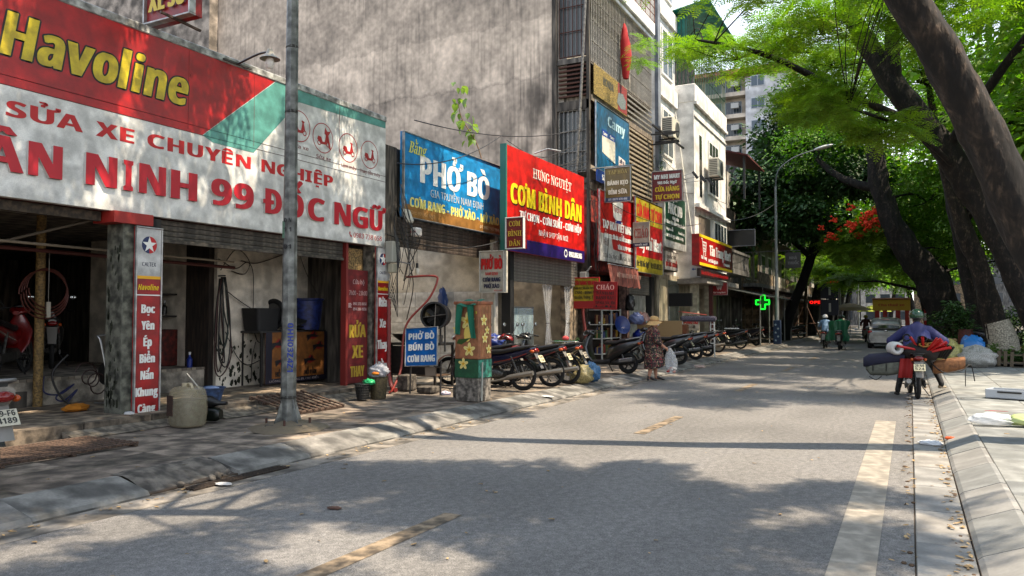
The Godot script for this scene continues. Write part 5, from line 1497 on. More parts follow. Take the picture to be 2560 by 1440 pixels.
		part("cap",GN().lathe([Vector2(0.022,0.225),Vector2(0.022,0.27),Vector2(0.0,0.27)],10),flat(Color(0.7,0.7,0.7) if k != 1 else Color(0.5,0.5,0.5),0.4),bt)
	# hoses and cables on the cream wall
	var cab := thing("air_hoses","bundle of red and green air hoses hanging on the edge of the cream wall","hose",V(-10.9,0.28,-9.75))
	for k in 6:
		var w: float = [0.10,0.19,0.07,0.23,0.13,0.16][k]
		var lo: float = [0.30,0.62,0.45,0.22,0.75,0.38][k]
		part("hose_loop",GN().tube(smooth_path([V(0.02 * k,1.95,0.02),V(0.02 * k,1.5,w * 0.5),V(0.02 * k,lo + 0.25,w * 0.7),V(0.02 * k,lo,w * 0.1 - 0.04 * (k % 3)),V(0.02 * k,lo + 0.35,-w * 0.9),V(0.02 * k,1.35,-w * (0.3 + 0.1 * k)),V(0.02 * k,1.98,-0.02)],5),0.012,5),flat([Color(0.20,0.07,0.05),Color(0.05,0.12,0.08),Color(0.05,0.05,0.05)][k % 3],0.55),cab)
	part("hook",GN().tube([V(-0.1,2.0,0),V(0.12,2.0,0)],0.015,5),K(0.2,0.2,0.2,0.6),cab)
	var wr := thing("wall_cables","black cables strung across the cream inner wall to a socket","cable",V(-10.9,0.28,-10.5))
	for p in [[V(0,2.3,0.8),V(0,2.15,0.4),V(0.02,2.28,0.15),V(0,2.05,-0.02),V(0,1.2,-0.03),V(0,0.85,-0.12),V(0,0.78,-0.22)],[V(0,2.1,0.75),V(0.02,2.5,0.42),V(0.02,2.3,0.1),V(0.01,2.06,0.2),V(0,2.1,0.5)],[V(0.02,2.3,0.3),V(0.02,2.28,-0.1),V(0.02,2.5,-0.8),V(0.02,2.62,-1.2)],[V(0.02,1.75,0.65),V(0.02,1.5,0.2),V(0.02,1.25,-0.4),V(0.02,1.2,-0.9)],[V(0,0.8,-0.1),V(0,0.5,-0.02),V(0,0.1,0.0)],[V(0,1.0,0.62),V(0,0.55,0.35),V(0,0.38,0.1),V(0,0.45,-0.2)]]:
		part("cable",GN().tube(smooth_path(p,5),0.009,4),K(0.09,0.06,0.05,0.6),wr)
	part("socket",GN().box(V(-0.03,0.92,0.02),V(0.03,0.16,0.10),0.005),K(0.66,0.64,0.58,0.5),wr)
	part("bulb_cord",GN().tube(sag(V(0,2.62,-1.2),V(0.2,1.75,-1.55),0.1),0.006,4),K(0.05,0.05,0.05,0.6),wr)
	# coil of hose on the yellow post,switch box,hand pump frame,floor clutter
	var hc := thing("hose_coil","coil of red hose hanging on the yellow post","hose",V(-10.9,1.95,-6.62))
	for k in 4:
		part("loop",GN().tube(coil(V(0.06 + 0.01 * k,-0.03 * k,0.02 * k),0.27 + 0.02 * k,1.0,V(0,0,1),V(0,1,0),V(0.02,0,0),26,0.05),0.011,5,false),K(0.28,0.11,0.07,0.6),hc)
	part("lamp_stick",GN().box(V(0.10,-0.30,0.0),V(0.03,0.22,0.05)),K(0.6,0.58,0.52,0.5),hc)
	part("cord",GN().tube([V(0.10,0.5,0),V(0.10,-0.2,0)],0.006,4),K(0.4,0.38,0.34,0.5),hc)
	var fp := thing("pump_frame","bent steel handle frame with tangled hoses behind the pillar","pump",V(-10.0,0.28,-7.1))
	part("handle_frame",GN().tube(smooth_path([V(-0.3,0.05,0.1),V(0.0,0.06,0.1),V(0.06,0.12,0.1),V(-0.06,0.9,0.18),V(-0.12,1.0,0.18),V(0.0,1.02,-0.2),V(0.1,1.02,-0.5)],6),0.014,7),K(0.55,0.55,0.54,0.35,0.7),fp)
	part("hose",GN().tube(coil(V(-0.3,0.5,0.25),0.12,3.0,V(0,0,1),V(0,1,0),V(0.05,-0.2,-0.2),40,0.2),0.010,5),K(0.16,0.08,0.06,0.6),fp)
	part("hose",GN().tube(smooth_path([V(-0.3,0.75,0.5),V(-0.35,0.5,0.68),V(-0.3,0.2,0.6),V(-0.2,0.02,0.45)],6),0.016,5),K(0.06,0.05,0.05,0.6),fp)
	part("tank",GN().loft([[V(-0.3,0.45,-0.55),0.16,0.16],[V(-0.3,0.45,-0.05),0.16,0.16]],Vector3.RIGHT,Vector3.UP,14,2.0),K(0.08,0.08,0.08,0.5),fp)
	var yr := thing("yellow_rag","dirty yellow rag on the shop floor","rag",V(-9.95,0.28,-6.5))
	var yg := GN()
	sack(yg,V(0,0.05,0),V(0.09,0.05,0.17),9,0.5)
	part("rag",yg,K(0.62,0.38,0.05,0.9),yr)
	var bh := thing("blue_hose","coiled blue spring hose on the white platform edge","hose",V(-11.0,0.28,-7.0))
	part("hose",GN().tube(smooth_path([V(0,0.42,0.3),V(0.05,0.2,0.32),V(0.06,0.15,0.1),V(0.05,0.28,-0.12),V(0.06,0.12,0.15),V(0.07,0.05,0.05),V(0.08,0.2,-0.15),V(0.08,0.02,0.0)],6),0.012,5),K(0.05,0.08,0.26,0.5),bh)
	# ---- noodle shop front: stove cart,drum fan,wok
	var st := thing("stove_cart","sooty steel stove cart with dark side panels","cart",V(-8.75,0.17,-12.95))
	part("cart_top",GN().box(V(0,0.84,0),V(1.1,0.05,0.7),0.006),K(0.22,0.21,0.19,0.5,0.4),st)
	for x in [-0.52,0.52]:
		for z in [-0.32,0.32]:
			part("leg",GN().box(V(x,0.41,z),V(0.04,0.82,0.04)),K(0.16,0.15,0.14,0.6,0.4),st)
	part("side_panel",GN().box(V(-0.05,0.52,0.33),V(0.9,0.56,0.01)),mat("soot_panel",Color(0.13,0.09,0.07),0.7,0.2,"blotch",2.0),st)
	part("shelf",GN().box(V(0,0.22,0),V(1.0,0.02,0.62)),K(0.3,0.22,0.15,0.7),st)
	for x in [0.30,0.60]:
		part("upright",GN().tube([V(x,0.84,0.25),V(x,1.75 - 0.5 * x,0.25)],0.02,6),K(0.07,0.07,0.07,0.6),st)
	part("pot",GN().lathe([Vector2(0.15,0.86),Vector2(0.16,1.0),Vector2(0.165,1.01),Vector2(0.0,1.03)],18,T0(V(0.25,0,-0.1))),K(0.5,0.48,0.44,0.35,0.7),st)
	var wok := thing("wok","black wok with a steel lid handle on the stove cart","wok",V(-9.0,1.05,-12.75))
	part("pan",GN().lathe([Vector2(0.10,0.0),Vector2(0.24,0.10),Vector2(0.29,0.16),Vector2(0.275,0.16),Vector2(0.09,0.02),Vector2(0.0,0.02)],22),K(0.05,0.045,0.04,0.45,0.4),wok)
	part("lid",GN().lathe([Vector2(0.25,0.165),Vector2(0.15,0.20),Vector2(0.0,0.215)],20),K(0.62,0.60,0.55,0.3,0.7),wok)
	part("lid_handle",GN().tube(smooth_path([V(-0.06,0.21,0),V(-0.05,0.27,0),V(0.05,0.27,0),V(0.06,0.21,0)],4),0.012,6),K(0.7,0.68,0.6,0.3,0.6),wok)
	part("long_handle",GN().tube([V(-0.25,0.16,0.1),V(-0.62,0.24,0.25)],0.015,6),K(0.62,0.60,0.55,0.3,0.5),wok)
	var fan := thing("drum_fan","black drum blower fan on two posts above the blue board","fan",V(-8.22,1.02,-12.68),0.35)
	var dx := Transform3D(Basis(Vector3.RIGHT,PI / 2) ,V(0,0.55,0))
	part("drum",GN().lathe([Vector2(0.16,-0.26),Vector2(0.24,-0.24),Vector2(0.25,0.2),Vector2(0.275,0.22),Vector2(0.275,0.25),Vector2(0.24,0.25),Vector2(0.225,-0.2),Vector2(0.0,-0.2)],24,dx),K(0.075,0.075,0.075,0.5,0.3),fan)
	for k in 5:
		part("blade",GN().box(V(0,0.55,0.12) + V(cos(TAU * k / 5.0),sin(TAU * k / 5.0),0) * 0.11,V(0.17,0.09,0.012),0.0,Basis(Vector3.BACK,TAU * k / 5.0) * Basis(Vector3.RIGHT,0.6)),K(0.22,0.21,0.2,0.4,0.5),fan)
	part("guard",GN().tube([V(0,0.32,0.2),V(0.02,0.78,0.2)],0.008,5),K(0.5,0.48,0.45,0.4,0.5),fan)
	part("guard",GN().tube([V(-0.23,0.52,0.2),V(0.23,0.58,0.2)],0.008,5),K(0.5,0.48,0.45,0.4,0.5),fan)
	part("motor",GN().box(V(-0.22,0.6,-0.05),V(0.14,0.16,0.14),0.02),K(0.5,0.44,0.3,0.6),fan)
	for x in [-0.14,0.16]:
		part("post",GN().tube([V(x,-0.15,0),V(x,0.4,0)],0.018,6),K(0.06,0.06,0.06,0.6),fan)
	var bd := thing("folding_stand","thin steel stand under the blue leaning board","stand",V(-7.85,0.14,-11.72))
	for x in [-0.33,0.33]:
		part("leg",GN().tube([V(x,0,0),V(x,0.62,-0.02)],0.016,6),K(0.2,0.18,0.16,0.6),bd)
	part("cross_bar",GN().tube([V(-0.35,0.5,0),V(0.35,0.5,0)],0.014,6),K(0.2,0.18,0.16,0.6),bd)
	part("rag",GN().box(V(0.12,0.42,0.01),V(0.22,0.16,0.01),0.0,Basis(Vector3.BACK,0.06)),K(0.5,0.44,0.38,0.9),bd)
	for a in [[-8.62,-12.25,0.26,0.3,"square cement block beneath the stove cart"],[-8.0,-12.05,0.34,0.12,"flat cement block in front of the folding stand"],[-7.0,-11.6,0.2,0.2,"cement block behind the painted cabinet"]]:
		single("cement_block",GN().box(V(0,a[3] / 2,0),V(a[2],a[3],0.3),0.02),mat("block_cement",Color(0.40,0.37,0.33),0.95,0.0,"blotch",2.0,0.5),a[4],"block").position = V(a[0],0.14,a[1])
	var pend := thing("hanging_bulb","bare bulb hanging in the noodle shop","lamp",V(-9.6,2.62,-14.0))
	part("socket",GN().lathe([Vector2(0.03,0.0),Vector2(0.03,0.10),Vector2(0.0,0.12)],10),K(0.05,0.05,0.05,0.5),pend)
	part("bulb",GN().lathe([Vector2(0.0,-0.15),Vector2(0.05,-0.13),Vector2(0.06,-0.05),Vector2(0.035,0.0)],12,Transform3D.IDENTITY,false),K(0.80,0.78,0.72,0.3),pend)
	part("cord",GN().tube([V(0,0.1,0),V(0,0.42,0)],0.006,4),K(0.05,0.05,0.05,0.5),pend)
	for k in 2:
		var bg := rubbish_bag("blue_bag",["crumpled blue bag hanging on the tiled wall","small blue bag hanging by the white jamb"][k],[V(-11.2,1.35,-16.85),V(-10.75,1.75,-16.85)][k],V(0.13,0.28,0.06),film("film_blue",Color(0.04,0.20,0.42),0.9),31 + k,false)
	# rice shop: glass counter,stools of stuff,curtains of film,potted flower
	var ct := thing("glass_counter","grey counter with glass food case in the rice shop","counter",V(-9.6,0.18,-18.3))
	part("counter",GN().box(V(0,0.42,0),V(0.6,0.84,2.0),0.01),mat("counter_grey",Color(0.42,0.44,0.43),0.5,0.2,"soft",1.0),ct)
	for z in [-0.98,0.0,0.98]:
		for x in [-0.27,0.27]:
			part("case_post",GN().box(V(x,1.23,z),V(0.03,0.78,0.03)),K(0.55,0.55,0.54,0.4,0.5),ct)
	part("case_top",GN().box(V(0,1.63,0),V(0.6,0.03,2.0)),K(0.5,0.5,0.49,0.4,0.4),ct)
	part("case_pane",GN().box(V(0.285,1.23,0),V(0.006,0.76,1.94)),pane(),ct)
	for k in 3:
		part("bowl",GN().lathe([Vector2(0.05,0.85),Vector2(0.13,0.93),Vector2(0.0,0.92)],14,T0(V(0.05,0,0.6 - 0.5 * k))),K(0.6,0.58,0.55,0.4),ct)
	for k in 2:
		var pc := thing("plastic_curtain","clear plastic curtain tied back at the tan pier" if k == 0 else "clear plastic curtain tied back at the counter end","curtain",V(-8.95,0.5,-20.9 if k == 0 else -19.4))
		part("film",GN().grid(14,16,func(u: float,w: float) -> Vector3:
			var pinch := 0.25 + 0.75 * absf(w - 0.45) * 1.7
			return V(0.03 * sin(u * 22.0),1.95 * w,(0.5 - u) * 0.7 * pinch + (0.15 if k == 0 else -0.1) * (1.0 - w))),film("film_clear",Color(0.80,0.80,0.80),0.2),pc)
		part("tie",GN().tube([V(0.02,0.88,-0.12),V(0.02,0.86,0.14)],0.01,5),K(0.07,0.07,0.07,0.6),pc)
	var pot := thing("flower_pot","potted plant with one pink blossom before the tan pier","plant",V(-8.7,0.14,-20.1))
	part("pot",GN().lathe([Vector2(0.12,0.0),Vector2(0.17,0.3),Vector2(0.18,0.32),Vector2(0.0,0.3)],16),K(0.3,0.13,0.09,0.7),pot)
	var pr := RandomNumberGenerator.new()
	pr.seed = 3
	var ps := []
	for k in 10:
		ps.append(V(pr.randfn() * 0.14,0.5 + pr.randf() * 0.25,pr.randfn() * 0.14))
	crown(pot,[broad_rosette(41,14,0.16,0.12,0.06)],leaf_mat("pot_leaf",Color(0.16,0.30,0.11),Color(0.4,0.5,0.15)),ps,4,0.7,1.1)
	part("blossom",GN().ball(V(0.05,0.80,0.1),V(0.11,0.08,0.1),7,5),K(0.78,0.30,0.30,0.7),pot)
	# ---- grocery front of the tall house
	var shv := thing("goods_shelf","steel shelf packed with snacks and drinks at the grocery door","shelf",V(-8.55,0.16,-22.9),PI / 2)
	for y in [0.25,0.72,1.15,1.6]:
		part("shelf_board",GN().box(V(0,y,0),V(1.7,0.03,0.45)),K(0.6,0.6,0.58,0.5),shv)
	for x in [-0.84,0.0,0.84]:
		part("upright",GN().box(V(x,0.82,0.21),V(0.045,1.64,0.04)),K(0.62,0.63,0.62,0.45,0.3),shv)
	part("back_panel",GN().box(V(0,0.82,-0.22),V(1.7,1.64,0.02)),K(0.16,0.12,0.10,0.8),shv)
	var gcol := [Color(0.62,0.36,0.05),Color(0.55,0.06,0.05),Color(0.70,0.55,0.10),Color(0.12,0.2,0.42),Color(0.66,0.64,0.6),Color(0.35,0.12,0.06),Color(0.12,0.35,0.14)]
	var sr := RandomNumberGenerator.new()
	sr.seed = 18
	var gl := ["orange","red","yellow","blue","white","brown","green"]
	for y in [0.265,0.735,1.165]:
		for k in 9:
			var ci := sr.randi() % 7
			var w := sr.randf_range(0.11,0.17)
			var hh := sr.randf_range(0.18,0.36)
			var x := -0.76 + k * 0.185
			if absf(x) < 0.1:
				continue
			var pk := crate("snack_pack","%s snack pack on the %s board of the goods shelf" % [gl[ci],{0.265: "lowest",0.735: "middle",1.165: "upper"}[y]],"package",V(-8.55,0.16,-22.9) + Basis(Vector3.UP,PI / 2) * V(x,y,0.05),V(w,hh,0.16),mat("pack_%d" % ci,gcol[ci],0.35,0.0,"chips",6.0),PI / 2,"snack packs on the goods shelf")
	var bas := thing("blue_basin","big blue plastic basin hung on edge at the grocery","basin",V(-8.15,0.98,-23.3),1.0)
	part("bowl",GN().lathe([Vector2(0.18,-0.08),Vector2(0.27,0.06),Vector2(0.30,0.07),Vector2(0.26,0.05),Vector2(0.0,-0.05)],22,Transform3D(Basis(Vector3.RIGHT,1.3),V(0,0.3,0))),K(0.04,0.13,0.36,0.4),bas)
	var hang := [["clear bag of blue and red balls hung at the grocery",Color(0.5,0.55,0.75),V(-7.95,1.3,-24.2),V(0.24,0.2,0.18)],["pink white bag of toys hung beside the balls",Color(0.70,0.52,0.48),V(-7.9,1.25,-24.7),V(0.24,0.24,0.16)],["bunch of blue plastic toys under the hanging bags",Color(0.06,0.16,0.55),V(-7.85,0.75,-24.3),V(0.22,0.2,0.16)],["clear bag of bottles on the floor by the scooter",Color(0.55,0.58,0.60),V(-7.75,0.5,-24.6),V(0.25,0.22,0.2)],["dark bag hanging high by the pier",Color(0.12,0.11,0.12),V(-8.1,1.75,-24.0),V(0.15,0.28,0.12)]]
	for k in hang.size():
		rubbish_bag("hanging_goods",hang[k][0],hang[k][2],hang[k][3],mat("goods_%d" % k,hang[k][1],0.3,0.0,"chips",7.0),60 + k,false)
	var fb := thing("standing_fan","white box fan frame with dark grille at the grocery","fan",V(-7.8,1.05,-25.0))
	part("frame",GN().box(V(0,0.24,0),V(0.36,0.5,0.12),0.05),K(0.66,0.64,0.60,0.5),fb)
	part("grille",GN().lathe([Vector2(0.15,0.0),Vector2(0.14,0.02),Vector2(0.0,0.03)],20,Transform3D(Basis(Vector3.RIGHT,PI / 2),V(0,0.26,0.06))),K(0.05,0.05,0.06,0.5),fb)
	crate("cardboard_sheet","big flat sheet of brown cardboard behind the woman in the straw hat","cardboard",V(-7.3,0.5,-24.6),V(1.5,0.92,0.03),mat("cardboard",Color(0.46,0.34,0.21),0.85,0.0,"soft",1.5))
	crate("carton","square brown carton on a stool behind the white scooter","box",V(-6.95,0.62,-25.6),V(0.62,0.68,0.5),mat("carton_brown",Color(0.50,0.27,0.13),0.7,0.0,"soft",2.0),0.1)
	var fbed := thing("folding_bed","folded camp bed with padded top and white legs","bed",V(-6.7,0.14,-27.4),0.2)
	part("mattress",GN().box(V(0,1.34,0),V(1.25,0.2,0.6),0.06),mat("mattress_stripe",Color(0.45,0.42,0.48),0.85,0.0,"chips",3.0),fbed)
	for x in [-0.55,0.55]:
		part("leg",GN().box(V(x,0.62,0.2),V(0.05,1.24,0.05)),K(0.66,0.66,0.64,0.4,0.3),fbed)
		part("leg",GN().box(V(x - 0.14,0.62,-0.2),V(0.05,1.24,0.05)),K(0.66,0.66,0.64,0.4,0.3),fbed)
	for k in 6:
		part("rung",GN().box(V(0.48,0.3 + 0.17 * k,0.2),V(0.14,0.03,0.03)),K(0.66,0.66,0.64,0.4,0.3),fbed)
	var aw := thing("awning","faded pink scalloped awning below the red grocery board","awning",V(-7.95,2.55,-21.55),PI / 2)
	part("awning_cloth",GN().grid(40,8,func(u: float,w: float) -> Vector3:
		var fall := w
		return V(2.85 * u,0.56 * fall - (0.05 * absf(sin(u * 18.8)) + 0.06 * u) * (1.0 - fall),0.10 * (1.0 - fall) + 0.05 * sin(u * 31.0) * (1.0 - 0.5 * fall))),mat("awning_pink",Color(0.66,0.36,0.30),0.85,0.0,"streak",2.0),aw)
	letters(aw,"VIỆT MART 0974 156 117",1.5,0.2,0.13,2.3,K(0.76,0.62,0.55,0.8),"sans",0.16)
	part("awning_pole",GN().tube([V(0,0.58,0.0),V(2.85,0.58,0.0)],0.02,6),K(0.5,0.5,0.5,0.5,0.4),aw)
	var flag := thing("furled_flag","furled red flag hanging on the barred balcony","flag",V(-8.45,9.5,-24.6))
	part("cloth",GN().tube(smooth_path([V(0,2.0,0),V(0.02,1.5,0.05),V(0.05,0.8,-0.05),V(0.05,0.1,0.0)],5),lerp_list([0.03,0.14,0.2,0.08],16),9,true,0.4,6),K(0.55,0.04,0.05,0.85),flag)
	part("staff",GN().tube([V(-0.2,-0.4,0),V(0.02,2.2,0)],0.02,6),K(0.4,0.36,0.3,0.7),flag)
	# air conditioners
	var aci := 0
	for a in [[V(-8.05,8.35,-28.85),"air conditioner on the black rack of the narrow house"],[V(-7.35,7.55,-33.4),"air conditioner below the tall windows of the corner house"]]:
		var ac := thing("air_conditioner","white " + a[1],"air conditioner",a[0],0.0)
		part("case",GN().box(V(0,0.4,0),V(0.42,0.8,1.0),0.03),K(0.74,0.72,0.66,0.5),ac)
		for k in 9:
			part("grille_slat",GN().box(V(0.0,0.10 + 0.075 * k,0.505),V(0.34,0.03,0.012)),K(0.30,0.29,0.27,0.6),ac)
		part("fan_guard",GN().lathe([Vector2(0.3,0.0),Vector2(0.28,0.02),Vector2(0.0,0.02)],20,Transform3D(Basis(Vector3.BACK,-PI / 2),V(0.21,0.4,-0.15))),K(0.25,0.25,0.24,0.6),ac)
		part("bracket",GN().box(V(-0.2,-0.03,0.3),V(0.9,0.05,0.05)),K(0.12,0.12,0.12,0.6),ac)
		part("bracket",GN().box(V(-0.2,-0.03,-0.3),V(0.9,0.05,0.05)),K(0.12,0.12,0.12,0.6),ac)
	var rk := thing("iron_rack","black iron rack of angle bars beside the louvred balcony","rack",V(-8.4,8.0,-27.9))
	for k in 4:
		part("rack_bar",GN().box(V(0.35,0.0 + 0.18 * k,0.1 - 0.5 * (k % 2)),V(0.9,0.05,0.06),0.0,Basis(Vector3.UP,0.1 * k)),K(0.05,0.05,0.06,0.6),rk)
	part("rack_brace",GN().bar(V(0.0,0.7,0.3),V(0.75,0.05,-1.3),0.06,0.06),K(0.05,0.05,0.06,0.6),rk)
	var ivy := leafy_plant("green_hanging","strip of dark green hanging plants beside the louvres",V(-8.45,6.2,-28.55),V(0.15,1.9,0.15),40,leaf_mat("dark_leaf",Color(0.17,0.30,0.12),Color(0.40,0.55,0.16)),[broad_rosette(44,20,0.2,0.1,0.05)],71,0.7,1.1)
	# sapling growing behind the blue board
	var fg := thing("wall_fig","young fig sapling sprouting above the blue noodle board","plant",V(-9.5,5.0,-16.6))
	part("stem",GN().tube(smooth_path([V(0.1,0.3,0),V(-0.05,0.9,0.1),V(-0.35,1.5,0.3),V(-0.45,2.0,0.35)],4),[0.02,0.02,0.018,0.018,0.016,0.016,0.014,0.014,0.012,0.012,0.01,0.008,0.006],5),K(0.42,0.33,0.24,0.8),fg)
	var leaf := GN()
	leaf.grid(4,6,func(u: float,w: float) -> Vector3:
		var wd := 0.075 * sin(PI * pow(w,0.7)) + 0.002
		return V((u - 0.5) * 2.0 * wd,0.03 * absf(u - 0.5) - 0.1 * w * w,0.20 * w))
	var lm := leaf.mesh()
	var lr := RandomNumberGenerator.new()
	lr.seed = 4
	for k in 46:
		var o := part("leaf",lm,leaf_mat("fig_leaf",Color(0.22,0.33,0.10),Color(0.5,0.62,0.2)),fg)
		var t := lr.randf()
		o.position = V(-0.1 - 0.4 * t,0.9 + 1.35 * t,0.1 + 0.3 * t) + V(lr.randfn() * 0.14,lr.randfn() * 0.14,lr.randfn() * 0.14) if k < 34 else V(-0.75,0.55,0.3) + V(lr.randfn() * 0.15,lr.randfn() * 0.12,lr.randfn() * 0.1)
		o.rotation = V(lr.randf_range(0.1,1.1),lr.randf() * TAU,0)
		o.scale = Vector3.ONE * lr.randf_range(0.7,1.3)
	# overhead wires
	var wz := 0
	for a in [[V(-9.0,5.6,-13.0),V(-8.9,7.4,-22),0.3,"thin black wire sagging from the blue board to the tall house"],[V(-8.9,5.2,-17.0),V(-8.8,6.6,-22),0.2,"thin black wire above the red rice board"],[V(-9.2,3.2,-12.3),V(-8.6,3.4,-16.2),0.25,"black wire looping under the blue board"],[V(-8.4,5.4,-21),V(-7.2,5.2,-30),0.5,"black wire crossing behind the end-on signs"],[V(-8.6,11.0,-31.1),V(-7.6,3.2,-31.0),0.0,"white cable running down the grey side wall"],[V(-7.0,5.4,-30),V(-6.2,7.5,-42),0.4,"black wire running to the far lamp post"]]:
		single("overhead_wire",GN().tube(sag(a[0],a[1],a[2],14),0.012 if wz != 4 else 0.02,4),flat(Color(0.05,0.05,0.05) if wz != 4 else Color(0.75,0.75,0.72),0.6),a[3],"wire")
		wz += 1
	var cr := RandomNumberGenerator.new()
	cr.seed = 27
	for q in 3:
		var cbn := thing("cable_bundle",["tangle of black cables between the long board and the blue board","bundle of black cables along the wall above the rice board","loops of black cables beside the red grocery board"][q],"cables",[V(-9.05,3.0,-12.55),V(-8.9,5.7,-17.2),V(-8.45,3.4,-21.4)][q])
		for k in [9,7,9][q]:
			var a: Vector3 = [V(cr.randf_range(-0.1,0.15),cr.randf_range(0.4,1.3),cr.randf_range(-0.15,0.1)),V(cr.randf_range(-0.1,0.1),cr.randf_range(-0.3,0.3),0.3),V(cr.randf_range(-0.1,0.2),cr.randf_range(0.8,2.2),cr.randf_range(-0.1,0.1))][q]
			var b: Vector3 = [V(cr.randf_range(0.0,0.2),cr.randf_range(-1.6,-0.4),cr.randf_range(-0.2,0.1)),V(cr.randf_range(0.0,0.2),cr.randf_range(0.4,1.4),-4.7),V(cr.randf_range(0.0,0.3),cr.randf_range(-0.8,0.3),cr.randf_range(-0.9,0.1))][q]
			var m := (a + b) * 0.5 + V(cr.randf_range(0.0,0.25),cr.randf_range(-0.45,0.0),cr.randf_range(-0.2,0.2))
			part("cable",GN().tube(smooth_path([a,a.lerp(m,0.5) + V(0.05,-0.08,0.03),m,b],5),cr.randf_range(0.005,0.011),4),K(0.05,0.05,0.052,0.6),cbn)
	for k in 4:
		single("overhead_wire",GN().tube(sag([V(-9.0,4.6,-12.4),V(-8.4,5.0,-21.2),V(-8.2,6.4,-22.2),V(-8.3,7.6,-28.5)][k],[V(-8.6,5.9,-16.1),V(-8.0,6.3,-26.0),V(-7.8,6.6,-31.2),V(-7.6,6.9,-37.0)][k],0.25,14),0.011,4),K(0.05,0.05,0.052,0.6),["black wire rising from the long board to the rice board","black wire between the mustard sign and the dark red mart sign","black wire from the mustard sign to the white corner house","black wire across the white house fronts"][k],"wire")
# ---------------------------------------------------------------- motorbikes and the car
# Local axes: +x forward,+y up,z across; origin on the ground between the wheels.
func wheel(parent: Node3D,c: Vector3,r: float,tr: float,kind: String,rim: Material) -> Node3D:
	var w := part("wheel",GN().lathe([Vector2(0.03,-0.05),Vector2(0.045,-0.045),Vector2(0.045,0.045),Vector2(0.03,0.05)],10,Transform3D(Basis(Vector3.RIGHT,PI / 2),Vector3.ZERO)),K(0.35,0.35,0.34,0.4,0.7),parent)
	w.position = c
	var t := GN()
	var rc := r - tr
	t.grid(30,10,func(u: float,v: float) -> Vector3:
		var a := TAU * u
		var b := TAU * v
		return V(cos(a) * (rc + tr * cos(b)),sin(a) * (rc + tr * cos(b)),tr * 0.95 * sin(b)))
	part("tyre",t,mat("tyre_rubber",Color(0.045,0.045,0.047),0.85,0.0,"grain",6.0),w)
	var g := GN()
	var ri := rc - tr * 0.55
	g.grid(30,4,func(u: float,v: float) -> Vector3:
		var a := TAU * u
		var b := PI * v
		return V(cos(a) * (ri + 0.012 - 0.02 * sin(b)),sin(a) * (ri + 0.012 - 0.02 * sin(b)),tr * 0.7 * cos(b)))
	part("rim",g,rim,w)
	var s := GN()
	if kind == "spoke":
		for k in 18:
			var a := TAU * k / 18.0
			var b := a + (0.5 if k % 2 == 0 else -0.5)
			s.tube([V(cos(b) * 0.04,sin(b) * 0.04,0.03 * (1 if k % 4 < 2 else -1)),V(cos(a) * ri,sin(a) * ri,0)],0.004,4,false)
	elif kind == "cast":
		for k in 5:
			var a := TAU * k / 5.0
			s.bar(V(cos(a) * 0.03,sin(a) * 0.03,0),V(cos(a + 0.12) * ri,sin(a + 0.12) * ri,0),0.03,0.035,Vector3.BACK)
	else:
		s.lathe([Vector2(ri,-0.02),Vector2(0.1,-0.035),Vector2(0.1,0.035),Vector2(ri,0.02)],20,Transform3D(Basis(Vector3.RIGHT,PI / 2),Vector3.ZERO))
	part("spokes",s,rim,w)
	return w
func paint(c: Color) -> StandardMaterial3D:
	var k := "paint_" + c.to_html(false)
	if not mats.has(k):
		var m := mat(k,c,0.35,0.1,"soft",3.0)
		m.clearcoat_enabled = true
		m.clearcoat = 0.7
		m.clearcoat_roughness = 0.12
	return mats[k]
func plate(t: Node3D,at: Vector3,tilt: float,s1: String,s2: String,c := Color(0.78,0.74,0.58)) -> void:
	var p := part("number_plate",GN().box(V(0,0,0),V(0.004,0.14,0.19),0.002),flat(c,0.5),t)
	p.position = at
	p.rotation.z = tilt
	for k in 2:
		var l := letters(p,[s1,s2][k],0,0,0.048,0.15,K(0.1,0.1,0.1,0.6),"bold",0.0,0.002)
		l.transform = Transform3D(Basis(Vector3.UP,-PI / 2),V(-0.0025,0.012 - 0.062 * k,0))
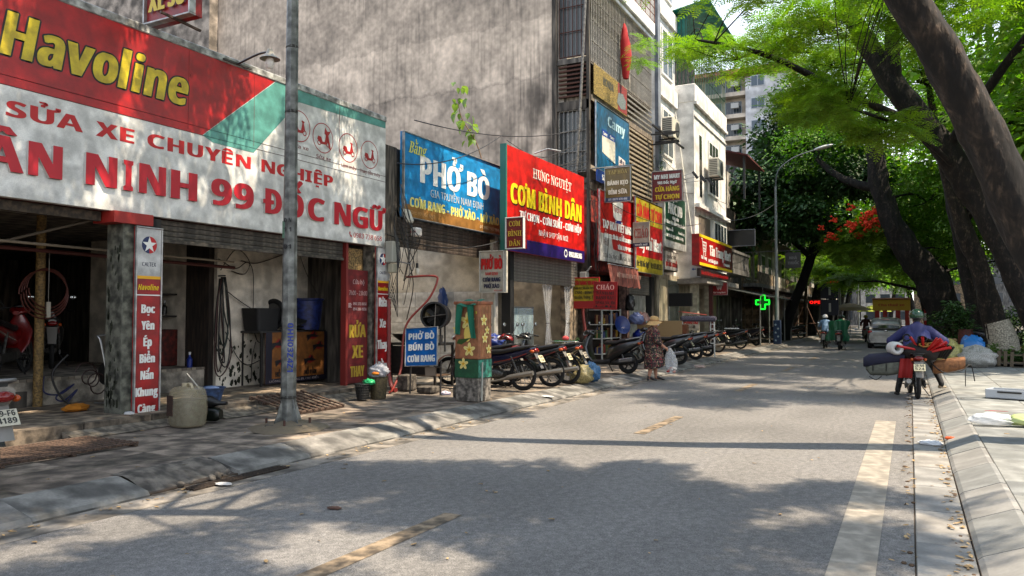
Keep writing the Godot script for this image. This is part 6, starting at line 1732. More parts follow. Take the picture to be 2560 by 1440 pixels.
func bike(label: String,at: Vector3,turn: float,o: Dictionary,group := "motorbikes parked along the left pavement") -> Node3D:
	var t := thing("motorbike",label,"motorbike",at,turn,group)
	var sc: bool = o.get("scooter",false)
	var body := paint(o.get("body",Color(0.05,0.05,0.055)))
	var trim := paint(o.get("trim",Color(0.04,0.04,0.045)))
	var black := mat("bike_black",Color(0.04,0.04,0.042),0.5,0.0,"grain",5.0)
	var metal := mat("bike_metal",Color(0.42,0.41,0.39),0.4,0.6,"blotch",5.0)
	var rim: Material = K(0.10,0.10,0.105,0.45,0.3) if o.get("dark_rim",false) else K(0.55,0.55,0.54,0.3,0.8)
	var r := 0.26 if sc else 0.29
	var tr := 0.055 if sc else 0.04
	wheel(t,V(-0.62,r,0),r,tr,"cast" if sc else o.get("wheel","spoke"),rim)
	wheel(t,V(0.64,r,0),r,tr,"cast" if sc else o.get("wheel","spoke"),rim)
	for z in [-0.07,0.07]:
		part("fork",GN().tube([V(0.64,r,z),V(0.44,0.82,z * 0.9)],0.017,7),metal,t)
		part("shock",GN().tube([V(-0.60,r,z * 1.6),V(-0.42,0.66,z * 1.5)],0.022,7),metal,t)
	# front mudguard
	part("front_mudguard",GN().grid(10,6,func(u: float,w: float) -> Vector3:
		var a := lerpf(-0.15,2.5,u)
		var rr := r + 0.03 + 0.02 * sin(PI * w)
		return V(0.64 + cos(a) * rr,r + sin(a) * rr,(w - 0.5) * 0.13)),body if not sc else trim,t)
	part("rear_mudguard",GN().grid(10,6,func(u: float,w: float) -> Vector3:
		var a := lerpf(0.9,2.75,u)
		var rr := r + 0.045 + 0.015 * sin(PI * w)
		return V(-0.62 + cos(a) * rr,r + sin(a) * rr,(w - 0.5) * 0.14)),black,t)
	var zr := Vector3.BACK
	if sc:
		part("leg_shield",GN().loft([[V(0.30,0.30,0),0.05,0.16],[V(0.40,0.45,0),0.06,0.21],[V(0.45,0.65,0),0.065,0.22],[V(0.42,0.84,0),0.06,0.15],[V(0.37,0.95,0),0.05,0.08]],Vector3.RIGHT,zr,16,2.8),body,t)
		part("front_apron",GN().loft([[V(0.46,0.40,0),0.05,0.07],[V(0.53,0.60,0),0.06,0.10],[V(0.50,0.80,0),0.07,0.11],[V(0.42,0.92,0),0.05,0.07]],Vector3.RIGHT,zr,14,2.2),trim,t)
		part("floor_board",GN().loft([[V(0.34,0.28,0),0.05,0.17],[V(0.0,0.27,0),0.055,0.17],[V(-0.20,0.30,0),0.08,0.16]],Vector3.UP,zr,14,4.0),black,t)
		part("side_body",GN().loft([[V(-0.08,0.42,0),0.16,0.10],[V(-0.20,0.50,0),0.22,0.16],[V(-0.45,0.60,0),0.19,0.18],[V(-0.75,0.72,0),0.12,0.15],[V(-0.98,0.80,0),0.06,0.09]],Vector3.UP,zr,18,2.6),body,t)
		part("side_strip",GN().loft([[V(-0.15,0.44,0),0.02,0.166],[V(-0.45,0.565,0),0.03,0.186],[V(-0.9,0.76,0),0.015,0.12]],Vector3.UP,zr,14,3.0),paint(o.get("strip",Color(0.16,0.04,0.05))),t)
		part("seat",GN().loft([[V(0.0,0.74,0),0.03,0.08],[V(-0.08,0.76,0),0.06,0.13],[V(-0.38,0.765,0),0.055,0.15],[V(-0.46,0.81,0),0.055,0.15],[V(-0.80,0.86,0),0.05,0.13],[V(-0.88,0.87,0),0.025,0.09]],Vector3.UP,zr,16,3.0),mat("seat_vinyl",Color(0.045,0.045,0.047),0.5,0.0,"grain",3.0),t)
		part("head_cowl",GN().loft([[V(0.26,0.98,0),0.04,0.06],[V(0.34,1.02,0),0.06,0.17],[V(0.44,1.03,0),0.07,0.18],[V(0.54,1.0,0),0.04,0.08]],Vector3.UP,zr,14,2.4),body,t)
		part("engine_case",GN().loft([[V(-0.10,0.28,0.10),0.09,0.05],[V(-0.35,0.28,0.12),0.085,0.055],[V(-0.66,0.27,0.12),0.08,0.045]],Vector3.UP,zr,14,2.6),metal,t)
		part("exhaust",GN().loft([[V(-0.25,0.27,-0.14),0.03,0.03],[V(-0.42,0.29,-0.15),0.065,0.055],[V(-0.86,0.34,-0.15),0.07,0.055]],Vector3.UP,zr,14,2.4),black,t)
		part("exhaust_guard",GN().loft([[V(-0.45,0.325,-0.19),0.05,0.02],[V(-0.80,0.37,-0.19),0.05,0.02]],Vector3.UP,zr,10,3.0),K(0.5,0.5,0.5,0.25,0.7),t)
		part("grab_rail",GN().tube(smooth_path([V(-0.62,0.84,0.15),V(-0.9,0.90,0.13),V(-1.0,0.91,0.0),V(-0.9,0.90,-0.13),V(-0.62,0.84,-0.15)],4),0.015,6),o.get("rail",K(0.45,0.45,0.45,0.4,0.5)),t)
	else:
		part("leg_shield",GN().loft([[V(0.16,0.34,0),0.05,0.13],[V(0.26,0.48,0),0.055,0.19],[V(0.36,0.66,0),0.05,0.20],[V(0.38,0.82,0),0.045,0.13],[V(0.37,0.92,0),0.04,0.07]],Vector3.RIGHT,zr,16,2.8),body,t)
		part("frame_cover",GN().loft([[V(0.32,0.62,0),0.10,0.06],[V(0.12,0.54,0),0.08,0.07],[V(-0.08,0.56,0),0.10,0.09]],Vector3.UP,zr,14,2.4),body,t)
		part("side_cover",GN().loft([[V(0.06,0.58,0),0.09,0.07],[V(-0.12,0.58,0),0.12,0.11],[V(-0.40,0.64,0),0.10,0.12],[V(-0.72,0.74,0),0.07,0.10],[V(-0.92,0.80,0),0.045,0.06]],Vector3.UP,zr,16,2.5),body,t)
		part("side_strip",GN().loft([[V(-0.05,0.53,0),0.015,0.113],[V(-0.40,0.60,0),0.022,0.126],[V(-0.74,0.71,0),0.012,0.10]],Vector3.UP,zr,14,3.0),paint(o.get("strip",Color(0.5,0.1,0.05))),t)
		part("seat",GN().loft([[V(0.12,0.70,0),0.03,0.06],[V(0.04,0.72,0),0.05,0.10],[V(-0.22,0.735,0),0.05,0.13],[V(-0.36,0.77,0),0.05,0.13],[V(-0.72,0.83,0),0.045,0.11],[V(-0.80,0.84,0),0.02,0.08]],Vector3.UP,zr,16,3.0),mat("seat_vinyl",Color(0.045,0.045,0.047),0.5,0.0,"grain",3.0),t)
		part("head_cowl",GN().loft([[V(0.24,0.95,0),0.03,0.05],[V(0.32,0.99,0),0.055,0.13],[V(0.42,1.0,0),0.065,0.14],[V(0.52,0.96,0),0.04,0.08]],Vector3.UP,zr,14,2.4),o.get("cowl",body),t)
		part("engine",GN().loft([[V(0.24,0.34,0),0.06,0.07],[V(0.10,0.32,0),0.10,0.12],[V(-0.14,0.30,0),0.10,0.13],[V(-0.24,0.30,0),0.05,0.09]],Vector3.UP,zr,14,2.6),metal,t)
		part("chain_case",GN().loft([[V(-0.12,0.30,0.12),0.07,0.02],[V(-0.40,0.295,0.12),0.06,0.022],[V(-0.66,0.29,0.12),0.075,0.02],[V(-0.72,0.29,0.12),0.04,0.015]],Vector3.UP,zr,14,2.4),mat("case_grey",Color(0.25,0.245,0.23),0.55,0.3,"blotch",4.0),t)
		part("exhaust",GN().tube(smooth_path([V(0.18,0.24,-0.10),V(0.0,0.17,-0.14),V(-0.3,0.22,-0.16),V(-0.45,0.27,-0.16),V(-0.92,0.36,-0.17)],3),[0.02,0.02,0.02,0.02,0.02,0.022,0.025,0.035,0.045,0.047,0.047,0.047,0.045],9),K(0.5,0.49,0.47,0.3,0.7),t)
		part("grab_rail",GN().tube(smooth_path([V(-0.55,0.80,0.12),V(-0.85,0.86,0.11),V(-0.94,0.87,0.0),V(-0.85,0.86,-0.11),V(-0.55,0.80,-0.12)],4),0.012,6),black,t)
		part("foot_rest",GN().tube([V(0.05,0.24,-0.26),V(0.05,0.24,0.26)],0.014,6),black,t)
	# handlebar,grips,mirrors,lamps
	part("handlebar",GN().tube(smooth_path([V(0.24,1.0,0.34),V(0.32,1.03,0.2),V(0.36,1.03,0.0),V(0.32,1.03,-0.2),V(0.24,1.0,-0.34)],3),0.014,6),black,t)
	for z in [-1.0,1.0]:
		part("grip",GN().tube([V(0.25,1.005,0.24 * z),V(0.22,0.99,0.36 * z)],0.02,7),black,t)
		part("brake_lever",GN().tube([V(0.32,1.0,0.2 * z),V(0.30,0.985,0.36 * z)],0.007,5),metal,t)
		if o.get("mirrors",true) and (z > 0 or o.get("both",true)):
			var mi := part("mirror",GN().tube(smooth_path([V(0.32,1.02,0.17 * z),V(0.30,1.15,0.26 * z),V(0.28,1.22,0.30 * z)],3),0.007,5),black,t)
			part("mirror_head",GN().ball(V(0.27,1.25,0.33 * z),V(0.02,0.045,0.065),12,6),black,mi)
			part("mirror_glass",GN().ball(V(0.258,1.25,0.33 * z),V(0.012,0.039,0.058),12,6),K(0.75,0.78,0.80,0.05,0.9),mi)
	part("headlight",GN().ball(V(0.53,0.97,0),V(0.04,0.05,0.09),12,6),K(0.65,0.66,0.66,0.15),t)
	part("meter",GN().ball(V(0.32,1.055,0),V(0.06,0.025,0.09),12,6),K(0.12,0.13,0.14,0.15),t)
	part("tail_light",GN().ball(V(-0.98 if sc else -0.90,0.78,0),V(0.05,0.045,0.085),12,6),K(0.40,0.02,0.02,0.2),t)
	for z in [-1.0,1.0]:
		part("indicator",GN().ball(V(-0.95 if sc else -0.87,0.76,0.11 * z),V(0.05,0.03,0.03),8,5),K(0.6,0.25,0.05,0.25),t)
	part("mud_flap",GN().grid(4,6,func(u: float,w: float) -> Vector3: return V(-0.90 - 0.14 * (1.0 - w) - 0.01 * sin(u * PI),0.44 + 0.28 * w,(u - 0.5) * (0.12 + 0.04 * w))),o.get("flap",K(0.40,0.39,0.37,0.6)),t)
	if o.has("p1"):
		plate(t,V(-1.02,0.62,0),-0.5,o.p1,o.p2,o.get("pc",Color(0.78,0.74,0.60)))
	part("stand",GN().tube([V(-0.05,0.24,0.12),V(-0.12,0.02,0.26)],0.012,5),black,t)
	if o.get("stand",true):
		t.rotation.x = o.get("lean",0.0)
	return t
func build_bikes() -> void:
	var P := PAVE
	bike("blue motorbike with orange flame decal parked by the painted cabinet",V(-7.2,P,-13.15),PI,{"body": Color(0.035,0.055,0.19),"strip": Color(0.55,0.13,0.06),"p1": "29-K1","p2": "1234","flap": K(0.30,0.30,0.31,0.6),"cowl": paint(Color(0.04,0.04,0.045))})
	var b2 := bike("black and dark red motorbike parked beside the blue one",V(-7.05,P,-14.1),PI + 0.05,{"body": Color(0.035,0.03,0.032),"strip": Color(0.42,0.03,0.04),"cowl": paint(Color(0.50,0.04,0.05)),"p1": "30-V2","p2": "1745","wheel": "cast"})
	bike("black motorbike with rear rack and green strap",V(-7.0,P,-14.85),PI + 0.02,{"body": Color(0.04,0.04,0.042),"strip": Color(0.2,0.2,0.2),"p1": "29-S6","p2": "4471","pc": Color(0.62,0.58,0.52)})
	var rk := thing("luggage_rack","steel luggage rack with a green strap on the black motorbike","rack",V(-6.45,0.98,-14.85))
	part("rack_frame",GN().tube(coil(V(0,0.05,0),0.2,1.0,V(1.6,0,0),V(0,0,0.6),Vector3.ZERO,20,0.0),0.011,6,false),K(0.5,0.5,0.49,0.3,0.7),rk)
	part("rack_bar",GN().tube([V(-0.32,0.05,0),V(0.32,0.05,0)],0.009,5),K(0.5,0.5,0.49,0.3,0.7),rk)
	part("green_strap",GN().bar(V(-0.2,0.065,0.08),V(0.28,0.07,-0.05),0.05,0.012),K(0.06,0.40,0.20,0.7),rk)
	part("rack_leg",GN().tube([V(0.2,0.05,0),V(0.05,-0.3,0)],0.009,5),K(0.4,0.4,0.39,0.3,0.7),rk)
	bike("red and black motorbike nosed in between the others",V(-7.9,P,-13.7),PI + 0.1,{"body": Color(0.50,0.05,0.045),"strip": Color(0.05,0.05,0.05),"cowl": paint(Color(0.52,0.04,0.04))})
	var hc := rubbish_bag("blue_rain_cover","crumpled bright blue rain cover over a motorbike's handlebar",V(-7.95,0.86,-14.45),V(0.24,0.17,0.2),mat("cover_blue",Color(0.02,0.16,0.46),0.5,0.0,"soft",3.0),88,false)
	bike("big black scooter parked beside the two rubbish bags",V(-6.85,P,-18.3),PI - 0.02,{"scooter": true,"dark_rim": true,"rail": K(0.50,0.50,0.5,0.35,0.5)})
	bike("white and black scooter parked behind the woman in the straw hat",V(-6.68,P,-22.4),PI + 0.03,{"scooter": true,"body": Color(0.045,0.045,0.047),"strip": Color(0.74,0.74,0.73),"trim": Color(0.70,0.70,0.69),"p1": "29-H1","p2": "882","flap": K(0.15,0.15,0.15,0.6)})
	bike("grey scooter beside the folded camp bed",V(-6.9,P,-25.2),PI + 0.06,{"scooter": true,"body": Color(0.22,0.22,0.23),"strip": Color(0.4,0.4,0.4),"p1": "29-D1","p2": "511"})
	bike("dark maroon scooter in front of the watch shop banner",V(-7.0,P,-27.35),PI + 0.02,{"scooter": true,"body": Color(0.13,0.035,0.04),"strip": Color(0.4,0.36,0.34),"dark_rim": true,"p1": "30-K3","p2": "201","flap": K(0.55,0.53,0.5,0.6)})
	bike("black motorbike by the red column",V(-7.35,P,-30.6),PI + 0.03,{"body": Color(0.05,0.05,0.055),"strip": Color(0.3,0.3,0.32),"p1": "29-F9","p2": "305"})
	bike("black motorbike with a white seat pad",V(-7.25,P,-34.6),PI + 0.05,{"body": Color(0.06,0.06,0.065),"strip": Color(0.3,0.05,0.05),"p1": "29-M1","p2": "770","pc": Color(0.8,0.8,0.78)})
	var pad := thing("seat_pad","white pad lying on the black motorbike's seat","pad",V(-7.0,P + 0.86,-34.6))
	part("pad",GN().box(V(0,0.03,0),V(0.6,0.05,0.26),0.015),K(0.75,0.75,0.74,0.7),pad)
	bike("dark blue scooter under the green cross",V(-7.3,P,-39.0),PI - 0.2,{"scooter": true,"body": Color(0.04,0.05,0.11),"strip": Color(0.05,0.05,0.08),"dark_rim": true})
	bike("black motorbike behind the blue pillar box",V(-7.3,P,-44.5),PI,{"body": Color(0.04,0.04,0.045)})
	bike("black motorbike beyond the dark leaning tree",V(-6.9,P,-53.0),PI + 0.4,{"body": Color(0.05,0.05,0.05)})
	# the pale scooter cut by the left edge,tail towards us
	bike("pale grey scooter before the left bay",V(-7.32,P,-3.55),PI + 0.0,{"scooter": true,"body": Color(0.48,0.46,0.43),"strip": Color(0.4,0.39,0.37),"trim": Color(0.45,0.44,0.42),"p1": "29-F6","p2": "4189","pc": Color(0.66,0.64,0.57),"flap": K(0.45,0.44,0.42,0.6)})
	bike("red fronted motorbike on the platform inside the repair shop",V(-12.2,0.66,-6.9),2.3,{"body": Color(0.48,0.04,0.04),"strip": Color(0.6,0.55,0.5),"cowl": paint(Color(0.5,0.04,0.04))},"motorbikes under repair")
	bike("dark motorbike deep inside the repair shop",V(-13.6,0.66,-8.4),2.6,{"body": Color(0.04,0.04,0.04)},"motorbikes under repair")
	# right-hand side,among the trees
	bike("silver grey motorbike behind the leafy shrub",V(3.0,0.2,-36.6),0.1,{"body": Color(0.30,0.30,0.33),"strip": Color(0.35,0.3,0.45)},"motorbikes parked among the trees")
	bike("white scooter behind the white-painted trunk",V(4.3,0.2,-35.2),1.2,{"scooter": true,"body": Color(0.62,0.62,0.64),"strip": Color(0.3,0.3,0.35)},"motorbikes parked among the trees")
	bike("black scooter beside the massive trunk",V(1.55,0.15,-48.5),1.4,{"scooter": true},"motorbikes parked among the trees")
	# ---- silver car driving away
	var c := thing("silver_car","small silver hatchback driving away with yellow number plate","car",V(-1.05,0,-43.2))
	var silver := mat("car_silver",Color(0.56,0.56,0.55),0.32,0.5,"soft",0.6)
	silver.clearcoat_enabled = true
	silver.clearcoat = 0.8
	var glass := K(0.10,0.075,0.075,0.06)
	var X := Vector3.RIGHT
	var U := Vector3.UP
	part("body",GN().loft([[V(0,0.55,1.70),0.74,0.27],[V(0,0.60,1.64),0.80,0.33],[V(0,0.62,1.3),0.84,0.37],[V(0,0.62,0.0),0.85,0.38],[V(0,0.60,-1.3),0.83,0.36],[V(0,0.55,-1.8),0.75,0.28],[V(0,0.5,-1.95),0.6,0.2]],X,U,28,4.5),silver,c)
	part("cabin",GN().loft([[V(0,1.10,1.60),0.64,0.12],[V(0,1.20,1.40),0.66,0.25],[V(0,1.24,0.9),0.68,0.27],[V(0,1.25,0.0),0.68,0.27],[V(0,1.2,-0.6),0.66,0.22],[V(0,1.0,-1.1),0.62,0.05]],X,U,28,3.4),silver,c)
	part("rear_window",GN().grid(12,6,func(u: float,w: float) -> Vector3:
		var hw := lerpf(0.60,0.50,w)
		return V((u - 0.5) * 2.0 * hw,1.00 + 0.36 * w,1.665 - 0.235 * w + 0.035 * (1.0 - pow(2.0 * u - 1.0,2.0)))),glass,c)
	for s in [-1.0,1.0]:
		part("side_window",GN().grid(10,4,func(u: float,w: float) -> Vector3: return V(s * (0.70 - 0.06 * w),1.02 + 0.34 * w,1.15 - 1.7 * u),s < 0),glass,c)
		part("tail_lamp",GN().ball(V(s * 0.68,0.80,1.60),V(0.13,0.10,0.10),12,8),K(0.55,0.03,0.03,0.15),c)
		part("reflector",GN().ball(V(s * 0.66,0.42,1.66),V(0.10,0.05,0.04),10,6),K(0.4,0.03,0.03,0.2),c)
		part("door_mirror",GN().ball(V(s * 0.92,1.0,-0.7),V(0.10,0.07,0.06),10,6),silver,c)
		for z in [1.15,-1.25]:
			var w := part("wheel",GN().lathe([Vector2(0.0,-0.09),Vector2(0.20,-0.095),Vector2(0.29,-0.09),Vector2(0.305,-0.05),Vector2(0.305,0.05),Vector2(0.29,0.09),Vector2(0.20,0.095),Vector2(0.0,0.09)],22,Transform3D(Basis(Vector3.BACK,PI / 2),Vector3.ZERO)),K(0.04,0.04,0.04,0.8),c)
			w.position = V(s * 0.74,0.305,z)
			part("rim",GN().lathe([Vector2(0.19,0.10),Vector2(0.16,0.085),Vector2(0.0,0.09)],16,Transform3D(Basis(Vector3.BACK,-PI / 2 * s),Vector3.ZERO)),K(0.5,0.5,0.5,0.3,0.7),w)
	part("bumper",GN().loft([[V(0,0.36,1.73),0.70,0.10],[V(0,0.37,1.62),0.81,0.13]],X,U,24,4.0),silver,c)
	part("bumper_insert",GN().box(V(0,0.25,1.72),V(1.1,0.10,0.05),0.02),K(0.06,0.06,0.06,0.7),c)
	part("hatch_line",GN().box(V(0,0.66,1.715),V(1.15,0.012,0.012)),K(0.08,0.08,0.08,0.7),c)
	part("emblem",GN().ball(V(0,0.87,1.70),V(0.075,0.04,0.012),14,6),K(0.6,0.6,0.6,0.15,0.9),c)
	part("high_lamp",GN().box(V(0,1.42,1.44),V(0.3,0.05,0.06),0.015),K(0.6,0.45,0.43,0.3),c)
	part("number_plate",GN().box(V(0.42,0.46,1.745),V(0.32,0.15,0.012),0.004),K(0.72,0.55,0.05,0.5),c)
	letters(c,"30A 218",0.42,0.43,0.06,0.26,ink(Color(0.08,0.07,0.04)),"bold",1.752)
	part("aerial",GN().tube([V(0,1.5,0.9),V(0,1.75,1.05)],0.006,4),K(0.05,0.05,0.05,0.5),c)
# ---------------------------------------------------------------- people: a smooth-joined field of tapered bones,meshed as surface nets
func flesh(bones: Array,cell: float,k := 0.03) -> Geo: # bones: [a,b,ra,rb,linear colour]
	var lo := Vector3.INF
	var hi := -Vector3.INF
	for b in bones:
		var r: float = maxf(b[2],b[3]) + k + cell * 2.0
		for q in [b[0],b[1]]:
			lo = lo.min(q - Vector3.ONE * r)
			hi = hi.max(q + Vector3.ONE * r)
	var nx := int((hi.x - lo.x) / cell) + 2
	var ny := int((hi.y - lo.y) / cell) + 2
	var nz := int((hi.z - lo.z) / cell) + 2
	var f := PackedFloat32Array()
	f.resize(nx * ny * nz)
	f.fill(1.0)
	for b in bones:
		var a: Vector3 = b[0]
		var d: Vector3 = b[1] - b[0]
		var ra: float = b[2]
		var rb: float = b[3]
		var dd := maxf(d.length_squared(),1e-9)
		var r := maxf(ra,rb) + k + cell * 2.0
		var l0: Vector3 = ((b[0].min(b[1]) - Vector3.ONE * r - lo) / cell).floor()
		var l1: Vector3 = ((b[0].max(b[1]) + Vector3.ONE * r - lo) / cell).ceil()
		for z in range(maxi(0,int(l0.z)),mini(nz,int(l1.z) + 1)):
			for y in range(maxi(0,int(l0.y)),mini(ny,int(l1.y) + 1)):
				var row := (z * ny + y) * nx
				for x in range(maxi(0,int(l0.x)),mini(nx,int(l1.x) + 1)):
					var p := lo + Vector3(x,y,z) * cell - a
					var t := clampf(p.dot(d) / dd,0.0,1.0)
					var s := (p - d * t).length() - lerpf(ra,rb,t)
					var o := f[row + x]
					var h := maxf(k - absf(o - s),0.0) / k
					f[row + x] = minf(o,s) - h * h * k * 0.25
	var g := GN()
	var at := {}
	for z in nz - 1:
		for y in ny - 1:
			for x in nx - 1:
				var i := (z * ny + y) * nx + x
				var inside := 0
				var c8 := [f[i],f[i + 1],f[i + nx],f[i + nx + 1],f[i + nx * ny],f[i + nx * ny + 1],f[i + nx * ny + nx],f[i + nx * ny + nx + 1]]
				for q in 8:
					if c8[q] < 0.0:
						inside += 1
				if inside == 0 or inside == 8:
					continue
				var sum := Vector3.ZERO
				var n := 0
				for e in [[0,1],[2,3],[4,5],[6,7],[0,2],[1,3],[4,6],[5,7],[0,4],[1,5],[2,6],[3,7]]:
					var va: float = c8[e[0]]
					var vb: float = c8[e[1]]
					if (va < 0.0) != (vb < 0.0):
						var t := va / (va - vb)
						var pa := Vector3(e[0] & 1,(e[0] >> 1) & 1,e[0] >> 2)
						var pb := Vector3(e[1] & 1,(e[1] >> 1) & 1,e[1] >> 2)
						sum += pa.lerp(pb,t)
						n += 1
				var p := lo + (Vector3(x,y,z) + sum / n) * cell
				var best := 1e9
				for b in bones:
					var d: Vector3 = b[1] - b[0]
					var t := clampf((p - b[0]).dot(d) / maxf(d.length_squared(),1e-9),0.0,1.0)
					var s: float = (p - b[0] - d * t).length() - lerpf(b[2],b[3],t)
					if s < best:
						best = s
						g.paint(b[4])
				at[i] = g.vert(p)
	var st := [1,nx,nx * ny]
	for i in at:
		for ax in 3:
			var u: int = st[(ax + 1) % 3]
			var w: int = st[(ax + 2) % 3]
			var j: int = i + st[ax]
			if j < f.size() and (f[i] < 0.0) != (f[j] < 0.0) and at.has(i - u) and at.has(i - w) and at.has(i - u - w):
				if f[i] < 0.0:
					g.face(at[i - u - w],at[i - w],at[i])
					g.face(at[i - u - w],at[i],at[i - u])
				else:
					g.face(at[i - u - w],at[i],at[i - w])
					g.face(at[i - u - w],at[i - u],at[i])
	return g
func skin_mat() -> StandardMaterial3D:
	if not mats.has("figure"):
		var m := mat("figure",Color.WHITE,0.75,0.0,"weave",6.0)
		m.vertex_color_use_as_albedo = true
	return mats.figure
func lin(r: float,g: float,b: float) -> Color:
	return Color(r,g,b).srgb_to_linear()
func hand(bones: Array,wrist: Vector3,dir: Vector3,side: Vector3,skin: Color,curl: Vector3) -> void: # palm,four fingers of different lengths and a thumb from the palm's side
	var d := dir.normalized()
	var s := side.normalized()
	bones.append([wrist,wrist + d * 0.075,0.026,0.032,skin])
	for k in 4:
		var base := wrist + d * 0.075 + s * (0.03 - 0.02 * k)
		var l: float = [0.030,0.036,0.033,0.026][k]
		var mid := base + (d + curl * 0.4).normalized() * l
		var tip := mid + (d * 0.3 + curl).normalized() * l
		bones.append([base,mid,0.0095,0.009,skin])
		bones.append([mid,tip,0.009,0.0075,skin])
	var tb := wrist + d * 0.025 + s * 0.03
	var tm := tb + (d * 0.6 + s * 0.9).normalized() * 0.032
	bones.append([tb,tm,0.012,0.010,skin])
	bones.append([tm,tm + (d + curl * 0.5).normalized() * 0.026,0.010,0.008,skin])
func head(bones: Array,c: Vector3,fwd: Vector3,skin: Color,hair: Color,k := 1.0) -> void: # skull,jaw,nose,ears,hair
	var f := fwd.normalized()
	var u := Vector3.UP
	var r := u.cross(f).normalized()
	bones.append([c + u * 0.03 * k - f * 0.02,c + u * 0.035 * k + f * 0.015,0.083 * k,0.080 * k,skin])
	bones.append([c - u * 0.045 * k + f * 0.03,c - u * 0.075 * k + f * 0.05,0.055 * k,0.034 * k,skin])
	bones.append([c + u * 0.01 * k + f * 0.088,c - u * 0.025 * k + f * 0.103,0.010,0.014,skin])
	for s in [-1.0,1.0]:
		bones.append([c + r * 0.080 * s + u * 0.015,c + r * 0.084 * s - u * 0.02,0.014,0.010,skin])
		bones.append([c + r * 0.033 * s + f * 0.082 + u * 0.012,c + r * 0.036 * s + f * 0.083 + u * 0.012,0.012,0.012,lin(0.12,0.09,0.08)])
	bones.append([c - u * 0.045 * k + f * 0.090 - r * 0.015,c - u * 0.045 * k + f * 0.090 + r * 0.015,0.011,0.011,lin(0.55,0.28,0.25)])
	bones.append([c + u * 0.05 * k - f * 0.035,c + u * 0.055 * k + f * 0.0,0.088 * k,0.078 * k,hair])
	bones.append([c - u * 0.02 * k - f * 0.045,c - u * 0.07 * k - f * 0.05,0.07 * k,0.05 * k,hair])
func helmet(parent: Node3D,c: Vector3,fwd: Vector3,m: Material,visor := true) -> void:
	var f := fwd.normalized()
	var r := Vector3.UP.cross(f).normalized()
	var b := Basis(r,Vector3.UP,f)
	var h := part("helmet",GN().grid(24,12,func(u: float,w: float) -> Vector3:
		var a := TAU * u
		var th := lerpf(0.0,1.98,w)
		var d := V(sin(th) * sin(a),cos(th),sin(th) * cos(a))
		return c + b * (d * V(0.128,0.135,0.148) + V(0,0.045,-0.012)),true),m,parent)
	part("rim",GN().tube(coil(c + V(0,-0.005,0) - f * 0.012,1.0,1.0,r * 0.120,f * 0.138,Vector3.ZERO,24,0.0),0.010,5,false),K(0.05,0.05,0.05,0.5),h)
	if visor:
		part("visor",GN().grid(12,6,func(u: float,w: float) -> Vector3:
			var a := (u - 0.5) * 2.4
			return c + b * V(sin(a) * 0.15,0.10 - 0.16 * w,cos(a) * 0.17),false),pane(Color(0.5,0.45,0.42),0.35),h)
func floral() -> StandardMaterial3D:
	if mats.has("floral"):
		return mats.floral
	var img := Image.create(256,256,false,Image.FORMAT_RGB8)
	img.fill(Color(0.055,0.04,0.045))
	var r := RandomNumberGenerator.new()
	r.seed = 5
	var cs := [Color(0.52,0.12,0.16),Color(0.58,0.28,0.33),Color(0.62,0.54,0.42),Color(0.20,0.26,0.14),Color(0.06,0.05,0.05),Color(0.08,0.06,0.06)]
	for k in 420:
		var x := r.randi() % 256
		var y := r.randi() % 256
		var s := 3 + r.randi() % 5
		var c: Color = cs[r.randi() % cs.size()]
		for q in 5:
			var ox := int(cos(TAU * q / 5.0) * s * 0.7)
			var oy := int(sin(TAU * q / 5.0) * s * 0.7)
			for i in range(-s / 2,s / 2 + 1):
				for j in range(-s / 2,s / 2 + 1):
					if i * i + j * j <= s * s / 4:
						img.set_pixel(posmod(x + ox + i,256),posmod(y + oy + j,256),c)
	var m := StandardMaterial3D.new()
	m.resource_name = "floral"
	m.albedo_texture = ImageTexture.create_from_image(img)
	m.uv1_triplanar = true
	m.uv1_scale = Vector3.ONE * 1.6
	m.roughness = 0.8
	mats.floral = m
	return m
func shoe(t: Node3D,at: Vector3,turn: float,m: Material,heel := 0.0,tilt := 0.0) -> void:
	var s := part("shoe",GN().loft([[V(0,0.035 + heel,-0.075),0.03,0.03],[V(0,0.04 + heel,-0.05),0.036,0.038],[V(0,0.035 + heel * 0.6,0.03),0.040,0.035],[V(0,0.024,0.11),0.042,0.024],[V(0,0.018,0.16),0.025,0.016]],Vector3.RIGHT,Vector3.UP,14,2.4),m,t)
	s.position = at
	s.rotation = V(tilt,turn,0)
	if heel > 0.0:
		part("heel",GN().box(V(0,heel / 2,-0.06),V(0.05,heel + 0.02,0.05),0.005),m,s)
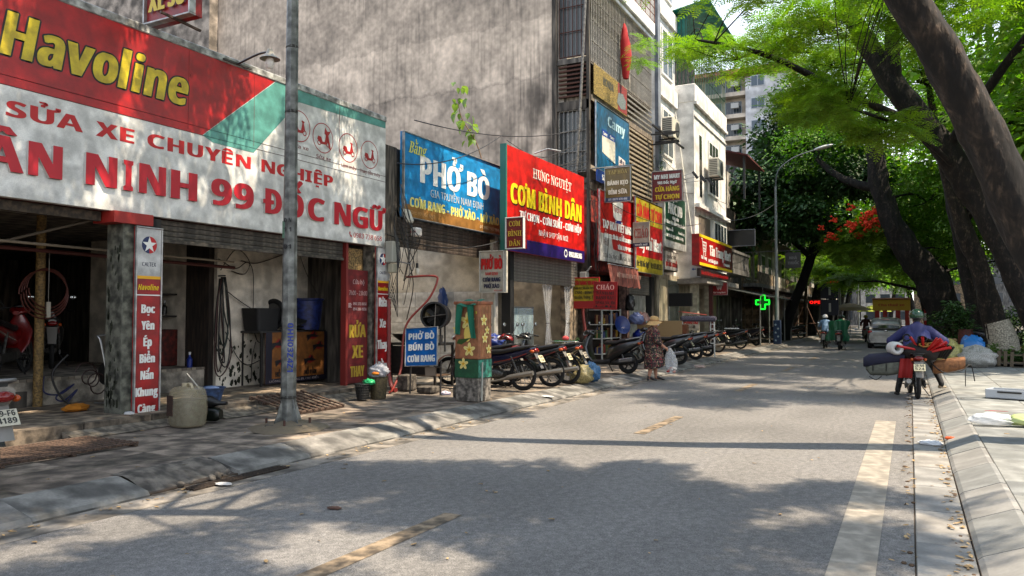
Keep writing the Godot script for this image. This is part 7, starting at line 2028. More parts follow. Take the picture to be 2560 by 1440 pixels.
func build_people() -> void:
	# ---- the woman in the straw hat,walking towards the right of the road,bag in hand. Local +z is forward.
	var skin := lin(0.72,0.52,0.42)
	var w := thing("person","person in a straw hat and dark floral long coat carrying a clear bag","person",V(-5.62,0.0,-18.3),deg_to_rad(122))
	var cloth := lin(0.09,0.06,0.07)
	var short := lin(0.05,0.05,0.06)
	var hip := V(0,0.80,0)
	var chest := V(0,1.16,0.03)
	var bn := [[hip,V(0,0.95,0.01),0.135,0.125,cloth],[V(0,0.95,0.01),chest,0.125,0.13,cloth],[V(-0.11,1.22,0.02),V(0.11,1.22,0.02),0.075,0.075,cloth],[V(0,1.24,0.02),V(0,1.34,0.05),0.055,0.048,skin]]
	head(bn,V(0,1.41,0.07),V(0.1,-0.1,1),skin,lin(0.06,0.05,0.05),0.96)
	# legs: left forward,right trailing on the heel
	bn.append_array([[V(0.08,0.78,0),V(0.085,0.44,0.07),0.095,0.062,short],[V(0.085,0.46,0.07),V(0.085,0.30,0.10),0.055,0.058,skin],[V(0.085,0.30,0.10),V(0.085,0.08,0.12),0.056,0.034,skin],[V(0.085,0.06,0.12),V(0.085,0.035,0.24),0.034,0.022,skin]])
	bn.append_array([[V(-0.08,0.78,0),V(-0.085,0.45,-0.03),0.095,0.064,short],[V(-0.085,0.47,-0.03),V(-0.085,0.30,-0.06),0.056,0.058,skin],[V(-0.085,0.30,-0.06),V(-0.085,0.09,-0.10),0.056,0.034,skin],[V(-0.085,0.07,-0.10),V(-0.085,0.035,0.0),0.034,0.022,skin]])
	# right arm bent forward holding the bag,left arm by the side
	bn.append_array([[V(-0.15,1.22,0.02),V(-0.20,0.98,0.06),0.055,0.045,cloth],[V(-0.20,0.98,0.06),V(-0.17,0.83,0.24),0.043,0.032,skin]])
	hand(bn,V(-0.17,0.82,0.25),V(0.05,-0.5,0.8),V(1,0,0),skin,V(0.0,-0.9,-0.5))
	bn.append_array([[V(0.15,1.22,0.02),V(0.20,0.98,0.0),0.055,0.045,cloth],[V(0.20,0.98,0.0),V(0.17,0.80,0.12),0.042,0.032,skin]])
	hand(bn,V(0.17,0.79,0.13),V(0,-0.8,0.5),V(-1,0,0),skin,V(0,-0.4,0.8))
	part("body",flesh(bn,0.0125,0.025),skin_mat(),w)
	var fm := floral()
	part("coat",GN().grid(40,26,func(u: float,q: float) -> Vector3:
		var a := TAU * u
		var y := lerpf(0.33,1.30,q)
		var flare := pow(1.0 - q,0.9)
		var hw := 0.185 + 0.05 * flare - 0.10 * pow(maxf(q - 0.86,0.0) / 0.14,2.0)
		var hd := 0.145 + 0.10 * flare - 0.055 * pow(maxf(q - 0.86,0.0) / 0.14,2.0)
		var fold := 1.0 + (0.07 * sin(a * 7.0 + 1.3) + 0.05 * sin(a * 11.0)) * flare + 0.02 * sin(q * 26.0 + a * 2.0)
		var hem := 0.05 * sin(a + 0.6) * (1.0 - q)
		return V(cos(a) * hw * fold,y + hem,sin(a) * hd * fold + 0.02 + 0.03 * flare),true),fm,w)
	for s in [-1.0,1.0]:
		var el := V(0.21 * s,0.97,0.05 if s < 0 else 0.0)
		var end := V(-0.185,0.90,0.17) if s < 0 else V(0.185,0.88,0.07)
		part("sleeve",GN().tube(smooth_path([V(0.11 * s,1.25,0.02),V(0.17 * s,1.18,0.02),el,end],4),[0.06,0.075,0.08,0.08,0.078,0.075,0.074,0.073,0.072,0.07,0.068,0.066,0.064],12,false,0.1,3),fm,w)
	part("shorts",GN().loft([[V(0,0.56,0.0),0.15,0.10],[V(0,0.84,0.0),0.16,0.13]],Vector3.RIGHT,Vector3.BACK,18,2.4),K(0.03,0.03,0.035,0.85),w)
	part("mask",GN().ball(V(0.012,1.375,0.150),V(0.062,0.045,0.035),12,8),K(0.78,0.78,0.78,0.8),w)
	shoe(w,V(0.085,0.0,0.17),0.0,K(0.07,0.03,0.03,0.5),0.035)
	shoe(w,V(-0.085,0.0,-0.07),0.05,K(0.07,0.03,0.03,0.5),0.045,0.1)
	var hat := thing("straw_hat","woven straw sun hat with drooping brim on the woman's head","hat",V(-5.62,1.445,-18.3) + Basis(Vector3.UP,deg_to_rad(122)) * V(0,0,0.06),deg_to_rad(122))
	var hm := mat("straw",Color(0.78,0.63,0.41),0.85,0.0,"weave",10.0)
	part("crown",GN().lathe([Vector2(0.112,0.0),Vector2(0.110,0.05),Vector2(0.095,0.10),Vector2(0.06,0.125),Vector2(0.0,0.13)],24,Transform3D(Basis(Vector3.RIGHT,0.1),Vector3.ZERO),false),hm,hat)
	part("brim",GN().grid(36,5,func(u: float,q: float) -> Vector3:
		var a := TAU * u
		var rr := lerpf(0.205,0.108,q)
		return V(sin(a) * rr,-0.075 * (1.0 - q) - 0.02 * (1.0 - q) * sin(3.0 * a + 0.5) + 0.035 * (1.0 - q) * cos(a),cos(a) * rr * 1.08)),hm,hat)
	part("band",GN().lathe([Vector2(0.1135,0.004),Vector2(0.1125,0.035)],24,Transform3D(Basis(Vector3.RIGHT,0.1),Vector3.ZERO)),K(0.58,0.43,0.26,0.8),hat)
	# the clear bag she carries
	var bg := thing("clear_bag","long clear plastic bag with red and white scraps in the woman's hand","bag",V(-5.62,0.0,-18.3) + Basis(Vector3.UP,deg_to_rad(122)) * V(-0.15,0.0,0.40))
	part("film",GN().grid(26,18,func(u: float,q: float) -> Vector3:
		var a := TAU * u
		var y := lerpf(0.16,0.80,q)
		var rr := 0.155 * pow(sin(PI * clampf(0.10 + 0.86 * pow(1.0 - q,0.8),0.0,1.0)),0.6) * (1.0 - 0.72 * pow(q,2.2))
		rr *= 1.0 + 0.10 * sin(a * 6.0 + q * 3.0) + 0.06 * sin(a * 13.0)
		return V(cos(a) * rr * 1.15 + 0.05 * (1.0 - q),y,sin(a) * rr * 0.8),true),film("film_bag",Color(0.82,0.83,0.84),0.28),bg)
	for k in 16:
		var rr := RandomNumberGenerator.new()
		rr.seed = 30 + k
		part("scrap",GN().ball(V(0.05 + rr.randf_range(-0.10,0.10),0.19 + rr.randf() * 0.13,rr.randf_range(-0.07,0.07)),V(0.04,0.02,0.03) * rr.randf_range(0.6,1.3),6,4),flat([Color(0.6,0.12,0.1),Color(0.78,0.76,0.74),Color(0.7,0.5,0.45)][k % 3],0.7),bg)
	# ---- hawker on the loaded motorbike,back to us,one foot on the kerb
	var bk := bike("loaded hawker's motorbike hung with bags and red plastic pipes",V(0.04,0.0,-17.0),PI / 2 + 0.10,{"body": Color(0.05,0.05,0.05),"strip": Color(0.4,0.05,0.05),"p1": "29-N9","p2": "524","wheel": "spoke","mirrors": false},"motorbikes on the road")
	var jac := lin(0.10,0.125,0.34)
	var tro := lin(0.05,0.05,0.07)
	var r := thing("person","person in a dark blue jacket and green helmet astride the loaded motorbike","person",V(0.12,0.0,-17.15),PI)
	var rb := [[V(0,0.86,-0.10),V(0,1.05,0.02),0.17,0.18,jac],[V(0,1.05,0.02),V(0,1.25,0.12),0.18,0.19,jac],[V(-0.17,1.27,0.14),V(0.17,1.27,0.14),0.10,0.10,jac],[V(0,1.32,0.16),V(0,1.46,0.20),0.065,0.06,skin]]
	head(rb,V(0,1.53,0.22),V(0,-0.15,1),skin,lin(0.05,0.05,0.05))
	for s in [-1.0,1.0]:
		rb.append_array([[V(0.20 * s,1.27,0.14),V(0.46 * s,1.06,0.20),0.10,0.09,jac],[V(0.46 * s,1.06,0.20),V(0.40 * s,0.98,0.48),0.085,0.055,jac]])
		hand(rb,V(0.39 * s,0.98,0.50),V(0,0,1),V(-s,0,0),skin,V(0,-1,0.2))
	rb.append_array([[V(-0.09,0.86,-0.06),V(-0.26,0.62,0.22),0.11,0.075,tro],[V(-0.26,0.62,0.22),V(-0.40,0.26,0.06),0.072,0.05,tro],[V(-0.40,0.22,0.06),V(-0.41,0.19,0.18),0.04,0.03,tro]])
	rb.append_array([[V(0.09,0.86,-0.06),V(0.26,0.55,0.14),0.11,0.075,tro],[V(0.26,0.55,0.14),V(0.36,0.12,-0.06),0.072,0.05,tro],[V(0.36,0.08,-0.06),V(0.37,0.045,0.06),0.04,0.03,tro]])
	part("body",flesh(rb,0.015,0.035),skin_mat(),r)
	# puffed jacket back with a centre seam
	part("jacket_back",GN().grid(22,16,func(u: float,q: float) -> Vector3:
		var a := lerpf(-1.9,1.9,u)
		var puff := 1.0 + 0.10 * sin(PI * q) + 0.03 * sin(q * 17.0 + u * 6.0) - 0.07 * exp(-pow((u - 0.5) * 14.0,2.0)) * q
		return V(sin(a) * 0.235 * puff * (1.0 - 0.25 * pow(q,3.0)),lerpf(0.82,1.36,q),lerpf(-0.10,0.15,q) - cos(a) * 0.17 * puff),true),K(0.10,0.125,0.34,0.7),r)
	helmet(r,V(0,1.53,0.22),V(0,0,1),mat("helmet_green",Color(0.08,0.22,0.14),0.22))
	shoe(r,V(-0.40,0.15,0.10),-0.5,K(0.55,0.5,0.42,0.7))
	shoe(r,V(0.37,0.0,-0.03),0.2,K(0.05,0.05,0.05,0.7))
	# cargo
	var lb := thing("saddle_bag","dark blue and grey saddle bag on the left of the loaded motorbike","bag",V(-0.30,0.42,-16.5),0.0)
	var sg := GN()
	sg.loft([[V(-0.48,0.16,0),0.06,0.10],[V(-0.40,0.15,0),0.15,0.16],[V(-0.1,0.17,0),0.17,0.17],[V(0.16,0.18,0),0.13,0.14]],Vector3.UP,Vector3.BACK,16,3.0)
	part("grey_bag",sg,mat("bag_grey",Color(0.38,0.39,0.35),0.85,0.0,"soft",3.0),lb)
	part("blue_flap",GN().loft([[V(-0.52,0.25,0),0.09,0.14],[V(-0.42,0.28,0),0.13,0.19],[V(-0.1,0.33,0),0.12,0.19],[V(0.2,0.36,0),0.08,0.16]],Vector3.UP,Vector3.BACK,16,3.0),mat("flap_navy",Color(0.06,0.07,0.19),0.8,0.0,"soft",3.0),lb)
	for x in [-0.35,-0.12]:
		part("strap",GN().tube(coil(V(x,0.17,0),0.175,1.0,V(0,1,0),V(0,0,1),Vector3.ZERO,18,0.0),0.009,4,false),K(0.04,0.04,0.04,0.7),lb)
	part("strap_end",GN().tube(smooth_path([V(-0.2,0.0,0.12),V(-0.3,-0.08,0.12),V(-0.42,-0.02,0.1)],3),0.008,4),K(0.04,0.04,0.04,0.7),lb)
	var red := thing("red_cloth","red cloth apron hanging between the bags of the loaded motorbike","cloth",V(-0.08,0.40,-16.32))
	part("cloth",GN().grid(10,10,func(u: float,q: float) -> Vector3: return V(-0.14 + 0.24 * u + 0.04 * q,0.36 * q,0.03 * sin(u * 9.0) + 0.02 * sin(q * 5.0)),false),K(0.52,0.05,0.035,0.75),red)
	var roll := thing("white_roll","white plastic roll with a hollow end on the saddle bag","roll",V(-0.27,0.83,-16.42),0.35)
	part("roll",GN().lathe([Vector2(0.045,0.0),Vector2(0.05,0.16),Vector2(0.10,0.165),Vector2(0.125,0.12),Vector2(0.125,-0.1),Vector2(0.08,-0.14)],20,Transform3D(Basis(Vector3.RIGHT,PI / 2),V(0,0.12,0)),false),K(0.70,0.70,0.69,0.6),roll)
	var br := thing("brown_parcel","brown paper parcel strapped to the right of the loaded motorbike","parcel",V(0.62,0.46,-16.6),0.05)
	var pg := GN()
	pg.loft([[V(-0.26,0.12,0),0.09,0.11],[V(-0.2,0.14,0),0.13,0.14],[V(0.1,0.20,0),0.13,0.15],[V(0.27,0.24,0),0.11,0.13]],Vector3.UP,Vector3.BACK,14,3.2)
	part("parcel",pg,mat("kraft",Color(0.52,0.34,0.19),0.8,0.0,"soft",4.0,2.0),br)
	part("strap",GN().tube(smooth_path([V(-0.35,0.3,0.1),V(-0.1,0.06,0.16),V(0.2,0.10,0.16),V(0.36,0.2,0.05),V(0.42,-0.1,0.05)],4),0.010,5),K(0.04,0.04,0.04,0.7),br)
	part("stand_leg",GN().tube([V(0.28,0.1,0.0),V(0.27,-0.2,0.05)],0.008,5),K(0.06,0.06,0.06,0.6),br)
	var pr := RandomNumberGenerator.new()
	pr.seed = 14
	for k in 13:
		var a := pr.randf_range(-1.25,1.25)
		var l := pr.randf_range(0.20,0.40)
		var p0 := V(0.22 + 0.30 * sin(a) * 0.5,0.92 + pr.randf_range(-0.03,0.06),-16.38 + pr.randf_range(-0.08,0.08))
		var d := V(sin(a),cos(a) * 0.6,pr.randf_range(0.1,0.5)).normalized()
		var o := single("red_pipe",GN().lathe([Vector2(0.019,0.0),Vector2(0.027,l),Vector2(0.019,l),Vector2(0.014,0.02)],9,Transform3D(Basis(Quaternion(Vector3.UP,d)),Vector3.ZERO)),K(0.62,0.05,0.06,0.4),"red plastic pipe sticking out of the bundle behind the hawker","pipe","red pipes in the bundle")
		o.position = p0
	for k in 12:
		var o := single("black_tube",GN().lathe([Vector2(0.022 if k > 0 else 0.075,0.0),Vector2(0.024 if k > 0 else 0.085,0.3),Vector2(0.019 if k > 0 else 0.075,0.3),Vector2(0.017 if k > 0 else 0.065,0.02)],12,Transform3D(Basis(Quaternion(Vector3.UP,V(0.12 + 0.03 * k,0.75,0.5).normalized())),Vector3.ZERO)),K(0.035,0.035,0.035,0.5),"short black tube in the row behind the hawker's back" if k > 0 else "wide black tube standing behind the hawker's back","pipe","black tubes behind the hawker" if k > 0 else "")
		o.position = V(0.16 if k == 0 else 0.22 + 0.032 * k,0.90 - 0.012 * k,-16.5)
	var bd := thing("cargo_bundle","bundle of brown and black wrapped goods on the motorbike's carrier","bundle",V(0.15,0.72,-16.5))
	var cg := GN()
	sack(cg,V(0,0.15,0),V(0.34,0.17,0.2),71,0.4)
	part("wrap",cg,mat("bundle_dark",Color(0.13,0.09,0.07),0.8,0.0,"chips",5.0),bd)
	part("hook_coil",GN().tube(coil(V(-0.22,0.42,0.1),0.06,3.0,V(1,0,0),V(0,1,0),V(0.02,0.03,0.06),40,0.1),0.009,5),K(0.06,0.06,0.06,0.3,0.5),bd)
	part("gold_twist",GN().tube(coil(V(0.05,0.30,0.18),0.05,2.5,V(1.6,0,0),V(0,0.6,0),V(0.2,0.02,0.0),30,0.2),0.016,5),K(0.55,0.40,0.14,0.6),bd)
	# ---- two people under a green rain cape on a motorbike
	var b2 := bike("motorbike carrying the pair under the green cape",V(-2.95,0.0,-39.5),PI / 2,{"scooter": true,"body": Color(0.06,0.06,0.06),"mirrors": true},"motorbikes on the road")
	bike("dark motorbike riding beside the green cape",V(-3.75,0.0,-41.0),PI / 2,{"body": Color(0.05,0.05,0.06)},"motorbikes on the road")
	seated("person in a white cap and pale blue shirt riding beside the green cape",V(-3.75,0.0,-41.1),lin(0.45,0.58,0.72),lin(0.2,0.18,0.17),Color(0.78,0.78,0.78))
	var gp := seated("person with dark hair in a bright green top riding with a green cape",V(-2.95,0.0,-39.7),lin(0.05,0.50,0.28),lin(0.10,0.10,0.11),Color(0,0,0,0))
	var cp := thing("rain_cape","sea green rain cape spread over the back of the motorbike","cape",V(-2.95,0.45,-39.15))
	part("cape",GN().grid(18,14,func(u: float,q: float) -> Vector3:
		var hw := 0.50 - 0.10 * q + 0.05 * sin(q * 9.0)
		return V((u - 0.5) * 2.0 * hw - 0.12 * (1.0 - q),0.92 * q - 0.10 * absf(u - 0.45) * (1.0 - q),0.28 * sin(PI * u) + 0.06 * sin(u * 19.0 + q * 4.0) * (1.0 - 0.4 * q) - 0.1),false),mat("cape_green",Color(0.06,0.36,0.24),0.55,0.0,"soft",2.0),cp)
	# ---- rider in maroon further on
	bike("motorbike of the rider in maroon",V(-2.45,0.0,-52.5),PI / 2,{"body": Color(0.05,0.05,0.05)},"motorbikes on the road")
	seated("person in a maroon shirt and yellow cap riding ahead of the silver car",V(-2.45,0.0,-52.6),lin(0.24,0.08,0.09),lin(0.08,0.07,0.07),Color(0.45,0.42,0.12))
	seated("person in pale clothes seated at the far stalls",V(-5.0,0.0,-70.0),lin(0.5,0.5,0.45),lin(0.2,0.2,0.22),Color(0.2,0.3,0.25))
func seated(label: String,at: Vector3,top: Color,low: Color,cap: Color) -> Node3D:
	var skin := lin(0.70,0.50,0.40)
	var t := thing("person",label,"person",at,PI)
	var b := [[V(0,0.86,-0.12),V(0,1.08,-0.06),0.15,0.155,top],[V(0,1.08,-0.06),V(0,1.30,0.0),0.155,0.15,top],[V(-0.15,1.32,0),V(0.15,1.32,0),0.08,0.08,top],[V(0,1.36,0.01),V(0,1.44,0.03),0.055,0.05,skin]]
	head(b,V(0,1.50,0.05),V(0,-0.05,1),skin,lin(0.06,0.05,0.05))
	for s in [-1.0,1.0]:
		b.append_array([[V(0.18 * s,1.31,0),V(0.29 * s,1.08,0.14),0.065,0.052,top],[V(0.29 * s,1.08,0.14),V(0.30 * s,1.02,0.42),0.045,0.035,skin]])
		hand(b,V(0.30 * s,1.02,0.44),V(0,0,1),V(-s,0,0),skin,V(0,-1,0.2))
		b.append_array([[V(0.09 * s,0.84,-0.08),V(0.17 * s,0.68,0.28),0.10,0.07,low],[V(0.17 * s,0.68,0.28),V(0.20 * s,0.32,0.12),0.068,0.045,low],[V(0.20 * s,0.28,0.12),V(0.20 * s,0.26,0.26),0.04,0.03,low]])
	part("body",flesh(b,0.021,0.03),skin_mat(),t)
	if cap.a > 0.0:
		helmet(t,V(0,1.50,0.05),V(0,0,1),K(cap.r,cap.g,cap.b,0.4),false)
	else:
		part("hair",GN().ball(V(0,1.55,0.02),V(0.10,0.10,0.11),14,10),K(0.05,0.04,0.04,0.7),t)
	return t
# ---------------------------------------------------------------- trees
func leaf_mat(key: String,c: Color,b: Color) -> StandardMaterial3D:
	if not mats.has(key):
		var m := StandardMaterial3D.new()
		m.resource_name = key
		m.albedo_color = c
		m.roughness = 0.6
		m.vertex_color_use_as_albedo = true
		m.backlight_enabled = true
		m.backlight = b
		m.cull_mode = BaseMaterial3D.CULL_DISABLED
		mats[key] = m
	return mats[key]
func feather_rosette(sd: int,fronds: int,length: float,wide := 0.03) -> ArrayMesh: # a spray of twice-feathered leaves
	var r := RandomNumberGenerator.new()
	r.seed = sd
	var g := GN()
	for k in fronds:
		var az := TAU * (k + r.randf_range(-0.3,0.3)) / fronds
		var el := r.randf_range(-0.15,0.45)
		var L := length * r.randf_range(0.75,1.15)
		var dir := Vector3(cos(az),0,sin(az))
		var side := Vector3(-sin(az),0,cos(az))
		var droop := r.randf_range(0.25,0.6)
		var pairs := 9
		var q := r.randf_range(0.8,1.1)
		g.paint(Color(q * r.randf_range(0.9,1.1),q,q * 0.9))
		var pt := func(t: float) -> Vector3: return dir * (L * t) + Vector3.UP * (L * (el * t - droop * t * t))
		for p in pairs:
			var t := 0.14 + 0.84 * p / pairs
			var c: Vector3 = pt.call(t)
			var d: Vector3 = (pt.call(t + 0.03) - c).normalized()
			var pl := 0.235 * L * sin(PI * clampf(0.18 + 0.78 * t,0.0,1.0)) + 0.02
			for s in [-1.0,1.0]:
				var tip: Vector3 = c + (side * s * 0.93 + d * 0.36 + Vector3.UP * r.randf_range(-0.22,0.1)) * pl
				var mid := (c + tip) * 0.5
				var w := d * (L * wide)
				var a := g.vert(c)
				var b := g.vert(mid - w)
				var e := g.vert(tip)
				var f := g.vert(mid + w)
				g.face(a,b,e)
				g.face(a,e,f)
		var a0: Vector3 = pt.call(0.0)
		var a1: Vector3 = pt.call(0.5)
		var a2: Vector3 = pt.call(1.0)
		for pr in [[a0,a1],[a1,a2]]:
			var w2 := side * 0.005
			g.quad(pr[0] - w2,pr[1] - w2,pr[1] + w2,pr[0] + w2)
	return g.mesh()
func broad_rosette(sd: int,n: int,rad: float,ll: float,lw: float) -> ArrayMesh: # a spray of plain broad leaves
	var r := RandomNumberGenerator.new()
	r.seed = sd
	var g := GN()
	for k in n:
		var p := Vector3(r.randfn(),r.randfn() * 0.55,r.randfn()).normalized() * rad * pow(r.randf(),0.45)
		p.y *= 0.7
		var d := (Vector3(p.x,0,p.z).normalized() + Vector3(r.randf_range(-0.7,0.7),r.randf_range(-0.6,0.25),r.randf_range(-0.7,0.7))).normalized()
		var up := Vector3(r.randf_range(-0.5,0.5),1,r.randf_range(-0.5,0.5)).normalized()
		var s := d.cross(up).normalized()
		var L := ll * r.randf_range(0.7,1.2)
		var W := lw * r.randf_range(0.8,1.15)
		var q := r.randf_range(0.72,1.15)
		g.paint(Color(q * r.randf_range(0.88,1.1),q,q * r.randf_range(0.8,1.0)))
		var fold := up * W * 0.18
		var a := g.vert(p)
		var b := g.vert(p + d * L * 0.42 - s * W * 0.5 + fold)
		var e := g.vert(p + d * L - up * L * 0.12)
		var f := g.vert(p + d * L * 0.42 + s * W * 0.5 + fold)
		var m2 := g.vert(p + d * L * 0.5)
		g.face(a,b,m2)
		g.face(b,e,m2)
		g.face(a,m2,f)
		g.face(m2,e,f)
	return g.mesh()
func crown(parent: Node3D,meshes: Array,m: Material,at: Array,sd: int,smin: float,smax: float,tilt := 0.35) -> void: # leaf sprays at the given points (in the tree's own axes)
	var r := RandomNumberGenerator.new()
	r.seed = sd
	for q in meshes.size():
		var mine := []
		for i in at.size():
			if i % meshes.size() == q:
				mine.append(at[i])
		if mine.is_empty():
			continue
		var mm := MultiMesh.new()
		mm.transform_format = MultiMesh.TRANSFORM_3D
		mm.use_colors = true
		mm.mesh = meshes[q]
		mm.instance_count = mine.size()
		for i in mine.size():
			var b := Basis.from_euler(Vector3(r.randf_range(-tilt,tilt),r.randf() * TAU,r.randf_range(-tilt,tilt))).scaled(Vector3.ONE * r.randf_range(smin,smax))
			mm.set_instance_transform(i,Transform3D(b,mine[i]))
			var k := r.randf_range(0.75,1.2)
			mm.set_instance_color(i,Color(k * r.randf_range(0.85,1.15),k,k * 0.9))
		var o := MultiMeshInstance3D.new()
		o.name = "crown"
		o.multimesh = mm
		o.material_override = m
		o.set_meta("kind","stuff")
		parent.add_child(o,true)
# limbs: [[points],[radii]] in world coordinates; clumps: [centre,radii,number of sprays]
func tree(called: String,label: String,at: Vector3,limbs: Array,clumps: Array,kind: Dictionary,sd: int,group := "") -> Node3D:
	var t := thing(called,label,"tree",at,0.0,group)
	var r := RandomNumberGenerator.new()
	r.seed = sd
	var g := GN()
	var nodes := []
	for l in limbs:
		var sp := smooth_path(l[0],kind.get("per",6))
		var rr := lerp_list(l[1],sp.size())
		var loc := []
		for p in sp:
			loc.append(p - at)
		g.tube(loc,rr,kind.get("sides",14),true,kind.get("wob",0.16),sd)
		for i in range(int(sp.size() * 0.35),sp.size()):
			nodes.append([sp[i] - at,rr[i]])
	part("trunk",g,kind.bark,t)
	var w := GN()
	var spots := []
	for c in clumps:
		var cc: Vector3 = c[0] - at
		var best := 0
		for i in nodes.size():
			if (nodes[i][0] - cc).length() < (nodes[best][0] - cc).length():
				best = i
		var from: Vector3 = nodes[best][0]
		var r0: float = minf(nodes[best][1] * 0.55,0.10)
		var low := cc - Vector3(0,c[1].y * 0.35,0)
		var mid := (from + low) * 0.5 + Vector3(r.randf_range(-0.4,0.4),r.randf_range(0.1,0.6),r.randf_range(-0.4,0.4))
		var path := smooth_path([from,mid,low],4)
		w.tube(path,lerp_list([r0,r0 * 0.6,r0 * 0.35],path.size()),6,false)
		var n: int = c[2]
		for k in n:
			var d := Vector3(r.randfn(),r.randfn(),r.randfn()).normalized() * pow(r.randf(),0.4)
			var p: Vector3 = cc + d * c[1]
			spots.append(p)
			if k % kind.get("twig_every",3) == 0:
				var bend: Vector3 = (low + p) * 0.5 + Vector3(0,r.randf_range(-0.1,0.25),0)
				w.tube([low,bend,p],[r0 * 0.35,r0 * 0.22 + 0.004,0.005],4,false)
	part("branch",w,kind.twig,t)
	crown(t,kind.meshes,kind.leaf,spots,sd + 5,kind.smin,kind.smax,kind.get("tilt",0.35))
	return t
func scatter(n: int,x0: float,x1: float,z0: float,z1: float,sd: int,few := 6,wide := 0.95) -> Array: # many small sprays,so that the light falls through in flecks
	var r := RandomNumberGenerator.new()
	r.seed = sd
	var out := []
	for k in n:
		var q := r.randf_range(0.7,1.25)
		out.append([V(r.randf_range(x0,x1),r.randf_range(8.7,10.8),r.randf_range(z0,z1)),V(wide,0.4,wide) * q,r.randi_range(few,few + few / 2)])
	return out
func build_trees() -> void:
	var bark := mat("bark",Color(0.50,0.42,0.35),0.95,0.0,"bark",0.55,3.0)
	var bark_d := mat("bark_dark",Color(0.40,0.345,0.295),0.95,0.0,"bark",0.8,3.0)
	var bark_g := mat("bark_grey",Color(0.52,0.45,0.38),0.95,0.0,"bark",0.7,3.0)
	var fr := [feather_rosette(1,9,0.62),feather_rosette(2,8,0.68)]
	var flame := {"bark": bark,"twig": bark_g,"leaf": leaf_mat("feather_leaf",Color(0.47,0.60,0.20),Color(0.92,1.0,0.46)),"meshes": fr,"smin": 0.75,"smax": 1.2,"twig_every": 3,"tilt": 0.4}
	var near := flame.duplicate()
	near.merge({"per": 12,"sides": 30,"wob": 0.2,"twig_every": 6,"meshes": [feather_rosette(3,15,0.62,0.05),feather_rosette(4,14,0.66,0.05)]},true)
	# the nearest trunk leans over the road from the right; its shadow lies across the road
	var t1 := tree("leaning_tree","nearest leaning tree with split brown bark arching over the road",V(2.15,0.13,-10.7),
		[[[V(2.2,0.05,-10.75),V(1.75,1.2,-10.5),V(1.15,2.6,-10.27),V(0.53,4.07,-9.69),V(0.0,5.05,-9.28),V(-1.2,6.9,-8.6),V(-3.4,8.6,-7.9)],[0.40,0.29,0.235,0.21,0.19,0.15,0.08]],
		[[V(-1.2,6.9,-8.6),V(-3.0,8.4,-9.6),V(-5.0,9.4,-11.5)],[0.11,0.08,0.04]],[[V(-2.2,7.8,-8.2),V(-3.6,9.0,-6.5),V(-5.2,9.6,-5.0)],[0.10,0.07,0.04]]],
		[[V(-4.8,9.0,-8.2),V(1.5,0.6,1.8),12],[V(-6.4,8.6,-10.4),V(1.3,0.6,1.5),10],[V(-5.6,9.4,-13.6),V(1.6,0.7,1.8),14],[V(-5.6,9.2,-5.4),V(1.4,0.6,1.5),10],[V(-7.2,9.6,-7.6),V(1.2,0.5,1.4),7],[V(-4.0,10.0,-11.4),V(1.2,0.5,1.2),8],[V(-7.0,9.9,-12.6),V(1.2,0.5,1.3),7]] + scatter(6,-7.5,-4.0,-4.5,-15.0,1) + scatter(16,-3.6,-1.2,-5.0,-12.5,4,3,0.5),near,101,"trees arching over the road")
	# a tree just behind the camera's right shoulder,whose limb throws the curved shadow
	tree("leaning_tree","tree beside the camera with limb bowing over the near road",V(3.0,0.13,-2.6),
		[[[V(3.0,0.05,-2.6),V(2.6,2.0,-2.9),V(1.95,4.2,-3.6),V(1.5,5.1,-4.6),V(1.0,5.65,-5.1),V(0.1,5.9,-5.0),V(-1.1,6.6,-4.6),V(-2.4,7.9,-3.6)],[0.34,0.26,0.20,0.17,0.15,0.13,0.11,0.05]],[[V(2.2,3.4,-3.2),V(2.6,5.6,-2.0),V(3.2,8.0,0.5)],[0.17,0.13,0.06]]],
		[[V(2.3,9.4,-6.3),V(0.9,0.5,0.8),9],[V(3.5,9.6,-6.9),V(0.8,0.5,0.6),7],[V(3.4,9.2,-5.6),V(0.8,0.5,0.5),6],[V(1.2,9.8,-5.6),V(0.8,0.5,0.6),6],[V(1.3,9.5,-7.0),V(0.7,0.5,0.6),6],[V(4.6,9.6,-7.3),V(0.6,0.5,0.5),5],[V(4.5,9.5,-6.0),V(0.6,0.5,0.5),5],[V(0.2,9.6,-6.3),V(0.6,0.4,0.5),5],[V(-2.6,8.4,-3.0),V(1.8,0.8,1.4),16],[V(0.8,8.8,-2.2),V(2.0,0.8,1.6),17],[V(3.8,8.8,-1.8),V(2.0,0.9,1.6),17],[V(-3.6,9.3,0.5),V(2.2,0.8,1.8),26]] + scatter(5,-3.5,5.5,-3.0,-5.2,2) + scatter(20,-3.4,3.4,-1.8,-7.6,5,3,0.5),near,102,"trees arching over the road")
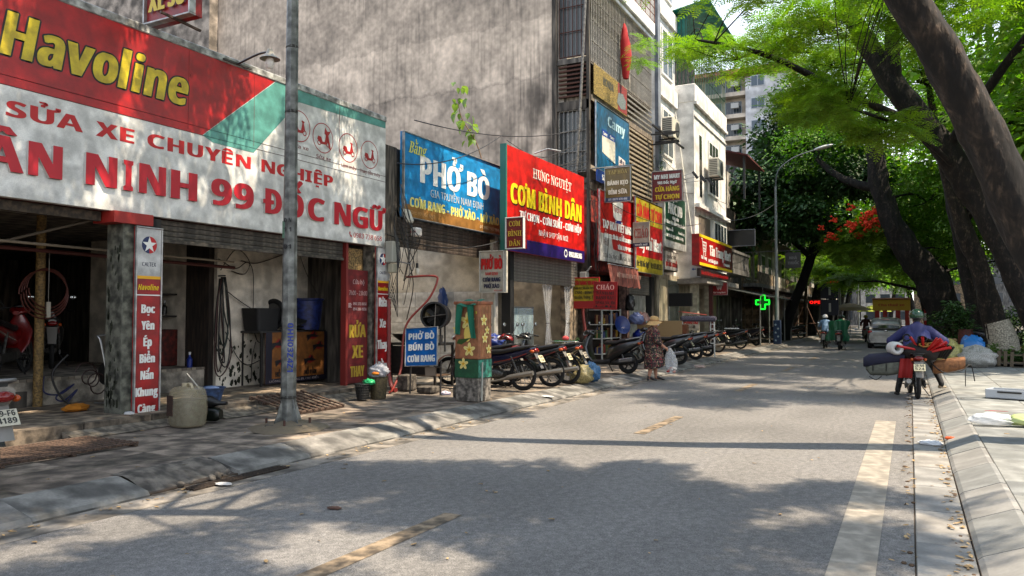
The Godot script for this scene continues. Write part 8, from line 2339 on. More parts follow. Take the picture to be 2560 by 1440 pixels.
	# second leaning trunk,rooted behind the low fence
	var t2 := tree("leaning_tree","dark leaning tree rooted behind the low fence",V(3.85,0.15,-27.2),
		[[[V(3.95,0.05,-27.2),V(3.35,1.57,-27.0),V(2.98,2.54,-27.0),V(2.42,4.05,-27),V(1.79,5.33,-27),V(1.06,6.69,-27),V(0.17,8.1,-27),V(-0.6,9.43,-27),V(-1.6,11.45,-27),V(-2.4,13.6,-27)],[0.60,0.47,0.45,0.43,0.41,0.39,0.36,0.33,0.27,0.18]],
		[[V(-0.3,8.9,-27),V(-0.3,10.6,-26.4),V(0.4,12.6,-25.8)],[0.24,0.2,0.12]],[[V(0.6,7.4,-27),V(-1.6,8.4,-25.5),V(-3.6,9.3,-23.5),V(-5.4,9.6,-22)],[0.14,0.11,0.08,0.03]],
		[[V(1.4,6.0,-27),V(0.2,6.9,-25.0),V(-1.4,7.3,-22.8)],[0.09,0.07,0.03]],[[V(1.06,6.69,-27),V(2.8,9.0,-25.0),V(4.6,11,-23.5)],[0.16,0.12,0.06]]],
		[[V(-4.3,9.3,-22.6),V(2.0,0.8,1.7),34],[V(-6.3,9.9,-23.4),V(1.5,0.5,1.5),13],[V(-2.0,9.4,-21.8),V(1.9,0.9,1.8),44],[V(-1.9,7.5,-22.6),V(1.5,0.55,1.4),40],[V(0.5,9.3,-22.0),V(2.0,1.0,1.8),60],[V(-3.4,10.6,-26.5),V(1.8,0.8,1.8),32],
		[V(-2.6,8.3,-25.8),V(1.7,0.6,1.4),44],[V(-0.6,6.9,-24.3),V(1.3,0.5,1.2),30],[V(-1.0,12.0,-25.5),V(2.4,1.0,2.0),60],[V(2.4,11.0,-24.0),V(2.4,1.2,2.0),70],[V(5.0,11.0,-23.2),V(2.2,1.4,2.0),66],[V(4.6,8.0,-24.6),V(1.8,1.2,1.6),46],[V(-4.6,11.6,-29),V(1.8,0.8,1.8),20],[V(2.2,13.2,-28),V(2.8,1.2,2.2),60],[V(-4.0,9.8,-18.2),V(2.2,0.7,1.7),26],[V(-0.6,9.8,-17.2),V(2.0,0.7,1.6),30],[V(3.2,9.8,-16.8),V(2.0,0.8,1.8),34],[V(1.4,9.6,-14.6),V(1.6,0.5,0.9),22]] + scatter(16,-3.0,6.0,-14.0,-20.0,3),
		{"bark": bark_d,"twig": bark_g,"leaf": flame.leaf,"meshes": fr,"smin": 0.8,"smax": 1.3,"twig_every": 3,"tilt": 0.4,"wob": 0.2},103,"trees arching over the road")
	# flame trees further along
	var fr2 := [feather_rosette(5,8,0.8),feather_rosette(6,8,0.9)]
	var flame2 := flame.duplicate()
	flame2.merge({"meshes": fr2,"smin": 0.9,"smax": 1.5,"bark": bark_g,"twig_every": 5},true)
	var small := [broad_rosette(11,60,0.75,0.17,0.085),broad_rosette(12,60,0.8,0.16,0.08)]
	var green := {"bark": bark_d,"twig": bark_d,"leaf": leaf_mat("broad_leaf",Color(0.42,0.57,0.20),Color(0.80,0.95,0.35)),"meshes": small,"smin": 0.8,"smax": 1.3,"twig_every": 5,"tilt": 0.6}
	var t5 := tree("street_tree","white-painted tree foot with a knobbly cut trunk",V(3.0,0.15,-33.6),
		[[[V(3.05,0.05,-33.6),V(2.75,1.5,-33.6),V(2.3,3.6,-33.6),V(1.95,4.6,-33.6),V(1.2,7.5,-33.6),V(0.8,10.5,-33.6)],[0.50,0.37,0.32,0.34,0.17,0.10]],[[V(1.3,7.0,-33.6),V(3.5,9.0,-34),V(5.5,11,-34)],[0.2,0.16,0.08]]],
		[[V(0.6,11.2,-33.5),V(2.6,1.6,2.0),60],[V(5.6,10.6,-33),V(2.8,2.0,2.4),80],[V(3.2,8.6,-35.0),V(2.0,1.2,1.6),50],[V(-2.6,12.4,-34.5),V(2.6,1.2,2.0),60],[V(6.2,7.4,-32.6),V(1.8,1.4,1.8),44]],flame2,104,"trees in the planting bed")
	# limewash round the foot of that tree
	part("limewash",GN().tube([V(0.06,-0.05,0),V(0.02,0.5,0),V(-0.10,0.98,0),V(-0.17,1.22,0)],[0.57,0.51,0.455,0.43],16,false,0.12,104),mat("limewash",Color(0.86,0.83,0.76),0.9,0.0,"chips",1.5),t5)
	var t4 := tree("street_tree","straight brown trunk behind the leafy shrub",V(2.75,0.15,-40.0),
		[[[V(2.8,0.05,-40),V(2.6,2.2,-40),V(2.2,4.5,-40),V(1.7,7.5,-40),V(1.4,11,-40)],[0.55,0.40,0.36,0.26,0.14]],[[V(2.0,5.5,-40),V(3.6,8,-40.5),V(5.2,10,-41)],[0.24,0.2,0.1]]],
		[[V(1.0,11.5,-40),V(3.0,2.0,2.6),70],[V(5.4,10.4,-40.5),V(3.2,2.4,2.6),80],[V(3.6,7.0,-41),V(2.2,1.6,2.0),54]],green,105,"trees in the planting bed")
	var t3 := tree("street_tree","massive rough-barked trunk beyond the loaded motorbike",V(1.9,0.15,-44.0),
		[[[V(1.9,0.0,-44),V(1.6,1.6,-44),V(0.9,3.6,-44),V(-0.2,5.2,-44),V(-1.1,7.6,-44),V(-1.5,10.2,-44),V(-1.3,14,-44)],[1.0,0.80,0.74,0.64,0.48,0.42,0.25]],[[V(-1.3,8.2,-44),V(-3.0,8.9,-44.5),V(-4.4,10.2,-45)],[0.26,0.2,0.1]]],
		[[V(-1.6,14.5,-44),V(3.0,2.2,2.6),60],[V(-4.4,11.4,-45),V(2.2,1.8,2.2),50],[V(1.6,11.5,-44.6),V(2.6,2.2,2.2),60],[V(0.9,8.0,-45.6),V(1.8,1.3,1.8),44],[V(1.8,5.6,-47),V(1.6,1.3,1.8),40],[V(5.0,5.2,-47),V(2.2,1.8,2.0),60]],
		{"bark": bark_d,"twig": bark_d,"leaf": green.leaf,"meshes": small,"smin": 0.9,"smax": 1.4,"twig_every": 5,"tilt": 0.6,"wob": 0.28,"sides": 18},106,"trees in the planting bed")
	# the dark broad-leaved tree on the left pavement
	var big := [broad_rosette(21,46,0.85,0.30,0.17),broad_rosette(22,46,0.9,0.28,0.16)]
	tree("dark_leaf_tree","dense dark green broad-leaved tree leaning from the left pavement",V(-6.9,0.14,-49.5),
		[[[V(-6.95,0.0,-49.5),V(-6.5,1.8,-49.5),V(-5.7,3.8,-49.5),V(-5.0,6.2,-49.3),V(-4.6,9.0,-49),V(-4.4,12.5,-49)],[0.42,0.30,0.28,0.25,0.2,0.1]],[[V(-5.3,5.2,-49.4),V(-7.2,7.2,-48.5),V(-8.6,9,-48)],[0.18,0.14,0.06]],[[V(-5.4,4.9,-49.4),V(-4.0,6.2,-47.5),V(-2.8,7.2,-46.5)],[0.14,0.1,0.05]]],
		[[V(-8.4,7.6,-47.5),V(2.3,1.1,2.2),110],[V(-5.6,7.2,-46.5),V(2.1,1.1,2.0),110],[V(-2.9,9.2,-47),V(1.9,1.0,2.0),80],[V(-7.4,9.6,-48),V(2.2,1.3,2.2),110],[V(-4.6,10.0,-48.4),V(2.4,1.4,2.2),120],[V(-6.2,12.2,-49),V(2.4,1.5,2.2),120],[V(-3.4,12.6,-49.4),V(2.2,1.6,2.0),100],[V(-5.0,14.8,-49.6),V(2.2,1.4,2.0),90],[V(-9.4,6.2,-46.6),V(1.3,0.8,1.4),40],[V(-2.2,10.2,-49),V(1.6,1.4,1.8),60]],
		{"bark": mat("bark_black",Color(0.13,0.105,0.09),0.95,0.0,"bark",0.9,3.0),"twig": bark_d,"leaf": leaf_mat("dark_leaf",Color(0.27,0.44,0.18),Color(0.65,0.85,0.28)),"meshes": big,"smin": 0.8,"smax": 1.25,"twig_every": 6,"tilt": 0.7},107)
	# a flowering flame tree beyond it
	var ft := tree("flowering_tree","flame tree with orange-red blossom over the far road",V(1.2,0.15,-50),
		[[[V(1.2,0.0,-50),V(0.7,3.0,-49),V(-0.4,5.2,-47),V(-1.8,6.4,-45.6)],[0.4,0.3,0.22,0.08]]],
		[[V(-1.9,6.3,-45.6),V(1.3,0.6,1.1),30],[V(-3.3,5.8,-46),V(1.2,0.5,1.2),24],[V(-2.6,5.0,-46),V(1.3,0.4,1.2),22],[V(-3.2,3.9,-52),V(1.6,0.5,1.4),24],[V(-4.8,4.6,-54),V(1.5,0.6,1.4),24],[V(-0.9,5.2,-48),V(1.2,0.6,1.2),24]],flame2,108)
	var fl := GN()
	var r := RandomNumberGenerator.new()
	r.seed = 9
	for k in 14:
		var p := Vector3(r.randf_range(-1,1),r.randf_range(-1,1),r.randf_range(-1,1)) * 0.14
		fl.ball(p,V(0.06,0.05,0.06),5,3)
	var spots := []
	for c in [V(-1.8,6.8,-44.6),V(-2.3,6.2,-44.6),V(-1.35,7.0,-44.6),V(-3.4,6.1,-44.6),V(-1.2,6.5,-44.5),V(-1.7,6.5,-44.4)]:
		for k in 8:
			spots.append(c + Vector3(r.randfn() * 0.35,r.randfn() * 0.22,r.randfn() * 0.35) - V(1.2,0.15,-50))
	crown(ft,[fl.mesh()],K(0.85,0.22,0.07,0.7),spots,77,0.7,1.3)
	ft.get_child(ft.get_child_count() - 1).name = "blossom"
	# the far avenue: trees on both sides closing over the road
	var far := [broad_rosette(31,70,1.3,0.36,0.2),broad_rosette(32,70,1.4,0.34,0.2)]
	var avenue := {"bark": bark_d,"twig": bark_d,"leaf": leaf_mat("avenue_leaf",Color(0.48,0.61,0.26),Color(0.85,1.0,0.38)),"meshes": far,"smin": 0.8,"smax": 1.4,"twig_every": 9,"tilt": 0.6,"sides": 8}
	var k := 0
	var say := ["leafy tree just beyond the massive trunk","leafy tree on the right past the stall signs","leafy tree beside the stall truck","leafy tree on the right behind the stall truck","far leafy tree near the right houses' end","far leafy tree leaning over the road's end","leafy tree beside the navy notice boards","leafy tree before the tall grey house with steel columns","leafy tree before the far tan house","leafy tree before the low grey block at the bend","leafy tree in front of the grey house behind the bed","leafy tree in front of the pale house behind the bed","tall leafy tree between the right-hand houses","leafy tree by the right end of the low fence","leafy tree in front of the closing row of houses","leafy tree beside the low grey block at the bend","tall leafy tree at the right of the closing row"]
	for a in [[2.6,-52.0,12.0],[3.0,-64.0,13.0],[2.4,-74.0,12.0],[2.8,-88.0,13.0],[2.0,-104.0,14.0],[0.8,-122.0,13.0],[-6.8,-63.0,12.0],[-7.0,-78.0,11.0],[-7.4,-94.0,12.0],[-8.0,-114.0,13.0],[6.8,-46.0,14.0],[8.0,-36.0,13.0],[9.0,-58.0,15.0],[7.4,-27.0,13.0],[-3.0,-140.0,14.0],[-12.0,-134.0,14.0],[8.0,-130.0,15.0]]:
		var h: float = a[2]
		var lean := -1.6 if a[0] > 0 else 1.4
		var cl := []
		for q in 9:
			var an := q * 2.4
			cl.append([V(a[0] + lean + cos(an) * (1.0 + 0.35 * q),h * (0.52 + 0.055 * q),a[1] + sin(an) * (1.0 + 0.3 * q)),V(2.6,1.7,2.6),15])
		tree("avenue_tree",say[k],V(a[0],0.14,a[1]),
			[[[V(a[0],0,a[1]),V(a[0] + lean * 0.4,h * 0.3,a[1]),V(a[0] + lean,h * 0.6,a[1]),V(a[0] + lean * 1.2,h * 0.9,a[1])],[0.42,0.32,0.24,0.1]]],cl,avenue,200 + k,"far avenue trees" if absf(a[0]) < 5.0 or a[1] < -60 else "trees behind the bed")
		k += 1
	# young tree with wooden props on the left pavement
	var y := thing("propped_sapling","young tree held by a tripod of wooden props","tree",V(-6.5,0.14,-57))
	part("trunk",GN().tube([V(0,0,0),V(0.05,2.4,0),V(0.15,4.6,0)],[0.16,0.13,0.08],9,true,0.1,3),mat("pale_bark",Color(0.50,0.42,0.33),0.95,0.0,"bark",1.2,1.5),y)
	for q in 3:
		var an := TAU * q / 3.0 + 0.4
		part("prop",GN().tube([V(cos(an) * 1.1,0,sin(an) * 1.1),V(cos(an) * 0.1,2.2,sin(an) * 0.1)],0.045,6),K(0.26,0.17,0.12,0.9),y)
	part("prop_rail",GN().tube([V(-0.75,0.95,0.3),V(0.75,0.95,0.3)],0.035,6),K(0.26,0.17,0.12,0.9),y)
	var ys := []
	for q in 26:
		ys.append(V(r.randfn() * 0.9,5.0 + r.randfn() * 0.5,r.randfn() * 0.9))
	crown(y,fr2,flame.leaf,ys,55,0.7,1.1)
# ---------------------------------------------------------------- further along the street,and the right-hand side
func build_far() -> void:
	var dark := mat("far_dark",Color(0.36,0.32,0.28),0.9,0.0,"blotch",0.5)
	var tan := mat("far_tan",Color(0.55,0.47,0.36),0.9,0.0,"blotch",0.5)
	var grey := mat("far_grey",Color(0.50,0.49,0.47),0.9,0.0,"streak",0.4)
	var pale := mat("far_pale",Color(0.72,0.70,0.66),0.9,0.0,"soft",0.4)
	# old dark houses past the white corner house
	var h := thing("old_house","old dark house with balustraded balcony and red tiled canopy","building",V(-8.4,0.14,-41.5))
	var H := V(8.4,-0.14,41.5)
	var hp := func(called: String,g: Geo,m: Material) -> MeshInstance3D:
		var o := part(called,g,m,h)
		o.position = H
		return o
	hp.call("wall",slab_box(-15,2.65,-37.4,-8.9,7.6,-47.0),dark)
	hp.call("shop_back",slab_box(-15,0.1,-37.4,-11.6,2.65,-47.0),tan)
	for q in 4:
		hp.call("pier",slab_box(-11.6,0.1,-37.4 - q * 3.1,-8.88,2.65,-37.7 - q * 3.1),grey)
	hp.call("balcony_slab",slab_box(-8.9,3.7,-38.0,-7.7,3.95,-43.0),grey)
	hp.call("balcony_rail",slab_box(-7.85,4.75,-38.0,-7.68,4.88,-43.0),grey)
	for k in 16:
		hp.call("baluster",GN().lathe([Vector2(0.06,3.95),Vector2(0.075,4.15),Vector2(0.035,4.4),Vector2(0.06,4.7),Vector2(0.06,4.75)],8,T0(V(-7.77,0,-38.2 - k * 0.31)),false),grey)
	hp.call("doorway",slab_box(-8.92,0.14,-38.3,-8.86,2.6,-40.0),K(0.42,0.38,0.30,0.7))
	hp.call("window",slab_box(-8.92,4.4,-39.0,-8.86,6.4,-42.0),K(0.10,0.11,0.12,0.3))
	for k in 10:
		hp.call("window_bar",GN().tube([V(-8.8,4.4,-39.0 - 0.33 * k),V(-8.8,6.4,-39.0 - 0.33 * k)],0.02,5),K(0.3,0.28,0.26,0.7))
	for k in 14:
		hp.call("roof_tile_row",GN().prism(V2s([-9.4,10.4,-7.2,9.75,-7.2,9.83,-9.4,10.5]),-0.17,0.17,T0(V(0,0,-40.2 - 0.36 * k))),mat("tile_red",Color(0.45,0.14,0.10),0.8,0.0,"blotch",2.0))
	for z in [-40.3,-44.8]:
		hp.call("canopy_post",slab_box(-7.5,7.6,z,-7.4,9.8,z - 0.1),K(0.2,0.2,0.2,0.7))
	hp.call("roof_room",slab_box(-14,7.6,-39.5,-9.3,10.0,-46),pale)
	var aw := thing("metal_awning","long grey metal awning over the dark shop fronts","awning",V(-7.6,2.7,-44))
	for k in 15:
		part("awning_sheet",GN().box(V(0,0.15,5.6 - k * 0.82),V(2.6,0.03,0.8),0.0,Basis(Vector3.BACK,-0.22)),mat("awning_grey",Color(0.34,0.36,0.35),0.5,0.3,"blotch",1.0),aw)
	for k in 5:
		part("awning_post",GN().tube([V(1.15,-2.55,5.4 - k * 2.7),V(1.15,-0.1,5.4 - k * 2.7)],0.035,6),K(0.45,0.45,0.43,0.5,0.3),aw)
	# signs hanging there
	var s1 := side_sign("box_sign","big blank black sign box above the dark balcony",-8.3,-6.6,-38.4,5.0,5.8,0.2,K(0.05,0.055,0.065,0.3),K(0.35,0.37,0.4,0.4,0.4),0.03)
	var s2 := side_sign("box_sign","black square pharmacy sign beside the far lamp post",-6.0,-5.2,-44.0,4.2,5.05,0.1,K(0.045,0.045,0.045,0.4))
	lines(s2,[["NHÀ",0.42,0.48,0.15,0.4,Color(0.35,0.35,0.35)],["THUỐC",0.42,0.2,0.15,0.6,Color(0.35,0.35,0.35)]])
	part("arm",GN().bar(V(-2.4,0.95,-0.05),V(0.8,0.95,-0.05),0.04,0.04),K(0.2,0.2,0.2,0.6),s2)
	var gx := thing("green_cross","lit green pharmacy cross hanging over the pavement","sign",V(-6.75,1.95,-41.2))
	part("back_plate",GN().box(V(0,0.35,-0.05),V(0.62,0.2,0.06)),K(0.03,0.1,0.05,0.5),gx)
	part("back_plate",GN().box(V(0,0.35,-0.05),V(0.2,0.7,0.056)),K(0.03,0.1,0.05,0.5),gx)
	var cr := [Vector2(-0.12,0.0),Vector2(0.12,0.0),Vector2(0.12,0.24),Vector2(0.33,0.24),Vector2(0.33,0.46),Vector2(0.12,0.46),Vector2(0.12,0.7),Vector2(-0.12,0.7),Vector2(-0.12,0.46),Vector2(-0.33,0.46),Vector2(-0.33,0.24),Vector2(-0.12,0.24),Vector2(-0.12,0.0)]
	var cg := GN()
	ribbon(cg,cr,0.07,0.03)
	part("led_tube",cg,glow(Color(0.05,0.85,0.15),1.2),gx)
	var gl := OmniLight3D.new()
	gl.name = "cross_light"
	gl.light_color = Color(0.1,1.0,0.25)
	gl.light_energy = 0.05
	gl.light_size = 0.3
	gl.omni_range = 12.0
	gl.omni_attenuation = 2.0
	gl.shadow_enabled = true
	gl.position = V(0,0.35,0.25)
	gx.add_child(gl)
	part("hanger",GN().tube([V(0,0.7,-0.05),V(0,1.2,-0.05)],0.015,5),K(0.2,0.2,0.2,0.6),gx)
	# far lamp post with painted blue foot
	var lp := thing("lamp_post","tall grey lamp post with a painted blue box foot","lamp post",V(-6.1,0.14,-41.6))
	part("blue_foot",GN().box(V(0,0.62,0),V(0.36,1.24,0.34),0.01),mat("foot_blue",Color(0.06,0.20,0.36),0.7,0.0,"chips",3.0),lp)
	for k in 5:
		petal_flower(lp,"painted_flower",T0(V(-0.06 + 0.12 * (k % 2),0.2 + 0.2 * k,0.172)),0.06,Color(0.5,0.62,0.7))
	part("shaft",GN().tube([V(0,1.2,0),V(0,8.2,0)],[0.10,0.06],10),K(0.46,0.48,0.48,0.5,0.3),lp)
	part("arm",GN().tube(smooth_path([V(0,8.1,0),V(0.15,9.0,0),V(0.9,9.6,0),V(1.9,9.9,0)],4),0.035,8),K(0.33,0.35,0.35,0.6,0.2),lp)
	part("lamp_head",GN().ball(V(2.35,10.0,0),V(0.5,0.09,0.2),14,8,Basis(Vector3.BACK,0.2)),K(0.72,0.72,0.70,0.4),lp)
	for k in 3:
		var q := thing("lamp_post",["slim pale lamp post beyond the propped sapling","slim pale lamp post past the maroon rider","slim pale lamp post far down the road"][k],"lamp post",[V(-4.9,0.14,-66),V(-6.4,0.14,-84),V(-5.4,0.14,-100)][k])
		part("shaft",GN().tube(smooth_path([V(0,0,0),V(0,7.0,0),V(0.3,8.4,0),V(1.6,8.8,0)],4),0.09,8),K(0.6,0.61,0.6,0.5,0.3),q)
		part("lamp_head",GN().ball(V(1.9,8.8,0),V(0.4,0.09,0.18),10,6),K(0.7,0.7,0.7,0.4),q)
	# rows of houses closing the left side of the street
	var spec := [[-47.2,-52.5,8.5,tan,"tan house with green shutters behind the dark leaning tree"],[-52.7,-58.0,11.0,grey,"grey streaked house behind the propped sapling"],[-58.2,-64.5,9.0,pale,"pale house with metal front behind the two wheelers"],[-64.7,-72.0,12.5,grey,"tall grey house with steel columns far along the street"],[-72.2,-82.0,10.0,tan,"tan house near the far end of the street"],[-82.5,-95.0,13.0,pale,"pale block near the far end of the street"],[-96,-120,11.0,grey,"low grey block at the far bend"]]
	for a in spec:
		var t := thing("street_house",a[4],"building",V(-8.8,0.14,(a[0] + a[1]) / 2))
		var z0: float = (a[1] - a[0]) / 2
		part("wall",slab_box(-8,2.75,-absf(z0),0,a[2],absf(z0)),a[3],t)
		part("shop_back",slab_box(-8,0,-absf(z0),-3.5,2.75,absf(z0)),[tan,pale,grey][int(a[2]) % 3],t)
		for q in 3:
			part("pier",slab_box(-3.5,0,(q - 1) * (absf(z0) - 0.16) - 0.15,0.02,2.75,(q - 1) * (absf(z0) - 0.16) + 0.15),a[3],t)
		var fl := int(a[2] / 3.4)
		for y in fl:
			part("balcony",slab_box(0,3.2 + y * 3.3,-z0 + 0.3,0.9,3.4 + y * 3.3,z0 - 0.3),grey,t)
			part("balcony_front",slab_box(0.82,3.4 + y * 3.3,-z0 + 0.3,0.9,4.1 + y * 3.3,z0 - 0.3),[pale,dark,tan][(y + fl) % 3],t)
			for q in 2:
				var zc := (q - 0.5) * absf(z0)
				var wn := part("window",slab_box(0,3.7 + y * 3.3,zc - 0.7,0.03,5.6 + y * 3.3,zc + 0.7),K(0.62,0.61,0.58,0.6),t)
				for e in 2:
					part("pane",slab_box(0.03,3.8 + y * 3.3,zc - 0.62 + e * 0.66,0.045,5.5 + y * 3.3,zc - 0.04 + e * 0.66),K(0.15,0.18,0.19,0.12),wn)
		part("canopy",GN().box(V(0.7,2.85,0),V(1.6,0.05,absf(z0) * 1.9),0.0,Basis(Vector3.BACK,-0.2)),mat("awning_grey",Color(0.34,0.36,0.35),0.5,0.3,"blotch",1.0),t)
		part("parapet",slab_box(-8,a[2],-z0,0.1,a[2] + 0.8,z0),a[3],t)
	# lit and painted signs further on
	var ls := [["lit red and green neon sign above the blue boards",V(-4.75,3.9,-57.5),V(0.85,0.28,0.08),Color(0.9,0.05,0.08),"MASSAGE"],["lit red strip sign by the far tan house",V(-6.0,2.6,-60.0),V(1.0,0.32,0.08),Color(0.9,0.08,0.06),"OPEN"]]
	for a in ls:
		var t := thing("neon_sign",a[0],"sign",a[1])
		part("back_plate",GN().box(V(0,0,-0.05),a[2] + V(0.1,0.1,0)),K(0.05,0.04,0.05,0.5),t)
		letters(t,a[4],0,-0.09,0.2,a[2].x,glow(a[3],1.1),"bold",0.0,0.02)
		var ol := OmniLight3D.new()
		ol.name = "neon_light"
		ol.light_color = a[3]
		ol.light_energy = 0.05
		ol.light_size = 0.3
		ol.omni_range = 12.0
		ol.omni_attenuation = 2.0
		ol.shadow_enabled = true
		ol.position = V(0,0,0.3)
		t.add_child(ol)
	var nb := thing("notice_board","pair of stacked navy blue notice boards on a post","sign",V(-4.9,0.14,-57.0))
	for k in 2:
		part("panel",GN().box(V(0,2.05 + k * 1.15,0),V(1.15,1.08,0.06),0.01),K(0.055,0.075,0.20,0.5),nb)
		part("white_bar",GN().box(V(0.02,2.05 + k * 1.15,0.033),V(0.14,0.6,0.006)),K(0.7,0.7,0.72,0.5),nb)
	part("post",GN().tube([V(-0.2,0,-0.05),V(-0.2,3.9,-0.05)],0.04,6),K(0.4,0.4,0.4,0.5,0.3),nb)
	part("post",GN().tube([V(0.2,0,-0.05),V(0.2,3.9,-0.05)],0.04,6),K(0.4,0.4,0.4,0.5,0.3),nb)
	# yellow and red stall truck at the end of the road
	var tr := thing("stall_truck","yellow-topped red stall truck far down the road","truck",V(-1.4,0,-74.0))
	part("top_board",GN().box(V(0,2.55,0),V(2.9,0.95,1.6),0.03),K(0.62,0.50,0.10,0.5),tr)
	part("roof",GN().box(V(0,3.1,0),V(3.0,0.12,1.8),0.03),K(0.60,0.42,0.32,0.6),tr)
	lines(tr,[["Cho thuê xe",0.0,2.45,0.22,2.0,Color(0.55,0.2,0.08)]],0.81)
	for x in [-1.1,-0.5,0.5,1.2]:
		part("red_post",GN().box(V(x,1.3,0.7),V(0.35,1.6,0.2),0.02),K(0.52,0.08,0.06,0.5),tr)
	part("bed",GN().box(V(0,0.6,0),V(2.6,0.35,1.6),0.02),K(0.25,0.12,0.1,0.6),tr)
	for x in [-1.0,1.0]:
		part("wheel",GN().lathe([Vector2(0.0,-0.1),Vector2(0.32,-0.1),Vector2(0.32,0.1),Vector2(0.0,0.1)],16,Transform3D(Basis(Vector3.BACK,PI / 2),V(x,0.32,0.5))),K(0.05,0.05,0.05,0.8),tr)
	for k in 2:
		var pa := thing("parasol",["beige market parasol at the far stalls","green and yellow parasol beside the stall truck"][k],"parasol",[V(-4.2,0.14,-66.0),V(-3.0,0.14,-80)][k])
		part("canopy",GN().lathe([Vector2(1.5,1.9),Vector2(1.2,2.15),Vector2(0.5,2.42),Vector2(0.0,2.5)],10,Transform3D.IDENTITY,true),flat([Color(0.48,0.40,0.30),Color(0.5,0.55,0.15)][k],0.8),pa)
		part("pole",GN().tube([V(0,0,0),V(0,2.5,0)],0.03,6),K(0.5,0.5,0.5,0.5),pa)
	# apartment tower far behind
	var tw := thing("apartment_tower","pale apartment tower with stacked balconies above the trees","building",V(-26,0,-110))
	var tp := mat("tower_paint",Color(0.78,0.73,0.66),0.9,0.0,"soft",0.15)
	part("wall",slab_box(-14,0,-18,12.4,34.4,3.4),tp,tw)
	part("bay",slab_box(6.9,0,3.4,12.5,33.6,5.0),mat("tower_white",Color(0.82,0.82,0.82),0.9,0.0,"soft",0.15),tw)
	part("roof_edge",slab_box(-14.3,34.4,-18,12.8,35.0,5.2),K(0.60,0.40,0.28,0.8),tw)
	for f in 11:
		var y := 1.4 + f * 3.0
		part("balcony_slab",slab_box(-6,y,3.4,6.88,y + 0.25,4.9),tp,tw)
		part("balcony_front",slab_box(-6,y + 0.25,4.8,6.88,y + 0.55,4.9),tp,tw)
		for q in 3:
			var wdw := part("balcony_door",slab_box(-1.5 + q * 2.7,y + 0.4,3.4,0.7 + q * 2.7,y + 2.6,3.46),K(0.55,0.58,0.6,0.5),tw)
			for e in 2:
				part("pane",slab_box(-1.4 + q * 2.7 + e * 1.05,y + 0.5,3.46,-0.45 + q * 2.7 + e * 1.05,y + 2.5,3.5),K(0.16,0.2,0.22,0.1),wdw)
		for q in 22:
			part("baluster",slab_box(-1.6 + q * 0.38,y + 0.55,4.83,-1.55 + q * 0.38,y + 1.3,4.87),K(0.3,0.3,0.3,0.6),tw)
		var wn := part("window",slab_box(7.6,y + 0.9,5.0,9.4,y + 2.4,5.06),K(0.62,0.64,0.66,0.5),tw)
		for e in 2:
			part("pane",slab_box(7.7 + e * 0.85,y + 1.0,5.06,8.45 + e * 0.85,y + 2.3,5.1),K(0.22,0.28,0.32,0.1),wn)
		part("cooler",slab_box(4.9,y + 1.4,4.2,5.9,y + 2.1,4.7),K(0.6,0.6,0.58,0.6),tw)
	# right-hand side behind the trees
	var rs := [[-30.0,-40.0,9.0,pale,"pale house behind the right-hand trees"],[-40.5,-52.0,12.0,grey,"grey house behind the massive trunk"],[-52.5,-70.0,10.0,tan,"tan house behind the flowering tree"],[-71,-95,12.0,pale,"long pale house on the right near the far end"]]
	for a in rs:
		var t := thing("street_house",a[4],"building",V(12.0,0.14,(a[0] + a[1]) / 2))
		var z0: float = absf(a[1] - a[0]) / 2
		part("wall",slab_box(0,2.8,-z0,9,a[2],z0),a[3],t)
		part("shop_back",slab_box(3.5,0,-z0,9,2.8,z0),a[3],t)
		for y in int(a[2] / 3.4):
			for q in 3:
				var zc := (q - 1) * z0 * 0.6
				var wn := part("window",slab_box(-0.05,3.9 + y * 3.2,zc - 0.9,0,5.6 + y * 3.2,zc + 0.9),K(0.6,0.6,0.58,0.6),t)
				part("pane",slab_box(-0.07,4.0 + y * 3.2,zc - 0.8,-0.05,5.5 + y * 3.2,zc + 0.8),K(0.15,0.18,0.2,0.1),wn)
		for q in 4:
			part("pier",slab_box(-0.02,0,-z0 + q * z0 * 0.66,3.5,2.8,-z0 + q * z0 * 0.66 + 0.3),a[3],t)
		part("canopy",GN().box(V(-0.8,3.0,0),V(1.8,0.06,z0 * 1.9),0.0,Basis(Vector3.BACK,0.15)),dark,t)
	var rsn := thing("neon_sign","lit red oval strip sign behind the white-painted trunk","sign",V(7.6,2.55,-47.0))
	part("back_plate",GN().box(V(0,0.1,-0.06),V(2.6,1.3,0.06)),K(0.08,0.05,0.06,0.5),rsn)
	part("blue_strip",GN().box(V(0,0.5,0),V(2.3,0.35,0.06)),glow(Color(0.35,0.55,0.85),0.6),rsn)
	part("red_strip",GN().box(V(0,0.0,0),V(2.3,0.40,0.06),0.03),glow(Color(0.9,0.05,0.07),1.1),rsn)
	var rp := thing("advertising_stand","red advertising panel standing behind the white-painted trunk","sign",V(6.3,0.15,-45.0))
	part("panel",GN().box(V(0,1.1,0),V(1.1,2.2,0.1),0.01),K(0.50,0.07,0.06,0.5),rp)
	part("green_patch",GN().box(V(0.1,1.3,0.052),V(0.6,0.5,0.01)),K(0.1,0.35,0.15,0.5),rp)
	var bp := thing("parasol","blue and white parasol on the right-hand pavement","parasol",V(7.2,0.15,-43.0))
	part("canopy",GN().lathe([Vector2(1.2,2.0),Vector2(0.7,2.4),Vector2(0.0,2.55)],8),K(0.12,0.22,0.50,0.8),bp)
	part("pole",GN().tube([V(0,0,0),V(0,2.5,0)],0.03,6),K(0.5,0.5,0.5,0.5),bp)
	# low picket fence of the planting bed
	var fe := thing("picket_fence","low broken wooden fence round the planting bed","fence",V(1.6,0.14,-25.75))
	var fm := mat("old_picket",Color(0.40,0.35,0.28),0.9,0.0,"grain",3.0)
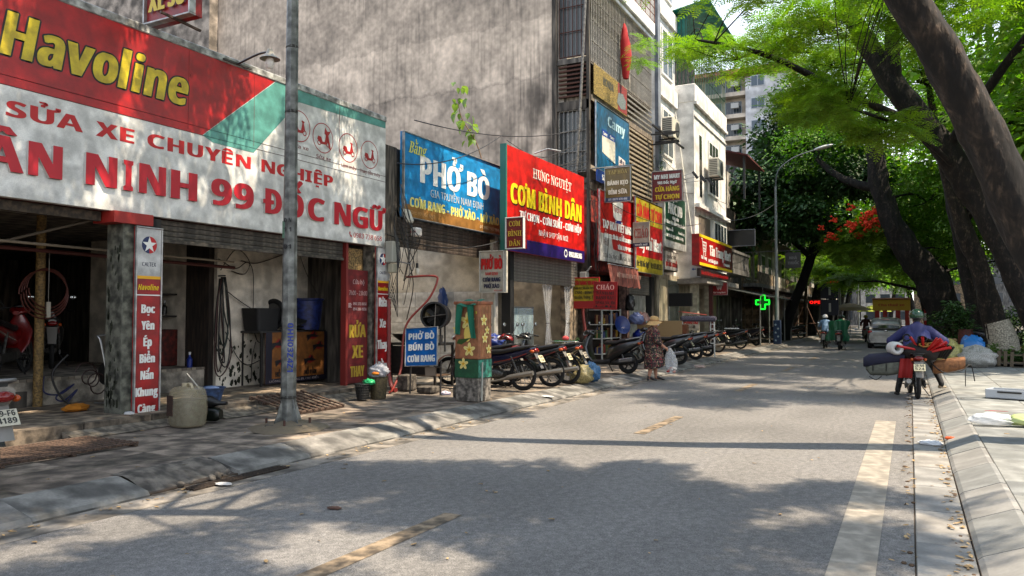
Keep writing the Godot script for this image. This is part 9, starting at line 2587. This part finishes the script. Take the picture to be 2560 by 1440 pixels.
	for k in 32:
		if k in [7,15]:
			continue
		part("picket",GN().box(V(0.0 + k * 0.155,0.21 + rng.randf_range(-0.03,0.03),0),V(0.085,0.42,0.025),0.006,Basis(Vector3.BACK,rng.randf_range(-0.06,0.06))),fm,fe)
	for y in [0.12,0.33]:
		part("fence_rail",GN().box(V(2.4,y,-0.025),V(5.0,0.04,0.02)),fm,fe)
	for k in 14:
		part("back_picket",GN().box(V(0.2 + k * 0.33,0.2,-2.2),V(0.09,0.42,0.025),0.006),fm,fe)
	# shrubs,pots,bags on the right
	var lf := leaf_mat("shrub_leaf",Color(0.20,0.33,0.13),Color(0.42,0.55,0.18))
	var lb := leaf_mat("bright_leaf",Color(0.34,0.47,0.16),Color(0.65,0.8,0.3))
	var sm := [broad_rosette(51,26,0.28,0.17,0.07)]
	leafy_plant("leafy_shrub","bushy dark green shrub beside the clay jar",V(1.55,0.2,-36.5),V(0.85,2.3,0.8),90,lf,sm,301,0.8,1.3)
	leafy_plant("leafy_shrub","bright green bush right of the white-painted trunk",V(4.3,0.2,-30.5),V(0.9,1.0,0.7),50,lb,sm,302,0.9,1.5)
	leafy_plant("leafy_shrub","low yellow green plant behind the low fence",V(2.5,0.2,-28.3),V(0.7,0.4,0.4),26,lb,sm,303,0.7,1.1)
	leafy_plant("leafy_shrub","scraggly small bush by the kerb bags",V(3.3,0.2,-27.2),V(0.8,0.35,0.4),26,lf,sm,304,0.6,1.0)
	for q in 6:
		leafy_plant("leafy_shrub",["tall shrub under the massive trunk","round shrub between the two brown trunks","wide shrub behind the parked silver motorbike","dark shrub at the back of the bed","loose shrub near the red panel","broad shrub at the right edge of the bed"][q],[V(2.6,0.2,-45),V(4.2,0.2,-42),V(5.4,0.2,-38.5),V(6.6,0.2,-41),V(5.6,0.2,-34.2),V(7.4,0.2,-33)][q],V(1.0,1.8,0.9),60,lf,sm,310 + q,1.0,1.6)
	var jar := thing("clay_jar","rust red clay jar standing beside the shrub","jar",V(1.85,0.15,-33.5))
	part("jar",GN().lathe([Vector2(0.17,0.0),Vector2(0.27,0.35),Vector2(0.26,0.75),Vector2(0.22,0.88),Vector2(0.25,0.93),Vector2(0.2,0.9),Vector2(0.0,0.88)],20,Transform3D.IDENTITY,false),mat("clay",Color(0.38,0.15,0.10),0.7,0.0,"blotch",2.0),jar)
	var pb := thing("planter_box","green and brown planter box by the right kerb","planter",V(1.05,0.15,-29.5))
	part("box",GN().box(V(0,0.3,0),V(0.55,0.6,0.5),0.02),mat("planter_green",Color(0.30,0.36,0.16),0.8,0.0,"chips",3.0),pb)
	part("lid",GN().box(V(0,0.63,0),V(0.64,0.08,0.58),0.02),K(0.45,0.36,0.25,0.8),pb)
	var bt := mat("bag_yellow",Color(0.80,0.77,0.45),0.45,0.0,"chips",4.0)
	rubbish_bag("rubbish_bag","plump yellow clear rubbish bag on the right pavement",V(0.98,0.15,-25.3),V(0.36,0.38,0.32),bt,91,false)
	rubbish_bag("rubbish_bag","wide grey white rubbish bag beside the low fence",V(1.62,0.15,-25.15),V(0.48,0.30,0.34),mat("bag_pale",Color(0.78,0.78,0.75),0.45,0.0,"chips",4.0),92,false)
	rubbish_bag("rubbish_bag","knotted blue bag resting behind the grey white one",V(1.6,0.35,-26.3),V(0.30,0.34,0.26),film("film_sky",Color(0.14,0.42,0.68),0.9),93,false)
	rubbish_bag("rubbish_bag","cream rubbish bag with tied neck beside the black scooter",V(-6.25,0.14,-15.25),V(0.26,0.21,0.22),mat("bag_cream",Color(0.74,0.68,0.46),0.5,0.0,"chips",4.0),94)
	rubbish_bag("rubbish_bag","light blue and white rubbish bag behind the cream one",V(-6.2,0.14,-15.75),V(0.19,0.22,0.18),mat("bag_blue",Color(0.30,0.52,0.72),0.45,0.0,"chips",4.0),95,false)
	# open tray of tools
	var tr2 := thing("tool_tray","pale plastic tray with small metal parts on the right pavement","tray",V(1.55,0.155,-15.7),-0.35)
	for a in [[0,0.01,0,0.72,0.02,0.42],[0,0.08,0.21,0.72,0.14,0.015],[0,0.08,-0.21,0.72,0.14,0.015],[-0.36,0.08,0,0.015,0.14,0.42],[0.36,0.08,0,0.015,0.14,0.42]]:
		part("tray_side",GN().box(V(a[0],a[1],a[2]),V(a[3],a[4],a[5]),0.004),K(0.62,0.64,0.66,0.5),tr2)
	part("black_grip",GN().box(V(0,0.11,0.225),V(0.36,0.03,0.02),0.006),K(0.06,0.06,0.06,0.6),tr2)
	for k in 14:
		part("metal_part",GN().ball(V(rng.randf_range(-0.22,0.12),0.05,rng.randf_range(-0.12,0.12)),V(0.05,0.03,0.04) * rng.randf_range(0.6,1.3),7,5),flat([Color(0.25,0.16,0.1),Color(0.5,0.36,0.12),Color(0.12,0.11,0.1)][k % 3],0.5,0.4),tr2)
	var vb := thing("vegetable_bag","clear bag of pale green vegetables lying on the right pavement","bag",V(1.12,0.15,-11.8),0.2)
	for k in 2:
		var vg := GN()
		sack(vg,V(-0.2 + 0.42 * k,0.07,0),V(0.24,0.08,0.12),97 + k,0.35)
		part("lobe",vg,[film("film_clear2",Color(0.78,0.80,0.82),0.55),film("film_leek",Color(0.66,0.72,0.48),0.9)][k],vb)
	for k in 5:
		part("stalk",GN().tube([V(0.05,0.06,-0.05 + 0.025 * k),V(0.36,0.08,-0.04 + 0.02 * k)],0.018,6),K(0.5,0.58,0.2,0.7),vb)
	var wp := thing("striped_post","red and white striped post beyond the hawker","post",V(0.75,0.15,-48))
	for k in 6:
		part("stripe",GN().tube([V(0,k * 0.4,0),V(0,(k + 1) * 0.4,0)],0.06,8),flat(Color(0.6,0.08,0.07) if k % 2 == 0 else Color(0.75,0.74,0.72),0.6),wp)
	# the street bends away: a row of houses closes the view
	for k in 6:
		var eh := thing("street_house","distant %s house closing the end of the street" % ["cream","grey","white","ochre","pale green","brown"][k],"building",V(-22 + k * 9.0,0,-165))
		var em: Material = [pale,grey,pale,tan,grey,dark][k]
		var ht: float = [9.0,12.0,8.0,11.0,13.0,9.0][k]
		part("wall",slab_box(-4.3,0,-4,4.3,ht,4),em,eh)
		for y in int(ht / 3.2):
			for q in 3:
				part("window",slab_box(-3.4 + q * 2.5,1.0 + y * 3.2,4.0,-1.8 + q * 2.5,2.6 + y * 3.2,4.05),K(0.2,0.22,0.24,0.2),eh)
		part("roof",slab_box(-4.6,ht,-4.3,4.6,ht + 0.4,4.3),mat("tile_red",Color(0.45,0.14,0.10)),eh)
# ---------------------------------------------------------------- leaves and litter
func build_litter() -> void:
	var leaf := GN()
	for k in 2:
		leaf.grid(2,3,func(u: float,w: float) -> Vector3: return V((u - 0.5) * 0.03 * sin(PI * (0.1 + 0.85 * w)),0.004 + 0.006 * absf(u - 0.5) + 0.006 * w * k,0.06 * w))
	var r := RandomNumberGenerator.new()
	r.seed = 66
	var spots := []
	for k in 900:
		var s := r.randf()
		var z := -3.0 - 30.0 * pow(r.randf(),1.6)
		if s < 0.38:
			spots.append(V(0.33 - absf(r.randfn()) * 0.05,0.014,z))
		elif s < 0.55:
			spots.append(V(-0.03 + r.randfn() * 0.035,0.008,z))
		elif s < 0.80:
			spots.append(V(-5.78 + absf(r.randfn()) * 0.08,0.008,z))
		elif s < 0.9:
			spots.append(V(r.randf_range(-5.5,0.3),0.006,z))
		elif s < 0.96:
			spots.append(V(r.randf_range(-8.7,-6.35),0.147,z))
		else:
			spots.append(V(r.randf_range(0.75,3.5),0.160,z))
	var mm := MultiMesh.new()
	mm.transform_format = MultiMesh.TRANSFORM_3D
	mm.use_colors = true
	mm.mesh = leaf.mesh()
	mm.instance_count = spots.size()
	for i in spots.size():
		var b := Basis.from_euler(V(r.randf_range(-0.1,0.1),r.randf() * TAU,r.randf_range(-0.1,0.1))).scaled(Vector3.ONE * r.randf_range(0.35,1.0))
		mm.set_instance_transform(i,Transform3D(b,spots[i]))
		var q := r.randf_range(0.5,1.2)
		mm.set_instance_color(i,Color(0.34 * q,0.23 * q,0.11 * q))
	var o := MultiMeshInstance3D.new()
	o.name = numbered("fallen_leaves")
	o.multimesh = mm
	var m := StandardMaterial3D.new()
	m.vertex_color_use_as_albedo = true
	m.roughness = 0.9
	m.cull_mode = BaseMaterial3D.CULL_DISABLED
	o.material_override = m
	o.set_meta("kind","stuff")
	o.set_meta("label","dry brown leaves scattered along both gutters")
	o.set_meta("category","leaves")
	add_child(o)
	# drifts of brown dust and leaf crumbs in the right-hand gutter
	var dg := GN()
	var f := FastNoiseLite.new()
	f.seed = 5
	f.frequency = 1.1
	for k in 260:
		var z := -3.5 - 22.0 * pow(r.randf(),1.4)
		if f.get_noise_1d(z * 2.0) < -0.1:
			continue
		var x := 0.335 - absf(r.randfn()) * 0.035 if k % 3 else -0.05 + r.randfn() * 0.03
		dg.ball(V(x,0.010 if k % 3 else 0.004,z),V(0.018,0.006,0.03) * r.randf_range(0.4,1.6),6,3)
	var d := part(numbered("gutter_dirt"),dg,mat("leaf_dirt",Color(0.36,0.27,0.18),0.95,0.0,"grain",8.0),self)
	d.set_meta("kind","stuff")
	d.set_meta("label","brown grit gathered along the right gutter joint")
	d.set_meta("category","grit")
	# single scraps
	var sc := [["white paper scrap lying by the storm drain",V(-5.62,0.02,-5.1),V(0.08,0.005,0.05),Color(0.66,0.66,0.66)],["white paper scrap on the left kerb",V(-5.95,0.09,-12.9),V(0.12,0.006,0.07),Color(0.76,0.76,0.75)],["crumpled white film in the right gutter",V(0.2,0.03,-10.6),V(0.12,0.03,0.09),Color(0.76,0.77,0.78)],["orange scrap beside the white film",V(0.42,0.06,-10.9),V(0.06,0.02,0.05),Color(0.66,0.26,0.06)],["pale scrap at the left kerb foot",V(-5.75,0.03,-23.5),V(0.18,0.05,0.12),Color(0.66,0.58,0.54)],["brown fallen leaf alone on the near road",V(-4.15,0.01,-4.9),V(0.06,0.006,0.04),Color(0.25,0.15,0.1)],["thin red straw on the right pavement",V(1.1,0.162,-13.4),V(0.14,0.004,0.008),Color(0.6,0.1,0.1)],["white paper scrap by the shop pillar",V(-9.0,0.30,-6.6),V(0.07,0.02,0.05),Color(0.7,0.7,0.7)],["white bag scrap by the cement block",V(-7.55,0.15,-11.95),V(0.10,0.04,0.07),Color(0.68,0.66,0.72)]]
	for a in sc:
		var g := GN()
		sack(g,Vector3.ZERO,a[2],int(absf(a[1].z) * 10),0.5)
		single("scrap",g,flat(a[3],0.8),a[0],"litter").position = a[1]
func K(r:float,g:float,b:float,rough:=0.55,metal:=0.0)->StandardMaterial3D:
	return flat(Color(r,g,b),rough,metal)
func T0(p:Vector3)->Transform3D:
	return Transform3D(Basis.IDENTITY,p)
func GN()->Geo:
	return Geo.new()
